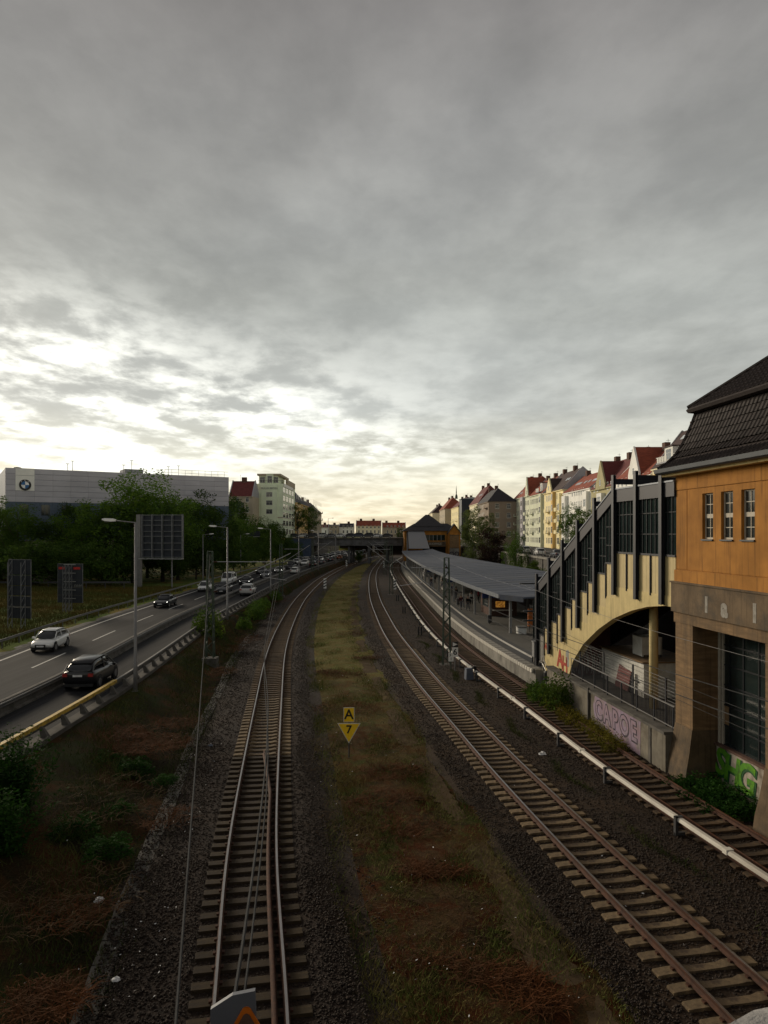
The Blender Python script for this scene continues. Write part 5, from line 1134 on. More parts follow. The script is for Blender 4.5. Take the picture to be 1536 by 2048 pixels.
mat('box_blue', (.09, .105, .14), .6); MB().hexa([(-.3,-.25,0),(.25,-.25,0),(.25,.25,0),(-.3,.25,0)], [(-.26,-.2,.85),(.2,-.2,.85),(.2,.2,.85),(-.26,.2,.85)]).build('housing', 'box_blue', fb_)
mb = MB(); [mb.path([(.1+.06*k, -.1, .8), (.25+.06*k, -.1, 1.0), (.4+.05*k, -.1, .6), (.45+.04*k, -.1, 0)], .035, 6) for k in range(4)]; mb.build('cables', 'black_paint', fb_)

# ---------------------------------------------------------------- cars
mat('car_paint', (.5, .5, .5), .28, objcol=True, spec=.4, coat=.2, var=0); glass_mat('car_glass', (.010, .012, .014), .05, .6)
mat('tyre', (.016, .016, .017), .9); mat('alloy', (.33, .33, .34), .35, metal=.8); mat('car_black', (.014, .014, .015), .6); mat('plate_white', (.62, .62, .62), .5); mat('chrome', (.6, .6, .6), .2, metal=1)
mat('lamp_red', (.28, .012, .01), .3, spec=.7); mat('lamp_clear', (.55, .56, .58), .15, spec=.8); mat('headlight_on', (1, .97, .88), .3, var=.02, emit=9.0)
def car_proto(kind):
    c = empty('car', (0, -500, 0))
    # stations along y (front = +): y, belt z, half width, bottom z ; roof line: (y, z, half width)
    D = {'hatch': (3.9, 1.50, .85, [(-1.95,.55,.92,.70),(-1.9,.30,.98,.80),(-1.3,.20,1.0,.86),(0,.18,.95,.87),(1.0,.2,.90,.86),(1.6,.24,.82,.82),(1.92,.34,.66,.70),(1.97,.5,.60,.62)], [(-1.88,.96,.74),(-1.60,1.38,.62),(-1.0,1.49,.62),(.1,1.49,.62),(.45,1.44,.62),(1.15,.92,.74)]),
         'suv': (4.5, 1.66, .93, [(-2.25,.60,1.06,.80),(-2.2,.32,1.10,.90),(-1.5,.24,1.12,.93),(0,.23,1.08,.94),(1.1,.24,1.04,.93),(1.8,.28,.98,.90),(2.2,.38,.80,.78),(2.27,.55,.72,.70)], [(-2.18,1.09,.80),(-1.75,1.50,.68),(-1.2,1.64,.68),(.1,1.66,.68),(.5,1.60,.68),(1.35,1.05,.80)]),
         'sedan': (4.6, 1.45, .90, [(-2.3,.58,.98,.74),(-2.25,.32,1.02,.84),(-1.5,.20,1.02,.89),(0,.18,.94,.90),(1.0,.2,.92,.89),(1.75,.24,.84,.85),(2.22,.34,.68,.74),(2.3,.5,.62,.64)], [(-1.75,1.01,.76),(-1.05,1.38,.64),(-.6,1.44,.64),(.15,1.44,.64),(.5,1.39,.64),(1.25,.93,.76)]),
         'van': (5.0, 2.05, .96, [(-2.5,.50,1.15,.90),(-2.45,.34,1.18,.95),(-1.5,.28,1.18,.96),(0,.26,1.15,.97),(1.2,.26,1.12,.96),(1.9,.3,1.08,.93),(2.4,.38,.90,.85),(2.48,.55,.80,.75)], [(-2.44,1.17,.88),(-2.36,1.90,.80),(-2.0,2.02,.78),(.6,2.02,.78),(1.0,1.96,.78),(1.85,1.12,.84)])}[kind]
    L, Ht, HW, st, rf = D
    rows = []
    for y, zb, zt, hw in st:
        m_ = zb+(zt-zb)*.55
        rows.append([(-hw*.9, y, zb), (hw*.9, y, zb), (hw, y, zb+.12), (hw*1.01, y, m_), (hw*.97, y, zt-.05), (hw*.80, y, zt), (-hw*.80, y, zt), (-hw*.97, y, zt-.05), (-hw*1.01, y, m_), (-hw, y, zb+.12)])
    bo = MB().loft(rows).build('body', 'car_paint', c, True)
    sm = bo.modifiers.new('sub', 'SUBSURF'); sm.levels = 1; sm.render_levels = 1
    # greenhouse glass
    b0, b1 = rf[0], rf[-1]
    def ring(y, zr, hr):
        t = (y-b0[0])/(b1[0]-b0[0]); zb_ = b0[1]+(b1[1]-b0[1])*t-.06; hb = b0[2]+.02*math.sin(t*math.pi)+.02
        return [(-hb, y, zb_), (hb, y, zb_), (hb-(hb-hr)*.9, y, max(zb_+.01, zr-.06)), (hr*.8, y, max(zb_+.012, zr)), (-hr*.8, y, max(zb_+.012, zr)), (-hb+(hb-hr)*.9, y, max(zb_+.01, zr-.06))]
    wg = MB().loft([ring(*q) for q in rf]).build('windows', 'car_glass', c, True); sm2 = wg.modifiers.new('sub', 'SUBSURF'); sm2.levels = 1; sm2.render_levels = 1
    ro = MB().loft([[(-h_*.93, y, zz-.02), (h_*.93, y, zz-.02), (h_*.80, y, zz+.022), (-h_*.80, y, zz+.022)] for y, zz, h_ in rf[1:-1]]).build('roof', 'car_paint', c, True)
    pi = MB()
    for s in (-1, 1):
        rr = [ring(*q) for q in rf]; k = 2 if s > 0 else 5
        for i in (0, len(rf)-2): pi.tube(Vector(rr[i][k])+Vector((s*.012, 0, 0)), Vector(rr[i+1][k])+Vector((s*.012, 0, 0)), .045, 5)
        ym = -.25; hb = b0[2]+.03; pi.tube((s*hb, ym-.1, b0[1]-.05), (s*(rf[2][2]*.97), ym, rf[3][1]-.06), .04, 5)
    pi.build('pillars', 'car_paint', c)
    wb = L*.30
    ty = MB().lathe([(.20, -.10), (.31, -.10), (.33, -.07), (.33, .07), (.31, .10), (.20, .10)], 18, (0, 0, 0), 'x').mesh('tyre', True); ty.materials.append(MT['tyre'])
    rm = MB().lathe([(.21, -.085), (.21, .085)], 14, (0, 0, 0), 'x'); 
    rme = rm.mesh('rim'); rme.materials.append(MT['alloy'])
    sc_ = 1.08 if kind in ('suv', 'van') else 1
    for s in (-1, 1):
        for y in (-wb*1.02, wb*1.02):
            w_ = obj('tyre', ty, None, c); w_.location = (s*(HW-.09), y, .33*sc_); w_.scale = (1, sc_, sc_); r_ = obj('rim', rme, None, w_); r_.location = (s*.022, 0, 0)
            MB().lathe([(.40*sc_, 0), (.40*sc_, .012)], 18, (s*(HW-.0) - (.012 if s > 0 else 0)+s*.004, y, .35*sc_), 'x').build('wheel_arch', 'car_black', c)
    yf, yb = st[-1][0], st[0][0]; zf = st[-2][2]; zbk = st[0][2]
    for s in (-1, 1):
        x0 = s*HW*.50; x1 = s*HW*.86
        MB().hexa([(x0, yf-.10, zf-.17), (x1, yf-.30, zf-.15), (x1, yf-.42, zf-.15), (x0, yf-.3, zf-.17)], [(x0, yf-.14, zf+.0), (x1, yf-.36, zf+.03), (x1, yf-.45, zf+.03), (x0, yf-.3, zf)]).build('headlight', 'headlight_on', c)
        MB().box(min(s*HW*.62, s*HW*.90), max(s*HW*.62, s*HW*.90), yb-.03, yb+.10, zbk-.24, zbk-.06).build('tail_light', 'lamp_red', c)
        MB().hexa([(s*(HW-.02), .82, .92), (s*(HW+.16), .82, .92), (s*(HW+.16), .95, .92), (s*(HW-.02), .95, .92)], [(s*(HW-.02), .80, 1.05), (s*(HW+.15), .80, 1.06), (s*(HW+.15), .95, 1.04), (s*(HW-.02), .95, 1.04)]).build('mirror', 'car_paint', c)
    MB().box(-HW*.45, HW*.45, yf-.14, yf+.015, .36, .60).build('grille', 'car_black', c)
    MB().box(-.26, .26, yf+.016, yf+.03, .42, .53).build('number_plate', 'plate_white', c); MB().box(-.26, .26, yb-.045, yb-.03, zbk-.24 if kind != 'van' else .8, zbk-.13 if kind != 'van' else .91).build('number_plate', 'plate_white', c)
    MB().box(-HW*.86, HW*.86, yb-.02, yb+.2, .26, .42).box(-HW*.8, HW*.8, yf-.3, yf-.06, .2, .33).build('bumper', 'car_black', c)
    return c
PR = {k: car_proto(k) for k in ('hatch', 'suv', 'sedan', 'van')}
used = set()
CC = {'white': (.72, .72, .70), 'black': (.012, .012, .014), 'dark grey': (.05, .053, .06), 'silver': (.45, .44, .43), 'grey': (.16, .165, .175), 'dark blue': (.02, .03, .06), 'orange': (.45, .10, .02), 'dark': (.022, .024, .028), 'beige': (.4, .36, .3)}
def set_col(o, c):
    o.color = (*c, 1)
    for ch in o.children: set_col(ch, c)
def car(kind, color, p, rz, label, group='cars on the motorway', lights=True, cat='car'):
    if kind not in used: used.add(kind); c = PR[kind]
    else: c = copy_tree(PR[kind])
    c.location = p; c.rotation_euler = (0, 0, rz); set_col(c, CC[color]); tag(c, label, cat, group)
    if not lights:
        for ch in c.children:
            if ch.name.startswith('headlight'): ch.data = ch.data.copy(); ch.data.materials[0] = MT['lamp_clear']
    return c
LN = {'left': -9.7, 'right': -6.15, 'away': -2.05}
def oncar(kind, color, y, lane, label, dx=0.0, **k):
    h = GR.head(y) + (math.pi if lane != 'away' else 0); p = GR.P(y, LN[lane]+dx, 1.012); car(kind, color, p, h, label, **k)
oncar('hatch', 'white', 55.6, 'left', 'white hatchback driving alone towards the camera on the far lane', -.15)
oncar('suv', 'black', 42.3, 'away', 'black SUV driving away, closest car to the camera', -.25)
oncar('sedan', 'dark', 87, 'left', 'dark car with headlights on, behind the white hatchback', .3)
oncar('hatch', 'white', 110, 'left', 'white hatchback seen just left of the lattice mast', -.2)
oncar('suv', 'dark grey', 106, 'right', 'dark grey car right of the lattice mast')
oncar('van', 'white', 126, 'left', 'white van towering over the cars beside it', cat='van')
oncar('sedan', 'black', 124, 'right', 'black car with bright headlights beside the white van')
oncar('suv', 'silver', 103, 'away', 'silver SUV driving away beside the guard rail')
oncar('sedan', 'dark', 158, 'left', 'dark car following the white van'); oncar('sedan', 'grey', 144, 'right', 'grey car following the black car in the inner lane'); oncar('sedan', 'silver', 161, 'right', 'light grey car next in the inner lane queue')
oncar('van', 'dark', 177, 'right', 'dark van with bright headlights in the queue', cat='van'); oncar('hatch', 'white', 157, 'away', 'small white car driving away near the fourth lamp')
oncar('suv', 'white', 205, 'left', 'white SUV in the outer lane of the far queue'); oncar('suv', 'white', 198, 'right', 'white SUV in the inner lane of the far queue')
oncar('suv', 'black', 187, 'away', 'black SUV driving away in the far traffic'); oncar('sedan', 'dark grey', 204, 'away', 'dark grey car driving away in the far traffic')
oncar('hatch', 'orange', 246, 'away', 'orange car driving away near the bridge'); oncar('sedan', 'dark', 224, 'away', 'dark car driving away just in front of the orange car')
cl = ['dark', 'silver', 'black', 'white', 'grey', 'dark blue', 'black', 'white']; kd = ['sedan', 'suv', 'hatch', 'sedan', 'suv']; on = ['first', 'second', 'third', 'fourth', 'fifth', 'sixth', 'seventh', 'eighth', 'ninth', 'tenth', 'eleventh', 'twelfth', 'thirteenth', 'fourteenth']
for i in range(14):
    oncar(kd[i % 5], cl[i % 8], 213+7.6*i+random.uniform(-1, 1), 'left', f'{cl[i % 8]} car, {on[i]} behind the white SUV in the outer lane')
    oncar(kd[(i+2) % 5], cl[(i*3+2) % 8], 206+7.4*i+random.uniform(-1, 1), 'right', f'{cl[(i*3+2) % 8]} car, {on[i]} behind the white SUV in the inner lane')
for i in range(6): oncar(kd[(i+1) % 5], cl[(i*5+1) % 8], 262+12*i, 'away', f'{cl[(i*5+1) % 8]} car, {on[i]} ahead of the orange car')
for i in range(11):
    x = -31+3.15*i+random.uniform(-.3, .3); kk = kd[(i*2) % 5]
    car(kk, cl[(i*3) % 8], (x*1.0, 243.4, 8.51), R(90), f'{cl[(i*3) % 8]} car on the far bridge, {on[i] if i < 10 else "last"} from the left end', 'cars on the far bridge', lights=False) if i % 2 == 0 or True else None
for i in range(5):
    car(kd[(i*2+1) % 5], cl[(i*2+1) % 8], (30.2, 96+14*i, 5.6), 0, f'{cl[(i*2+1) % 8]} car parked on the upper street, {on[i]} from the near end', 'cars parked on the upper street', lights=False)

# ---------------------------------------------------------------- people on the platform
mat('skin', (.30, .17, .11), .6, var=.05); mat('hair_dark', (.015, .011, .009), .7)
for n_, c_ in (('cloth_black', (.015, .015, .017)), ('cloth_grey', (.10, .10, .11)), ('cloth_red', (.30, .02, .04)), ('cloth_white', (.52, .50, .47)), ('cloth_blue', (.03, .045, .09)), ('cloth_plum', (.07, .02, .03))): mat(n_, c_, .9, var=.15, scale=8)
def skin(name, pts, edges, rad, m_, parent, lv=1):
    me = bpy.data.meshes.new(name); me.from_pydata(pts, edges, []); o = obj(name, me, m_, parent)
    sk = o.modifiers.new('skin', 'SKIN'); ss = o.modifiers.new('sub', 'SUBSURF'); ss.levels = lv; ss.render_levels = lv
    for i, r_ in enumerate(rad): me.skin_vertices[0].data[i].radius = (r_, r_) if not isinstance(r_, tuple) else r_
    me.skin_vertices[0].data[0].use_root = True; sk.use_smooth_shade = True; return o
def person(loc, rz, label, top, legs, hair='hair_dark', pose='walk', ph=1, bag=None, group='people on the platform'):
    p = empty('person', loc, rz, label, 'person', group)
    if pose == 'sit': hip, kn, an, zH = .50, (.44, .48), (.46, .08), .50
    s = ph
    if pose == 'sit':
        J = [(0,0,.55),(0,.0,.85),(0,.03,1.12),(0,.03,1.24),(0,.06,1.36),(0,.06,1.46)]
        L_ = [[(.09,.0,.53),(.11,.42,.52),(.11,.44,.10),(.11,.58,.04)], [(-.09,0,.53),(-.11,.42,.52),(-.11,.44,.10),(-.11,.58,.04)]]
        A_ = [[(.19,.03,1.10),(.24,.10,.85),(.16,.30,.70),(.10,.36,.68)], [(-.19,.03,1.10),(-.24,.10,.85),(-.16,.30,.70),(-.10,.36,.68)]]
    else:
        f = .20*s if pose == 'walk' else .03
        J = [(0,0,.96),(0,0,1.18),(0,.01,1.42),(0,.01,1.50),(0,.03,1.62),(0,.03,1.72)]
        L_ = [[(.09,0,.92),(.10,f*.7,.50),(.10,f*.9,.09),(.10,f*.9+.16,.03)], [(-.09,0,.92),(-.10,-f*.2,.50),(-.10,-f*1.2,.11),(-.10,-f*1.2+.15,.03)]]
        A_ = [[(.20,0,1.40),(.25,-f*.5,1.14),(.25,-f*.2+.05,.90),(.24,-f*.1+.09,.80)], [(-.20,0,1.40),(-.25,f*.5,1.14),(-.25,f*.9+.05,.92),(-.24,f*1.0+.09,.82)]]
    pts = J+L_[0]+L_[1]+A_[0]+A_[1]; ed = [(0,1),(1,2),(2,3),(3,4),(4,5),(0,6),(6,7),(7,8),(8,9),(0,10),(10,11),(11,12),(12,13),(2,14),(14,15),(15,16),(16,17),(2,18),(18,19),(19,20),(20,21)]
    skin('body', pts, ed, [.11,.11,.12,.05,.085,.075,.08,.055,.035,.035,.08,.055,.035,.035,.05,.04,.032,.035,.05,.04,.032,.035], 'skin', p)
    skin('jacket', [J[0],J[1],J[2]]+A_[0][:3]+A_[1][:3], [(0,1),(1,2),(2,3),(3,4),(4,5),(2,6),(6,7),(7,8)], [(.17,.13),(.17,.13),(.18,.13),.075,.06,.05,.075,.06,.05], top, p)
    skin('trousers', [J[0]]+L_[0][:3]+L_[1][:3], [(0,1),(1,2),(2,3),(0,4),(4,5),(5,6)], [.14,.105,.08,.06,.105,.08,.06], legs, p)
    for q in L_: skin('shoe', [Vector(q[2])-Vector((0,.03,.04)), Vector(q[3])+Vector((0,.03,.01))], [(0,1)], [.055,.05], 'cloth_black', p)
    h5 = Vector(J[5]); MB().lathe([(.03,.12),(.08,.10),(.105,.04),(.10,-.04),(.085,-.08)], 10, (h5.x, h5.y-.015, h5.z)).build('hair', hair, p, True)
    hd_ = Vector(J[4]); MB().lathe([(.006,.13),(.022,.10)], 6, (hd_.x, hd_.y, hd_.z+.03), 'y').build('nose', 'skin', p)
    for x in (-.03, .03): MB().lathe([(.011,.085),(.011,.098)], 6, (hd_.x+x, hd_.y, hd_.z+.06), 'y').build('eye', 'black_paint', p)
    if bag: MB().box(-.17,.17,-.30,-.12,1.02,1.46).build('backpack', bag, p)
    return p
def pp(u, v): return gnd(u, v, .975)
person(pp(922, 1219), R(200), 'person in a plum jacket and dark trousers walking on the platform', 'cloth_plum', 'cloth_grey', bag='cloth_black')
person(pp(936, 1221), R(190), 'person in a black jacket beside the one in plum', 'cloth_black', 'cloth_grey', ph=-1)
person(pp(943, 1210), R(170), 'person in a white top at the lit kiosk', 'cloth_white', 'cloth_black', pose='stand')
person(pp(863, 1175), R(160), 'dark dressed person walking farther down the platform', 'cloth_black', 'cloth_blue')
person(pp(870, 1166), R(20), 'person in grey standing under the canopy farther down', 'cloth_grey', 'cloth_black', pose='stand')
person(pp(967, 1210), R(250), 'dark figure standing at the post right of the lit kiosk', 'cloth_black', 'cloth_black', pose='stand')
b1 = empty('platform_bench', pp(989, 1223), R(75), 'dark bench under the canopy with two people sitting on it', 'bench')
MB().box(-1.0, 1.0, -.25, .22, .40, .46).build('seat', 'dark_metal', b1); MB().box(-1.0, 1.0, -.30, -.25, .5, .9).build('backrest', 'dark_metal', b1)
for x in (-.85, .85): MB().box(x-.04, x+.04, -.2, .2, 0, .4).build('leg', 'dark_metal', b1)
c_, s_ = math.cos(R(75)), math.sin(R(75))
for q, lb, tp, lg in ((-.45, 'person in a white top and red trousers sitting on the bench', 'cloth_white', 'cloth_red'), (.35, 'person in dark clothes sitting on the bench', 'cloth_grey', 'cloth_black')):
    person(b1.location + Vector((c_*q, s_*q, 0)), R(75), lb, tp, lg, pose='sit')
person(pp(1003, 1224), R(120), 'person in light grey standing near the bench', 'cloth_grey', 'cloth_blue', pose='stand')

for (u, v), hd, lb, tp, lg, ps in zip([(905, 1192), (912, 1200), (884, 1180), (850, 1158), (957, 1205), (1012, 1230)], (30, 200, 170, 10, 250, 60), ('person in dark blue waiting near the lattice mast on the platform', 'person in black next to the one in dark blue', 'person in a pale top walking between booth and platform edge', 'small distant figure near the grey shelter', 'person in a red jacket in front of the lit kiosk', 'person in dark clothes right of the bench'), ('cloth_blue', 'cloth_black', 'cloth_white', 'cloth_grey', 'cloth_red', 'cloth_black'), ('cloth_black', 'cloth_grey', 'cloth_blue', 'cloth_black', 'cloth_black', 'cloth_grey'), ('stand', 'stand', 'walk', 'walk', 'stand', 'stand')): person(pp(u, v), R(hd), lb, tp, lg, pose=ps)
mat('sign_blue', (.02, .04, .16), .5)
for y, lb in ((72, 'hanging blue station sign above the kiosk end of the platform'), (95, 'second hanging blue station sign under the canopy'), (120, 'third hanging blue station sign under the canopy')):
    hs_ = empty('station_sign', EV.P(y, 1.6, 3.35), EV.head(y), lb, 'station sign', 'hanging station signs'); MB().box(-.9, .9, -.05, .05, 0, .45).build('panel', 'sign_blue', hs_)
    for x in (-.7, .7): MB().tube((x, 0, .45), (x, 0, 1.05), .015, 5).build('hanger', 'dark_metal', hs_)
for y, lb in ((70, 'wire bin on the platform beside the canopy post'), (88, 'second platform bin farther along')):
    bn_ = empty('platform_bin', EV.P(y, 1.0, .97), 0, lb, 'bin', 'platform bins'); MB().lathe([(.2, .12), (.24, .85), (.22, .87)], 10).build('basket', 'dark_metal', bn_); MB().tube((0, 0, 0), (0, 0, .2), .05).build('stand', 'dark_metal', bn_)
# ---------------------------------------------------------------- trees
leaf_mat('leaf_dark', (.044, .086, .019)); leaf_mat('leaf_mid', (.058, .115, .020)); leaf_mat('leaf_fresh', (.060, .105, .018)); leaf_mat('leaf_copper', (.020, .012, .012), .2); leaf_mat('leaf_grey', (.075, .105, .038)); leaf_mat('leaf_yellow', (.12, .115, .02)); leaf_mat('leaf_broom', (.018, .055, .010), .2)
mat('bark', (.045, .035, .027), .95, scale=3, st=(3, 3, .6), var=.3); mat('bark_pale', (.30, .28, .25), .9, var=.3, scale=4)
def crown(seed, h, r, zc, nc, nl, ls, flat=1.0, core=.25, cr=.34):
    g = np.random.default_rng(seed); pts = []
    while len(pts) < nc:
        q = g.normal(size=3); q /= np.linalg.norm(q); q *= g.uniform(core, 1)**.6
        sh = 1+.28*math.sin(3*math.atan2(q[1], q[0])+seed)+g.uniform(-.15, .15)
        pts.append((q[0]*r*sh, q[1]*r*sh, zc+q[2]*(h-zc)*flat*(1 if q[2] > 0 else (zc*.75)/(h-zc))))
    C = np.array(pts); R_ = r*cr*g.uniform(.6, 1.25, nc)
    idx = g.integers(0, nc, nl); d_ = g.normal(size=(nl, 3)); d_ /= np.linalg.norm(d_, axis=1)[:, None]
    P = C[idx]+d_*(R_[idx]*g.uniform(.35, 1.05, nl)**.7)[:, None]*np.array([1, 1, .72])
    return C, quads(P, g, ls)
def quads(P, g, ls, up=.5):
    n = len(P); a = g.normal(size=(n, 3)); a[:, 2] *= .5; a /= np.linalg.norm(a, axis=1)[:, None]
    b = np.cross(a, g.normal(size=(n, 3))+np.array([0, 0, up])); b /= np.linalg.norm(b, axis=1)[:, None]+1e-9
    s = (ls*g.uniform(.55, 1.35, n))[:, None]
    V = np.stack([P-a*s, P-b*s*.45+a*s*.1, P+a*s, P+b*s*.45+a*s*.1], 1).reshape(-1, 3)
    return V, np.arange(4*n).reshape(n, 4)
def tree_proto(seed, h, r, zc, nc, nl, ls, leafm, barkm='bark', flat=1.0, tr=.22, core=.25, cr=.34):
    t = empty('tree', (0, -600, 0)); C, (V, F) = crown(seed, h, r, zc, nc, nl, ls, flat, core, cr)
    me = fastmesh('crown', V, F); obj('crown', me, leafm, t)
    g = random.Random(seed); top = h*.72; mb = MB(); n = 6
    sp = [(g.uniform(-.25, .25)*i/n, g.uniform(-.25, .25)*i/n, -.3+(top+.3)*i/n) for i in range(n+1)]
    mb.path(sp, [tr*(1-.8*i/n)*(1.35 if i == 0 else 1) for i in range(n+1)], 8)
    for k in range(0, len(C), max(1, len(C)//14)):
        c = Vector(C[k]); i = min(n-1, max(1, int((c.z*.55)/top*n))); b = Vector(sp[i]); m_ = (b+c)/2+Vector((0, 0, -.15*(c-b).length*.5))
        mb.path([b, m_, c], [tr*.42, tr*.25, tr*.07], 5)
    mb.build('trunk', barkm, t, True); return t
TP = {'dark': [tree_proto(s, 12, 4.2, 6.4, 60, 9000, .17, 'leaf_dark') for s in (3, 5, 8)], 'mid': [tree_proto(s, 12, 4.3, 6.6, 62, 9500, .17, 'leaf_mid') for s in (12, 14)],
      'fresh': [tree_proto(21, 9, 2.7, 5.2, 50, 7000, .14, 'leaf_fresh')], 'birch': [tree_proto(31, 16, 3.6, 8.6, 95, 16000, .15, 'leaf_grey', 'bark_pale', cr=.30)], 'copper': [tree_proto(41, 11, 3.6, 6, 50, 9000, .16, 'leaf_copper')],
      'thicket': [tree_proto(s, 6.5, 3.6, 3.0, 50, 7500, .16, 'leaf_dark', tr=.12, core=.1) for s in (51, 53)], 'sparse': [tree_proto(61, 12, 3.8, 7.4, 34, 4200, .16, 'leaf_dark', cr=.3)]}
tused = {}
def tree(kind, x, y, zb, h, label, wide=1.0, group='trees on the left embankment', cat='tree'):
    L = TP[kind]; k = tused.get(kind, 0); tused[kind] = k+1; pr = L[k % len(L)]
    t = pr if k < len(L) else copy_tree(pr)
    H0 = {'fresh': 9, 'birch': 16, 'copper': 11, 'thicket': 6.5}.get(kind, 12); s = h/H0
    t.location = (x, y, zb); t.scale = (s*wide, s*wide, s); t.rotation_euler = (0, 0, random.uniform(0, 6.28)); tag(t, label, cat, group); return t
back = [(-70,128,3,14.5,'dark'),(-64,124,2.4,12.5,'mid'),(-58,126,1.8,12.2,'dark'),(-53,124,1.6,13.5,'mid'),(-47.5,126,1.5,14.5,'dark'),(-44.8,127,1.5,19.6,'mid'),(-40.5,130,1.3,17.6,'mid'),(-39.5,136,1.3,15.5,'dark'),(-37.8,149,1.2,19.0,'dark'),(-39,160,1.2,19.5,'sparse'),(-39,171,1.2,17.5,'dark'),
        (-38.5,181,1.2,14.0,'dark'),(-38,191,1.2,13.6,'mid'),(-37,200,1.2,13.6,'dark'),(-35.5,209,1.2,13.0,'mid'),(-34.2,217,1.2,12.5,'dark'),(-33.0,225,1.2,11.4,'dark'),(-46,138,1.6,14,'dark'),(-60,138,3,13,'dark'),(-78,130,7,12,'dark'),(-50,150,2,15,'dark'),(-46,170,2,14,'dark'),(-45,190,2,12,'dark'),(-86,150,8.6,10,'dark')]
for i, (x, y, zb, h) in enumerate([(-62, 84, 1.6, 15), (-60, 68, 1.6, 16), (-55, 56, 1.4, 17), (-50, 45, 1.2, 17), (-46, 34, 1.1, 16), (-44, 22, 1.1, 16)]): back.append((x, y, zb, h, 'dark'))  # unseen trees left of the view, added to keep sun off the near ground
ordn = ['first','second','third','fourth','fifth','sixth','seventh','eighth','ninth','tenth','eleventh','twelfth','thirteenth','fourteenth','fifteenth','sixteenth','seventeenth','eighteenth','nineteenth','twentieth','twenty-first','twenty-second','twenty-third','twenty-fourth','twenty-fifth, unseen and added for shade,','twenty-sixth, unseen and added for shade,','twenty-seventh, unseen and added for shade,','twenty-eighth, unseen and added for shade,','twenty-ninth, unseen and added for shade,','thirtieth, unseen and added for shade,','thirty-first']
special = {5: 'tallest bright green tree in front of the grey dealership hall', 6: 'tall green tree just right of the tallest one, above the gantry sign', 9: 'sparse tall tree with gaps in its crown right of the dealership'}
for i, (x, y, zb, h, k) in enumerate(back):
    tree(k, x, y, zb, h, special.get(i, f'dense dark embankment tree, {ordn[i]} going from the left edge towards the bridge'))
for i, (x, y, h) in enumerate([(-66,114,8),(-61,117,7.5),(-56,113,8.2),(-51,116,7.2),(-46,117,7.8),(-44.2,120,6.8),(-38.2,128,7),(-36.5,138,8),(-36,148,8),(-36,159,8.5),(-36,170,8),(-35.5,181,8),(-35,192,8),(-34,203,8),(-32.5,213,7.5),(-31,222,7),(-30,231,6.5)]):
    tree('thicket', x, y, 1.1, h, ('round dark bush standing alone behind the gantry column' if i == 5 else f'low dark thicket under the trees, {ordn[i]} from the left edge'), 1.15, 'thicket at the foot of the embankment', 'bush')
tree('dark', -27.5, 259, 8.4, 12.0, 'dark street tree at the left end of the far bridge', 1.0, 'trees near the far bridge'); tree('sparse', -30.5, 250, 8.4, 12.5, 'thin crowned street tree beside the mint green building', .8, 'trees near the far bridge')
tree('fresh', 6, 262, 6.2, 6, 'small green tree right behind the bridge by the far station', 1.0, 'trees near the far bridge'); tree('thicket', -8.4, 236, 0, 4.6, 'green bush at the bridge pier between motorway and track', .55, 'trees near the far bridge', 'bush')
tree('birch', 22.6, 176, 0, 16.5, 'tall grey green birch behind the far half of the canopy', 1.05, 'trees behind the platform'); tree('birch', 24.4, 166, 0, 14.5, 'second birch right of the tall one', .85, 'trees behind the platform'); tree('copper', 23.6, 156, 0, 11, 'dark copper leaved tree behind the canopy', .95, 'trees behind the platform')
tree('mid', 23.8, 128, -.2, 10.6, 'small leafy tree against the upper street wall', .55, 'trees behind the platform'); tree('mid', 34.5, 129, 5.5, 9.5, 'street tree in front of the white and yellow houses', .75, 'trees behind the platform')
tree('fresh', 34, 118, 5.5, 8.5, 'street tree half hidden by the stair hall', 1.0, 'trees behind the platform')
for i, (x, y, h, k) in enumerate([(22.2,108,5.2,'thicket'),(23.6,100,5.6,'thicket'),(22.6,118,5.4,'thicket'),(23.4,92,5,'thicket'),(24,84,4.6,'thicket')]):
    tree(k, x, y, -.4, h, f'bush below the upper street wall, {ordn[i]} of five', .85, 'bushes below the upper street wall', 'bush')
tree('fresh', 24.0, 112, -.4, 6.2, 'bright green bush below the upper street wall', .95, 'bushes below the upper street wall', 'bush'); tree('dark', -13, 440, 9, 6, 'round tree in front of the distant red roofed houses', 1.0, 'trees near the far bridge')

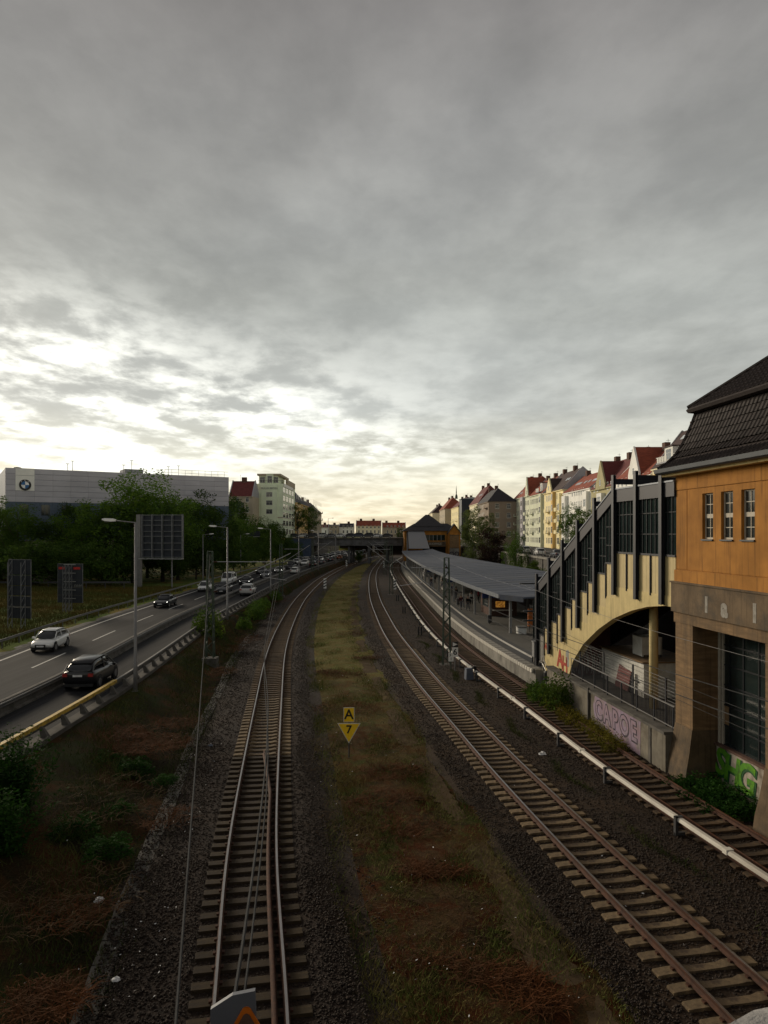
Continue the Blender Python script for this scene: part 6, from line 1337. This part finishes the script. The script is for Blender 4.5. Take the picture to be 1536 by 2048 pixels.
# shrubs near the tracks
def shrub_proto(seed, n, h, r, ls, leafm, kind='leafy'):
    g = np.random.default_rng(seed); t = empty('shrub', (0, -620, 0))
    if kind == 'broom':
        m = n; a = g.uniform(0, 6.28, m); tilt = np.abs(g.normal(0, .42, m)); L = h*g.uniform(.5, 1.05, m); br = r*.35*np.sqrt(g.uniform(0, 1, m)); ba = g.uniform(0, 6.28, m)
        base = np.stack([br*np.cos(ba), br*np.sin(ba), np.zeros(m)], 1); d_ = np.stack([np.sin(tilt)*np.cos(a), np.sin(tilt)*np.sin(a), np.cos(tilt)], 1)
        P = []; 
        for k in range(14): P.append(base+d_*(L*(.18+.82*k/13))[:, None]+g.normal(0, .03, (m, 3)))
        V, F = quads(np.concatenate(P), g, ls, 2.0)
        # lean the leaves along the stems
        sm = MB()
        for i in range(0, m, 3): sm.tube(base[i], base[i]+d_[i]*L[i], .008, 3, .003)
        sm.build('stems', 'leaf_broom', t)
    else:
        c = g.normal(size=(n, 3)); c /= np.linalg.norm(c, axis=1)[:, None]; c *= g.uniform(.3, 1, n)[:, None]**.5; c[:, 2] = np.abs(c[:, 2])
        c *= (1+.25*np.sin(4*np.arctan2(c[:, 1], c[:, 0])+seed))[:, None]*np.array([r, r, h]); c[:, 2] += .05
        V, F = quads(c, g, ls); sm = MB()
        for i in range(0, min(n, 160), 4): sm.tube((0, 0, -.1), c[i], .012, 3, .004)
        sm.build('stems', 'bark', t)
    obj('foliage', fastmesh('foliage', V, F), leafm, t); return t
SP = {'broom': shrub_proto(71, 420, 2.6, 1.3, .07, 'leaf_broom', 'broom'), 'fresh': shrub_proto(72, 1700, 1.3, 1.0, .085, 'leaf_fresh'), 'dark': shrub_proto(73, 1900, 1.2, 1.0, .08, 'leaf_mid'), 'weed': shrub_proto(74, 1100, .75, .8, .06, 'leaf_yellow'), 'deep': shrub_proto(75, 2200, 1.0, 1.0, .075, 'leaf_broom')}
sused = set()
def shrub(kind, p, s, label, group, sz=None):
    t = SP[kind] if kind not in sused else copy_tree(SP[kind]); sused.add(kind)
    t.location = p; t.scale = (s, s, sz or s); t.rotation_euler = (0, 0, random.uniform(0, 6.28)); tag(t, label, 'shrub', group)
shrub('broom', (-12.6, 24.0, .2), 1.15, 'tall feathery green broom shrub at the left edge below the guard rail', 'broom shrubs by the guard rail'); shrub('broom', (-11.5, 21.3, -.1), .9, 'second broom shrub in front of the tall one, darker', 'broom shrubs by the guard rail'); shrub('broom', (-13.0, 20.5, .2), 1.0, 'broom shrub in the dark lower left corner', 'broom shrubs by the guard rail')
shrub('fresh', (-15.9, 64, .5), 1.5, 'bright green shrub left of the lattice mast', 'green shrubs along the guard rail', 1.9)
for (x, y, s), lb in zip([(-14.6, 80, 1.2), (-15.3, 86, 1.2), (-15.6, 92, 1.0), (-14.2, 72, .9), (-15.8, 103, 1.0)], ['just right of the second lamp', 'second past the second lamp', 'third past the second lamp', 'at the foot of the second lamp', 'at the foot of the third lamp']): shrub('dark', (x, y, .2), s, 'green shrub along the guard rail '+lb, 'green shrubs along the guard rail')
for (u, v, s), lb in zip([(265, 1540, .9), (200, 1530, 1.0), (215, 1700, .8), (150, 1660, .9), (235, 1620, .6), (330, 1560, .5)], ['right of the rusty weeds patch', 'below the guard rail posts', 'in the dark lower left', 'near the broom shrubs', 'between two darker shrubs', 'closest to the cable trough']): shrub('deep', gnd(u, v, .1)+Vector((0, 0, -.1)), s, 'low dark green shrub '+lb, 'low shrubs on the verge', s*.55)
for i, a in enumerate((-15.0, -14.0, -12.9)): 
    q = Vector((12.34+a*-.1034*-1*-1, 30-a*.9946, -.4)); q.x = wall_x(30-a)-1.25; shrub('dark', q, .75+.1*i, f'green shrub at the foot of the platform steps, {ordn[i]} from the steps', 'shrubs along the low retaining wall')
shrub('fresh', (wall_x(41.2)-1.0, 41.2, -.4), 1.05, 'tall leafy shrub growing against the retaining wall by the steps', 'shrubs along the low retaining wall', 1.5)
for i, y in enumerate(np.arange(33.0, 41.5, 1.0)): shrub('weed', (wall_x(y)-1.15+random.uniform(-.15, .15), y, -.42), random.uniform(.75, 1.05), f'yellow green weed clump along the graffiti wall, {ordn[i]} from the station pier', 'weeds along the graffiti wall')
for i, (a, b, s) in enumerate([(2.2, .1, .95), (3.4, .1, 1.0), (4.6, .2, .9), (1.5, -.6, .65), (2.9, -.6, .75), (4.2, -.5, .7)]):
    ca, sa = math.cos(TH), math.sin(TH); shrub('deep', (12.34+ca*a-sa*b, 30+sa*a+ca*b, -.45), s, f'dark green shrub below the green graffiti, {ordn[i]} of six', 'shrubs below the green graffiti', s*.85)

# ---------------------------------------------------------------- ground cover (nobody could count it)
def blades(name, XYZ, h, wd, m, g, lean=.5, label=None):
    n = len(XYZ); a = g.uniform(0, 6.28, n); hh = h*g.uniform(.4, 1.3, n); ln = lean*g.normal(0, 1, (n, 2))*hh[:, None]
    dx = np.stack([np.cos(a), np.sin(a), np.zeros(n)], 1)*wd; tip = XYZ+np.stack([ln[:, 0], ln[:, 1], hh], 1)
    V = np.stack([XYZ-dx, XYZ+dx, tip], 1).reshape(-1, 3); o = obj(name, fastmesh(name, V, np.arange(3*n).reshape(n, 3)), m); tag(o, label, 'grass', kind='stuff'); return o
mat('grass_dry', (.22, .165, .06), .95, scale=.8, c2=(.12, .15, .035), detail=5, spec=.1); mat('grass_green', (.045, .07, .015), .95, scale=.6, c2=(.075, .08, .022), spec=.1); mat('grass_gold', (.16, .105, .03), .95, scale=.25, c2=(.06, .075, .018), spec=.1)
mat('tuft_green', (.055, .095, .018), .95, scale=1, c2=(.09, .11, .02), spec=.1); mat('weed_rust', (.125, .044, .014), .95, scale=1.2, c2=(.06, .027, .011), spec=.1); mat('weed_brown', (.055, .032, .016), .95, scale=2, c2=(.09, .058, .028), spec=.1)
def cvf(cv, y): return cv.f(y)
def logY(n, a, b, g): return np.exp(g.uniform(math.log(a), math.log(b), n))
g = np.random.default_rng(5); n = 120000; y = logY(n, 13, 190, g); t_ = g.uniform(0, 1, n); xl = TA.f(y)+2.3; xr = TB.f(y)-2.3; x = xl+(xr-xl)*t_
keep = (xr-xl > .3) & (np.sin(x*2.1+y*.6)+np.sin(x*.9-y*.37)+g.normal(0, .8, n) > -.4); y, x = y[keep], x[keep]
sc_h = np.clip(y/40, .6, 2.2)
blades('dry_grass', np.stack([x, y, np.full(len(x), -.42)], 1), .16, .012, 'grass_dry', g, .6, 'short dry grass covering the strip between leftmost and middle track')
n = 30000; y = logY(n, 13, 120, g); xl = TA.f(y)+2.5; xr = TB.f(y)-2.6; x = xl+(xr-xl)*g.uniform(0, 1, n); keep = (np.sin(x*1.3+y*.8+1)+np.sin(x*2.7-y*.5)+g.normal(0, .35, n) > 1.0); y, x = y[keep], x[keep]
blades('green_tufts', np.stack([x, y, np.full(len(x), -.42)], 1), .24, .014, 'tuft_green', g, .5, 'patches of short green weeds on the strip between the tracks')
n = 60000; y = logY(n, 15, 200, g); gx_ = GR.f(y)+.6; ax_ = TA.f(y)-2.7; t_ = g.uniform(0, 1, n); x = gx_+(ax_-gx_)*t_; keep = (ax_ > gx_) & (np.sin(x*1.7+y*.5)+g.normal(0, .7, n) > -.2); y, x, t_ = y[keep], x[keep], t_[keep]
zz = np.interp(t_, [0, .1, .4, .7, 1], [.9, .9, .5, .02, -.4])
blades('verge_grass', np.stack([x, y, zz], 1), .22, .013, 'grass_green', g, .5, 'rough green grass on the verge below the guard rail')
n = 90000; y = g.uniform(34, 118, n); x = GR.f(y)-g.uniform(13.9, 46, n); off = x-GR.f(y); zz = np.interp(off, [-52, -40, -28, -18, -13], [3.4, 1.5, 1.15, 1.0, .95])-.05
blades('meadow_grass', np.stack([x, y, zz], 1), .45, .035, 'grass_gold', g, .35, 'golden and green meadow grass around the road signs')
# withered weeds lying in tangled patches
def tangle(cent, n, m, name, label, L=.7):
    V, F = [], []; gg = np.random.default_rng(len(cent)+n)
    for c, rx, ry, k in cent:
        for _ in range(int(n*k)):
            r_ = math.sqrt(gg.uniform(0, 1)); a = gg.uniform(0, 6.28); p = np.array([c[0]+rx*r_*math.cos(a), c[1]+ry*r_*math.sin(a), c[2]+gg.uniform(0, .12)]); q = gg.uniform(0, 6.28); ln = L*gg.uniform(.3, 1.1); el = gg.uniform(-.1, .38)
            d_ = np.array([math.cos(q)*math.cos(el), math.sin(q)*math.cos(el), math.sin(el)]); s_ = np.array([-math.sin(q), math.cos(q), 0])*.011; md = p+d_*ln*.55+np.array([0, 0, .05]); en = p+d_*ln*np.array([1, 1, .35])
            o = len(V); V += [p-s_, p+s_, md+s_*.9, md-s_*.9, en]; F += [(o, o+1, o+2, o+3), (o+3, o+2, o+4, o+4)]
    mb = MB(); mb.v = [tuple(v) for v in V]; mb.f = [f if f[2] != f[3] else f[:3] for f in F]; o = mb.build(name, m); tag(o, label, 'weeds', kind='stuff')
P_ = lambda u, v, zz: tuple(gnd(u, v, zz))
tangle([(P_(668, 1420, -.38), 1.5, 1.2, .4), (P_(720, 1420, -.38), 1.2, 1.5, .4), (P_(690, 1175, -.38), 2.4, 5, .5), (P_(700, 1225, -.38), 2.0, 2.5, .5), (P_(830, 1660, -.36), 1.2, .8, .5), (P_(690, 1352, -.38), 1.6, 1.2, .8), (P_(680, 1245, -.38), 2.2, 1.6, .6), (P_(705, 1268, -.38), 1.8, 1.4, .5), (P_(735, 1318, -.38), 1.3, .8, .6), (P_(872, 1745, -.36), 1.0, .5, .9), (P_(785, 1545, -.36), 1.4, 1.0, .9), (P_(1010, 1960, -.36), 1.0, .5, .9), (P_(690, 1200, -.38), 2.4, 2.6, .5), (P_(655, 1345, -.38), 1.0, .7, .4), (P_(770, 1600, -.36), 1.3, .9, .5), (P_(900, 1930, -.36), .8, .4, .2), (P_(1080, 2010, -.36), .8, .35, .5)], 520, 'weed_rust', 'withered_weeds', 'rust red withered weeds lying in patches on the middle strip')
tangle([(P_(300, 1490, .45), 1.8, 1.6, 1.6), (P_(240, 1470, .6), 1.4, 1.2, .9), (P_(350, 1450, .3), 1.2, 1.2, .7), (P_(490, 1280, -.1), 1.6, 3, .9), (P_(525, 1225, .1), 1.5, 4, .8), (P_(455, 1300, .1), 1.4, 2.2, .8), (P_(570, 1200, .2), 1.4, 5, .6), (P_(440, 1345, .1), 1.2, 1.5, .6), (P_(90, 2010, .1), .9, .6, .9), (P_(140, 1830, .1), 1.2, 1.0, .5), (P_(330, 1640, -.1), .9, 1.0, .35), (P_(470, 1240, .3), 1.6, 3, .6)], 560, 'weed_rust', 'withered_weeds', 'rust brown withered weeds lying in heaps along the verge')
tangle([(P_(200, 1600, .5), 2.2, 2.5, .8), (P_(120, 1800, .3), 2.0, 2.0, .8), (P_(760, 1480, -.38), 2.2, 4, .6), (P_(850, 1850, -.38), 2.4, 2.0, .8), (P_(700, 1650, -.38), 1.5, 2.5, .5), (P_(640, 1500, -.38), 1.0, 4, .4)], 500, 'weed_brown', 'dead_stalks', 'thin pale dead stalks scattered over verge and middle strip', .55)
# loose ballast stones close to the camera
def stones(name, parts, m, label):
    gg = np.random.default_rng(3); base = np.array([(1,0,0),(-1,0,0),(0,1,0),(0,-1,0),(0,0,1),(0,0,-1)], float); tri = np.array([(0,2,4),(2,1,4),(1,3,4),(3,0,4),(2,0,5),(1,2,5),(3,1,5),(0,3,5)])
    PX = []
    for cl_, dl, cr_, dr_, y0, y1, dens, zz in parts:
        n = int(dens*(y1-y0)*(float(np.mean(cr_.f(np.linspace(y0, y1, 9))-cl_.f(np.linspace(y0, y1, 9))))+dr_-dl)); y = gg.uniform(y0, y1, n); xl = cl_.f(y)+dl; xr = cr_.f(y)+dr_; x = xl+(xr-xl)*gg.uniform(0, 1, n)
        u = x/np.maximum(y, 1)*FPX+768; k = (u > -40) & (u < 1580) & (gg.uniform(0, 1, n) < np.clip((120-y)/70, 0, 1)**1.5)
        for cv in (TA, TB, TC):
            dd = np.abs(np.abs(x-cv.f(y))-.752) < .11; k &= ~dd
        zs = np.full(n, zz)+gg.uniform(-.012, .016, n)
        for cv in (TA, TB, TC): zs = np.where(np.abs(x-cv.f(y)) < 1.38, zs-.045, zs)
        PX.append(np.stack([x, y, zs], 1)[k])
    P = np.concatenate(PX); n = len(P); s = gg.uniform(.022, .046, n)[:, None, None]*gg.uniform(.6, 1.3, (n, 6, 3))
    a = gg.uniform(0, 6.28, n); b = gg.uniform(-.7, .7, n); V = base[None]*s
    ca, sa, cb, sb = np.cos(a)[:, None], np.sin(a)[:, None], np.cos(b)[:, None], np.sin(b)[:, None]
    x, y, zz = V[..., 0], V[..., 1], V[..., 2]; y, zz = y*cb-zz*sb, y*sb+zz*cb; x, y = x*ca-y*sa, x*sa+y*ca
    V = np.stack([x, y, zz*.8], -1)+P[:, None]; F = (np.arange(n)[:, None, None]*6+tri[None]).reshape(-1, 3)
    o = obj(name, fastmesh(name, V.reshape(-1, 3), F), m); tag(o, label, 'gravel', kind='stuff')
stones('ballast_stones', [(TA, -5.2, TA, -3.5, 13, 45, 22, -.30), (TA, 2.4, TA, 3.6, 13, 45, 26, -.40), (TA, -3.6, TA, 2.5, 12.5, 22, 240, -.225), (TA, -3.6, TA, 2.5, 22, 34, 120, -.225), (TA, -3.6, TA, 2.5, 34, 120, 60, -.225)], 'stone', 'dark ballast stones around the leftmost track')
stones('ballast_stones', [(TB, -2.6, TC, 2.2, 14, 24, 240, -.225), (TB, -2.6, TC, 2.2, 24, 36, 120, -.225), (TB, -2.6, TC, 2.2, 36, 120, 60, -.225)], 'stone', 'brownish ballast stones around middle and platform tracks')
# weeds between the middle and the platform track
mid = [((float(TB.f(y))+float(TC.f(y)))/2-.15+.25*math.sin(y), y, -.26) for y in np.arange(15, 70, .07)]
Q = np.array(mid); Q = np.repeat(Q, 14, 0)+np.random.default_rng(8).normal(0, .12, (len(mid)*14, 3))*np.array([1, .6, .02]); Q = Q[np.sin(Q[:, 1]*.9)+np.random.default_rng(2).normal(0, .5, len(Q)) > .1]
blades('track_weeds', Q, .16, .012, 'grass_green', np.random.default_rng(4), .6, 'thin line of green weeds between middle and platform tracks')
# litter
gg = np.random.default_rng(19); n = 420; y = logY(n, 14, 80, gg); t_ = gg.uniform(0, 1, n); sel = gg.uniform(0, 1, n) < .5
x = np.where(sel, TA.f(y)+1.5+(TB.f(y)-TA.f(y)-1)*t_, TA.f(y)-2-6*t_*t_); zz = np.where(sel, -.30, np.interp(TA.f(y)-x, [2, 4, 6, 9], [-.2, -.25, .1, .7]))+.05
V, F = quads(np.stack([x, y, zz], 1), gg, .035); V[:, 2] = np.repeat(zz, 4)+gg.uniform(0, .03, 4*n)
o = obj('litter', fastmesh('litter', V, F), 'litter_white'); tag(o, 'small white scraps of litter scattered over verge and tracks', 'litter', kind='stuff')
def crumple(p, s, m, label, cat, name):
    gq = random.Random(int(p[0]*100)); mb = MB(); ring = []
    for zz, r_ in ((0, .8), (.25, 1), (.6, .75), (.8, .2)): ring.append([(s*r_*gq.uniform(.6, 1.2)*math.cos(k*math.pi/4), s*r_*.7*gq.uniform(.6, 1.2)*math.sin(k*math.pi/4), s*zz*gq.uniform(.7, 1.1)) for k in range(8)])
    e = mb.loft(ring).build(name, m); e.location = p; tag(e, label, cat)
crumple(gnd(198, 1803, .0), .16, 'litter_white', 'crumpled white plastic bag in the dark lower left', 'plastic bag', 'plastic_bag'); crumple(gnd(232, 1962, -.2), .12, 'litter_white', 'torn white wrapper beside the cable trough at the bottom left', 'wrapper', 'food_wrapper')
crumple(gnd(421, 1492, -.2), .13, 'box_blue', 'small blue scrap lying on the ballast left of the leftmost track', 'scrap', 'plastic_scrap'); crumple(gnd(1085, 1510, -.25), .22, 'litter_white', 'white paper lying between middle and platform tracks', 'paper', 'paper_sheet'); crumple(gnd(838, 1600, -.35), .2, 'weed_brown', 'pale brown stone lump on the middle strip', 'stone', 'stone_lump')
yb = empty('yellow_crate', gnd(1125, 1392, -.3)+Vector((0, 0, 0)), .4, 'small yellow plastic crate lying in the green weeds by the wall', 'crate')
MB().hexa([(-.28,-.2,0),(.28,-.2,0),(.28,.2,0),(-.28,.2,0)], [(-.33,-.24,.26),(.33,-.24,.26),(.33,.24,.26),(-.33,.24,.26)]).build('tub', 'sign_yellow', yb); MB().box(-.35,.35,-.26,.26,.262,.31).build('rim', 'sign_yellow', yb); yb.location.z = -.1

# ---------------------------------------------------------------- the bridge we stand on
NBa = math.atan2(.05, .1035)
mat('granite', (.20, .19, .185), .85, scale=7, c2=(.34, .33, .32), detail=9, dirt=(.07, .068, .065), dscale=5, bump=.012, bscale=30)
NB = empty('near_bridge', (.354, .796, 0), NBa, 'rough granite parapet of the bridge in the lower right corner', 'bridge')
MB().box(-40, -.16, -.42, 0, 8.42, 9.30).box(.9, 26, -.42, 0, 8.42, 9.30).build('parapet', 'granite', NB)
st = MB(); gq = random.Random(4); nx, ny = 26, 10
top = [[(-.15+1.04*i/nx, -.42+.42*j/ny, 9.35+gq.uniform(-.006, .006)+(-.012 if j in (0, ny) else 0)) for i in range(nx+1)] for j in range(ny+1)]
st.loft(top, cap=False, closed=False); st.box(-.15, .89, -.415, -.005, 8.42, 9.325); st.build('coping_stone', 'granite', NB, True)
MB().box(-40, 30, -14, .05, 7.3, 8.4).build('deck', 'dark_concrete', NB)
MB().box(-40, 30, -14.4, -14, 8.4, 9.3).build('far_parapet', 'granite', NB)
for x in (-26, -10.5, 2.2, 15): MB().box(x-.5, x+.5, -13, -1.5, -.5, 7.3).build('pier', 'dark_concrete', NB)
ws = empty('warning_sign', (-.62, 3.0, 7.3), R(4), 'grey guard panel with an orange edged warning triangle at the bottom edge', 'warning sign')
mat('panel_blue', (.11, .12, .145), .6, var=.1); mat('warn_orange', (.60, .15, .01), .5)
MB().prism([(-.13, -.5), (.12, -.5), (.075, .67), (-.02, .655), (-.11, .60)], lambda x, zz, q: (x, q, zz), -.01, .012).build('panel', 'panel_blue', ws)
def rtri(s, cx, cz, r_):
    out = []; 
    for k, a0 in enumerate((90, 210, 330)):
        c = (cx+s*math.cos(R(a0)), cz+s*math.sin(R(a0)))
        for q in (-50, -25, 0, 25, 50): out.append((c[0]+r_*math.cos(R(a0+q)), c[1]+r_*math.sin(R(a0+q))))
    return out
MB().prism(rtri(.125, .04, .46, .022), lambda x, zz, q: (x, q, zz), -.016, -.011).build('triangle_border', 'warn_orange', ws); MB().prism(rtri(.105, .04, .46, .016), lambda x, zz, q: (x, q, zz), -.021, -.017).build('triangle_face', 'brick_dark', ws)
MB().prism([(.03, .50), (.05, .50), (.038, .455), (.055, .455), (.028, .39), (.034, .44), (.02, .44)], lambda x, zz, q: (x, q, zz), -.025, -.022).build('flash_symbol', 'black_paint', ws)
MB().tube((0, .02, .1), (.25, -2.55, .3), .025).tube((0, .02, -.3), (.25, -2.55, .2), .025).build('bracket', 'dark_metal', ws)
for k in list(PR) :
    if k not in used:
        for ch in list(PR[k].children_recursive): bpy.data.objects.remove(ch)
        bpy.data.objects.remove(PR[k])
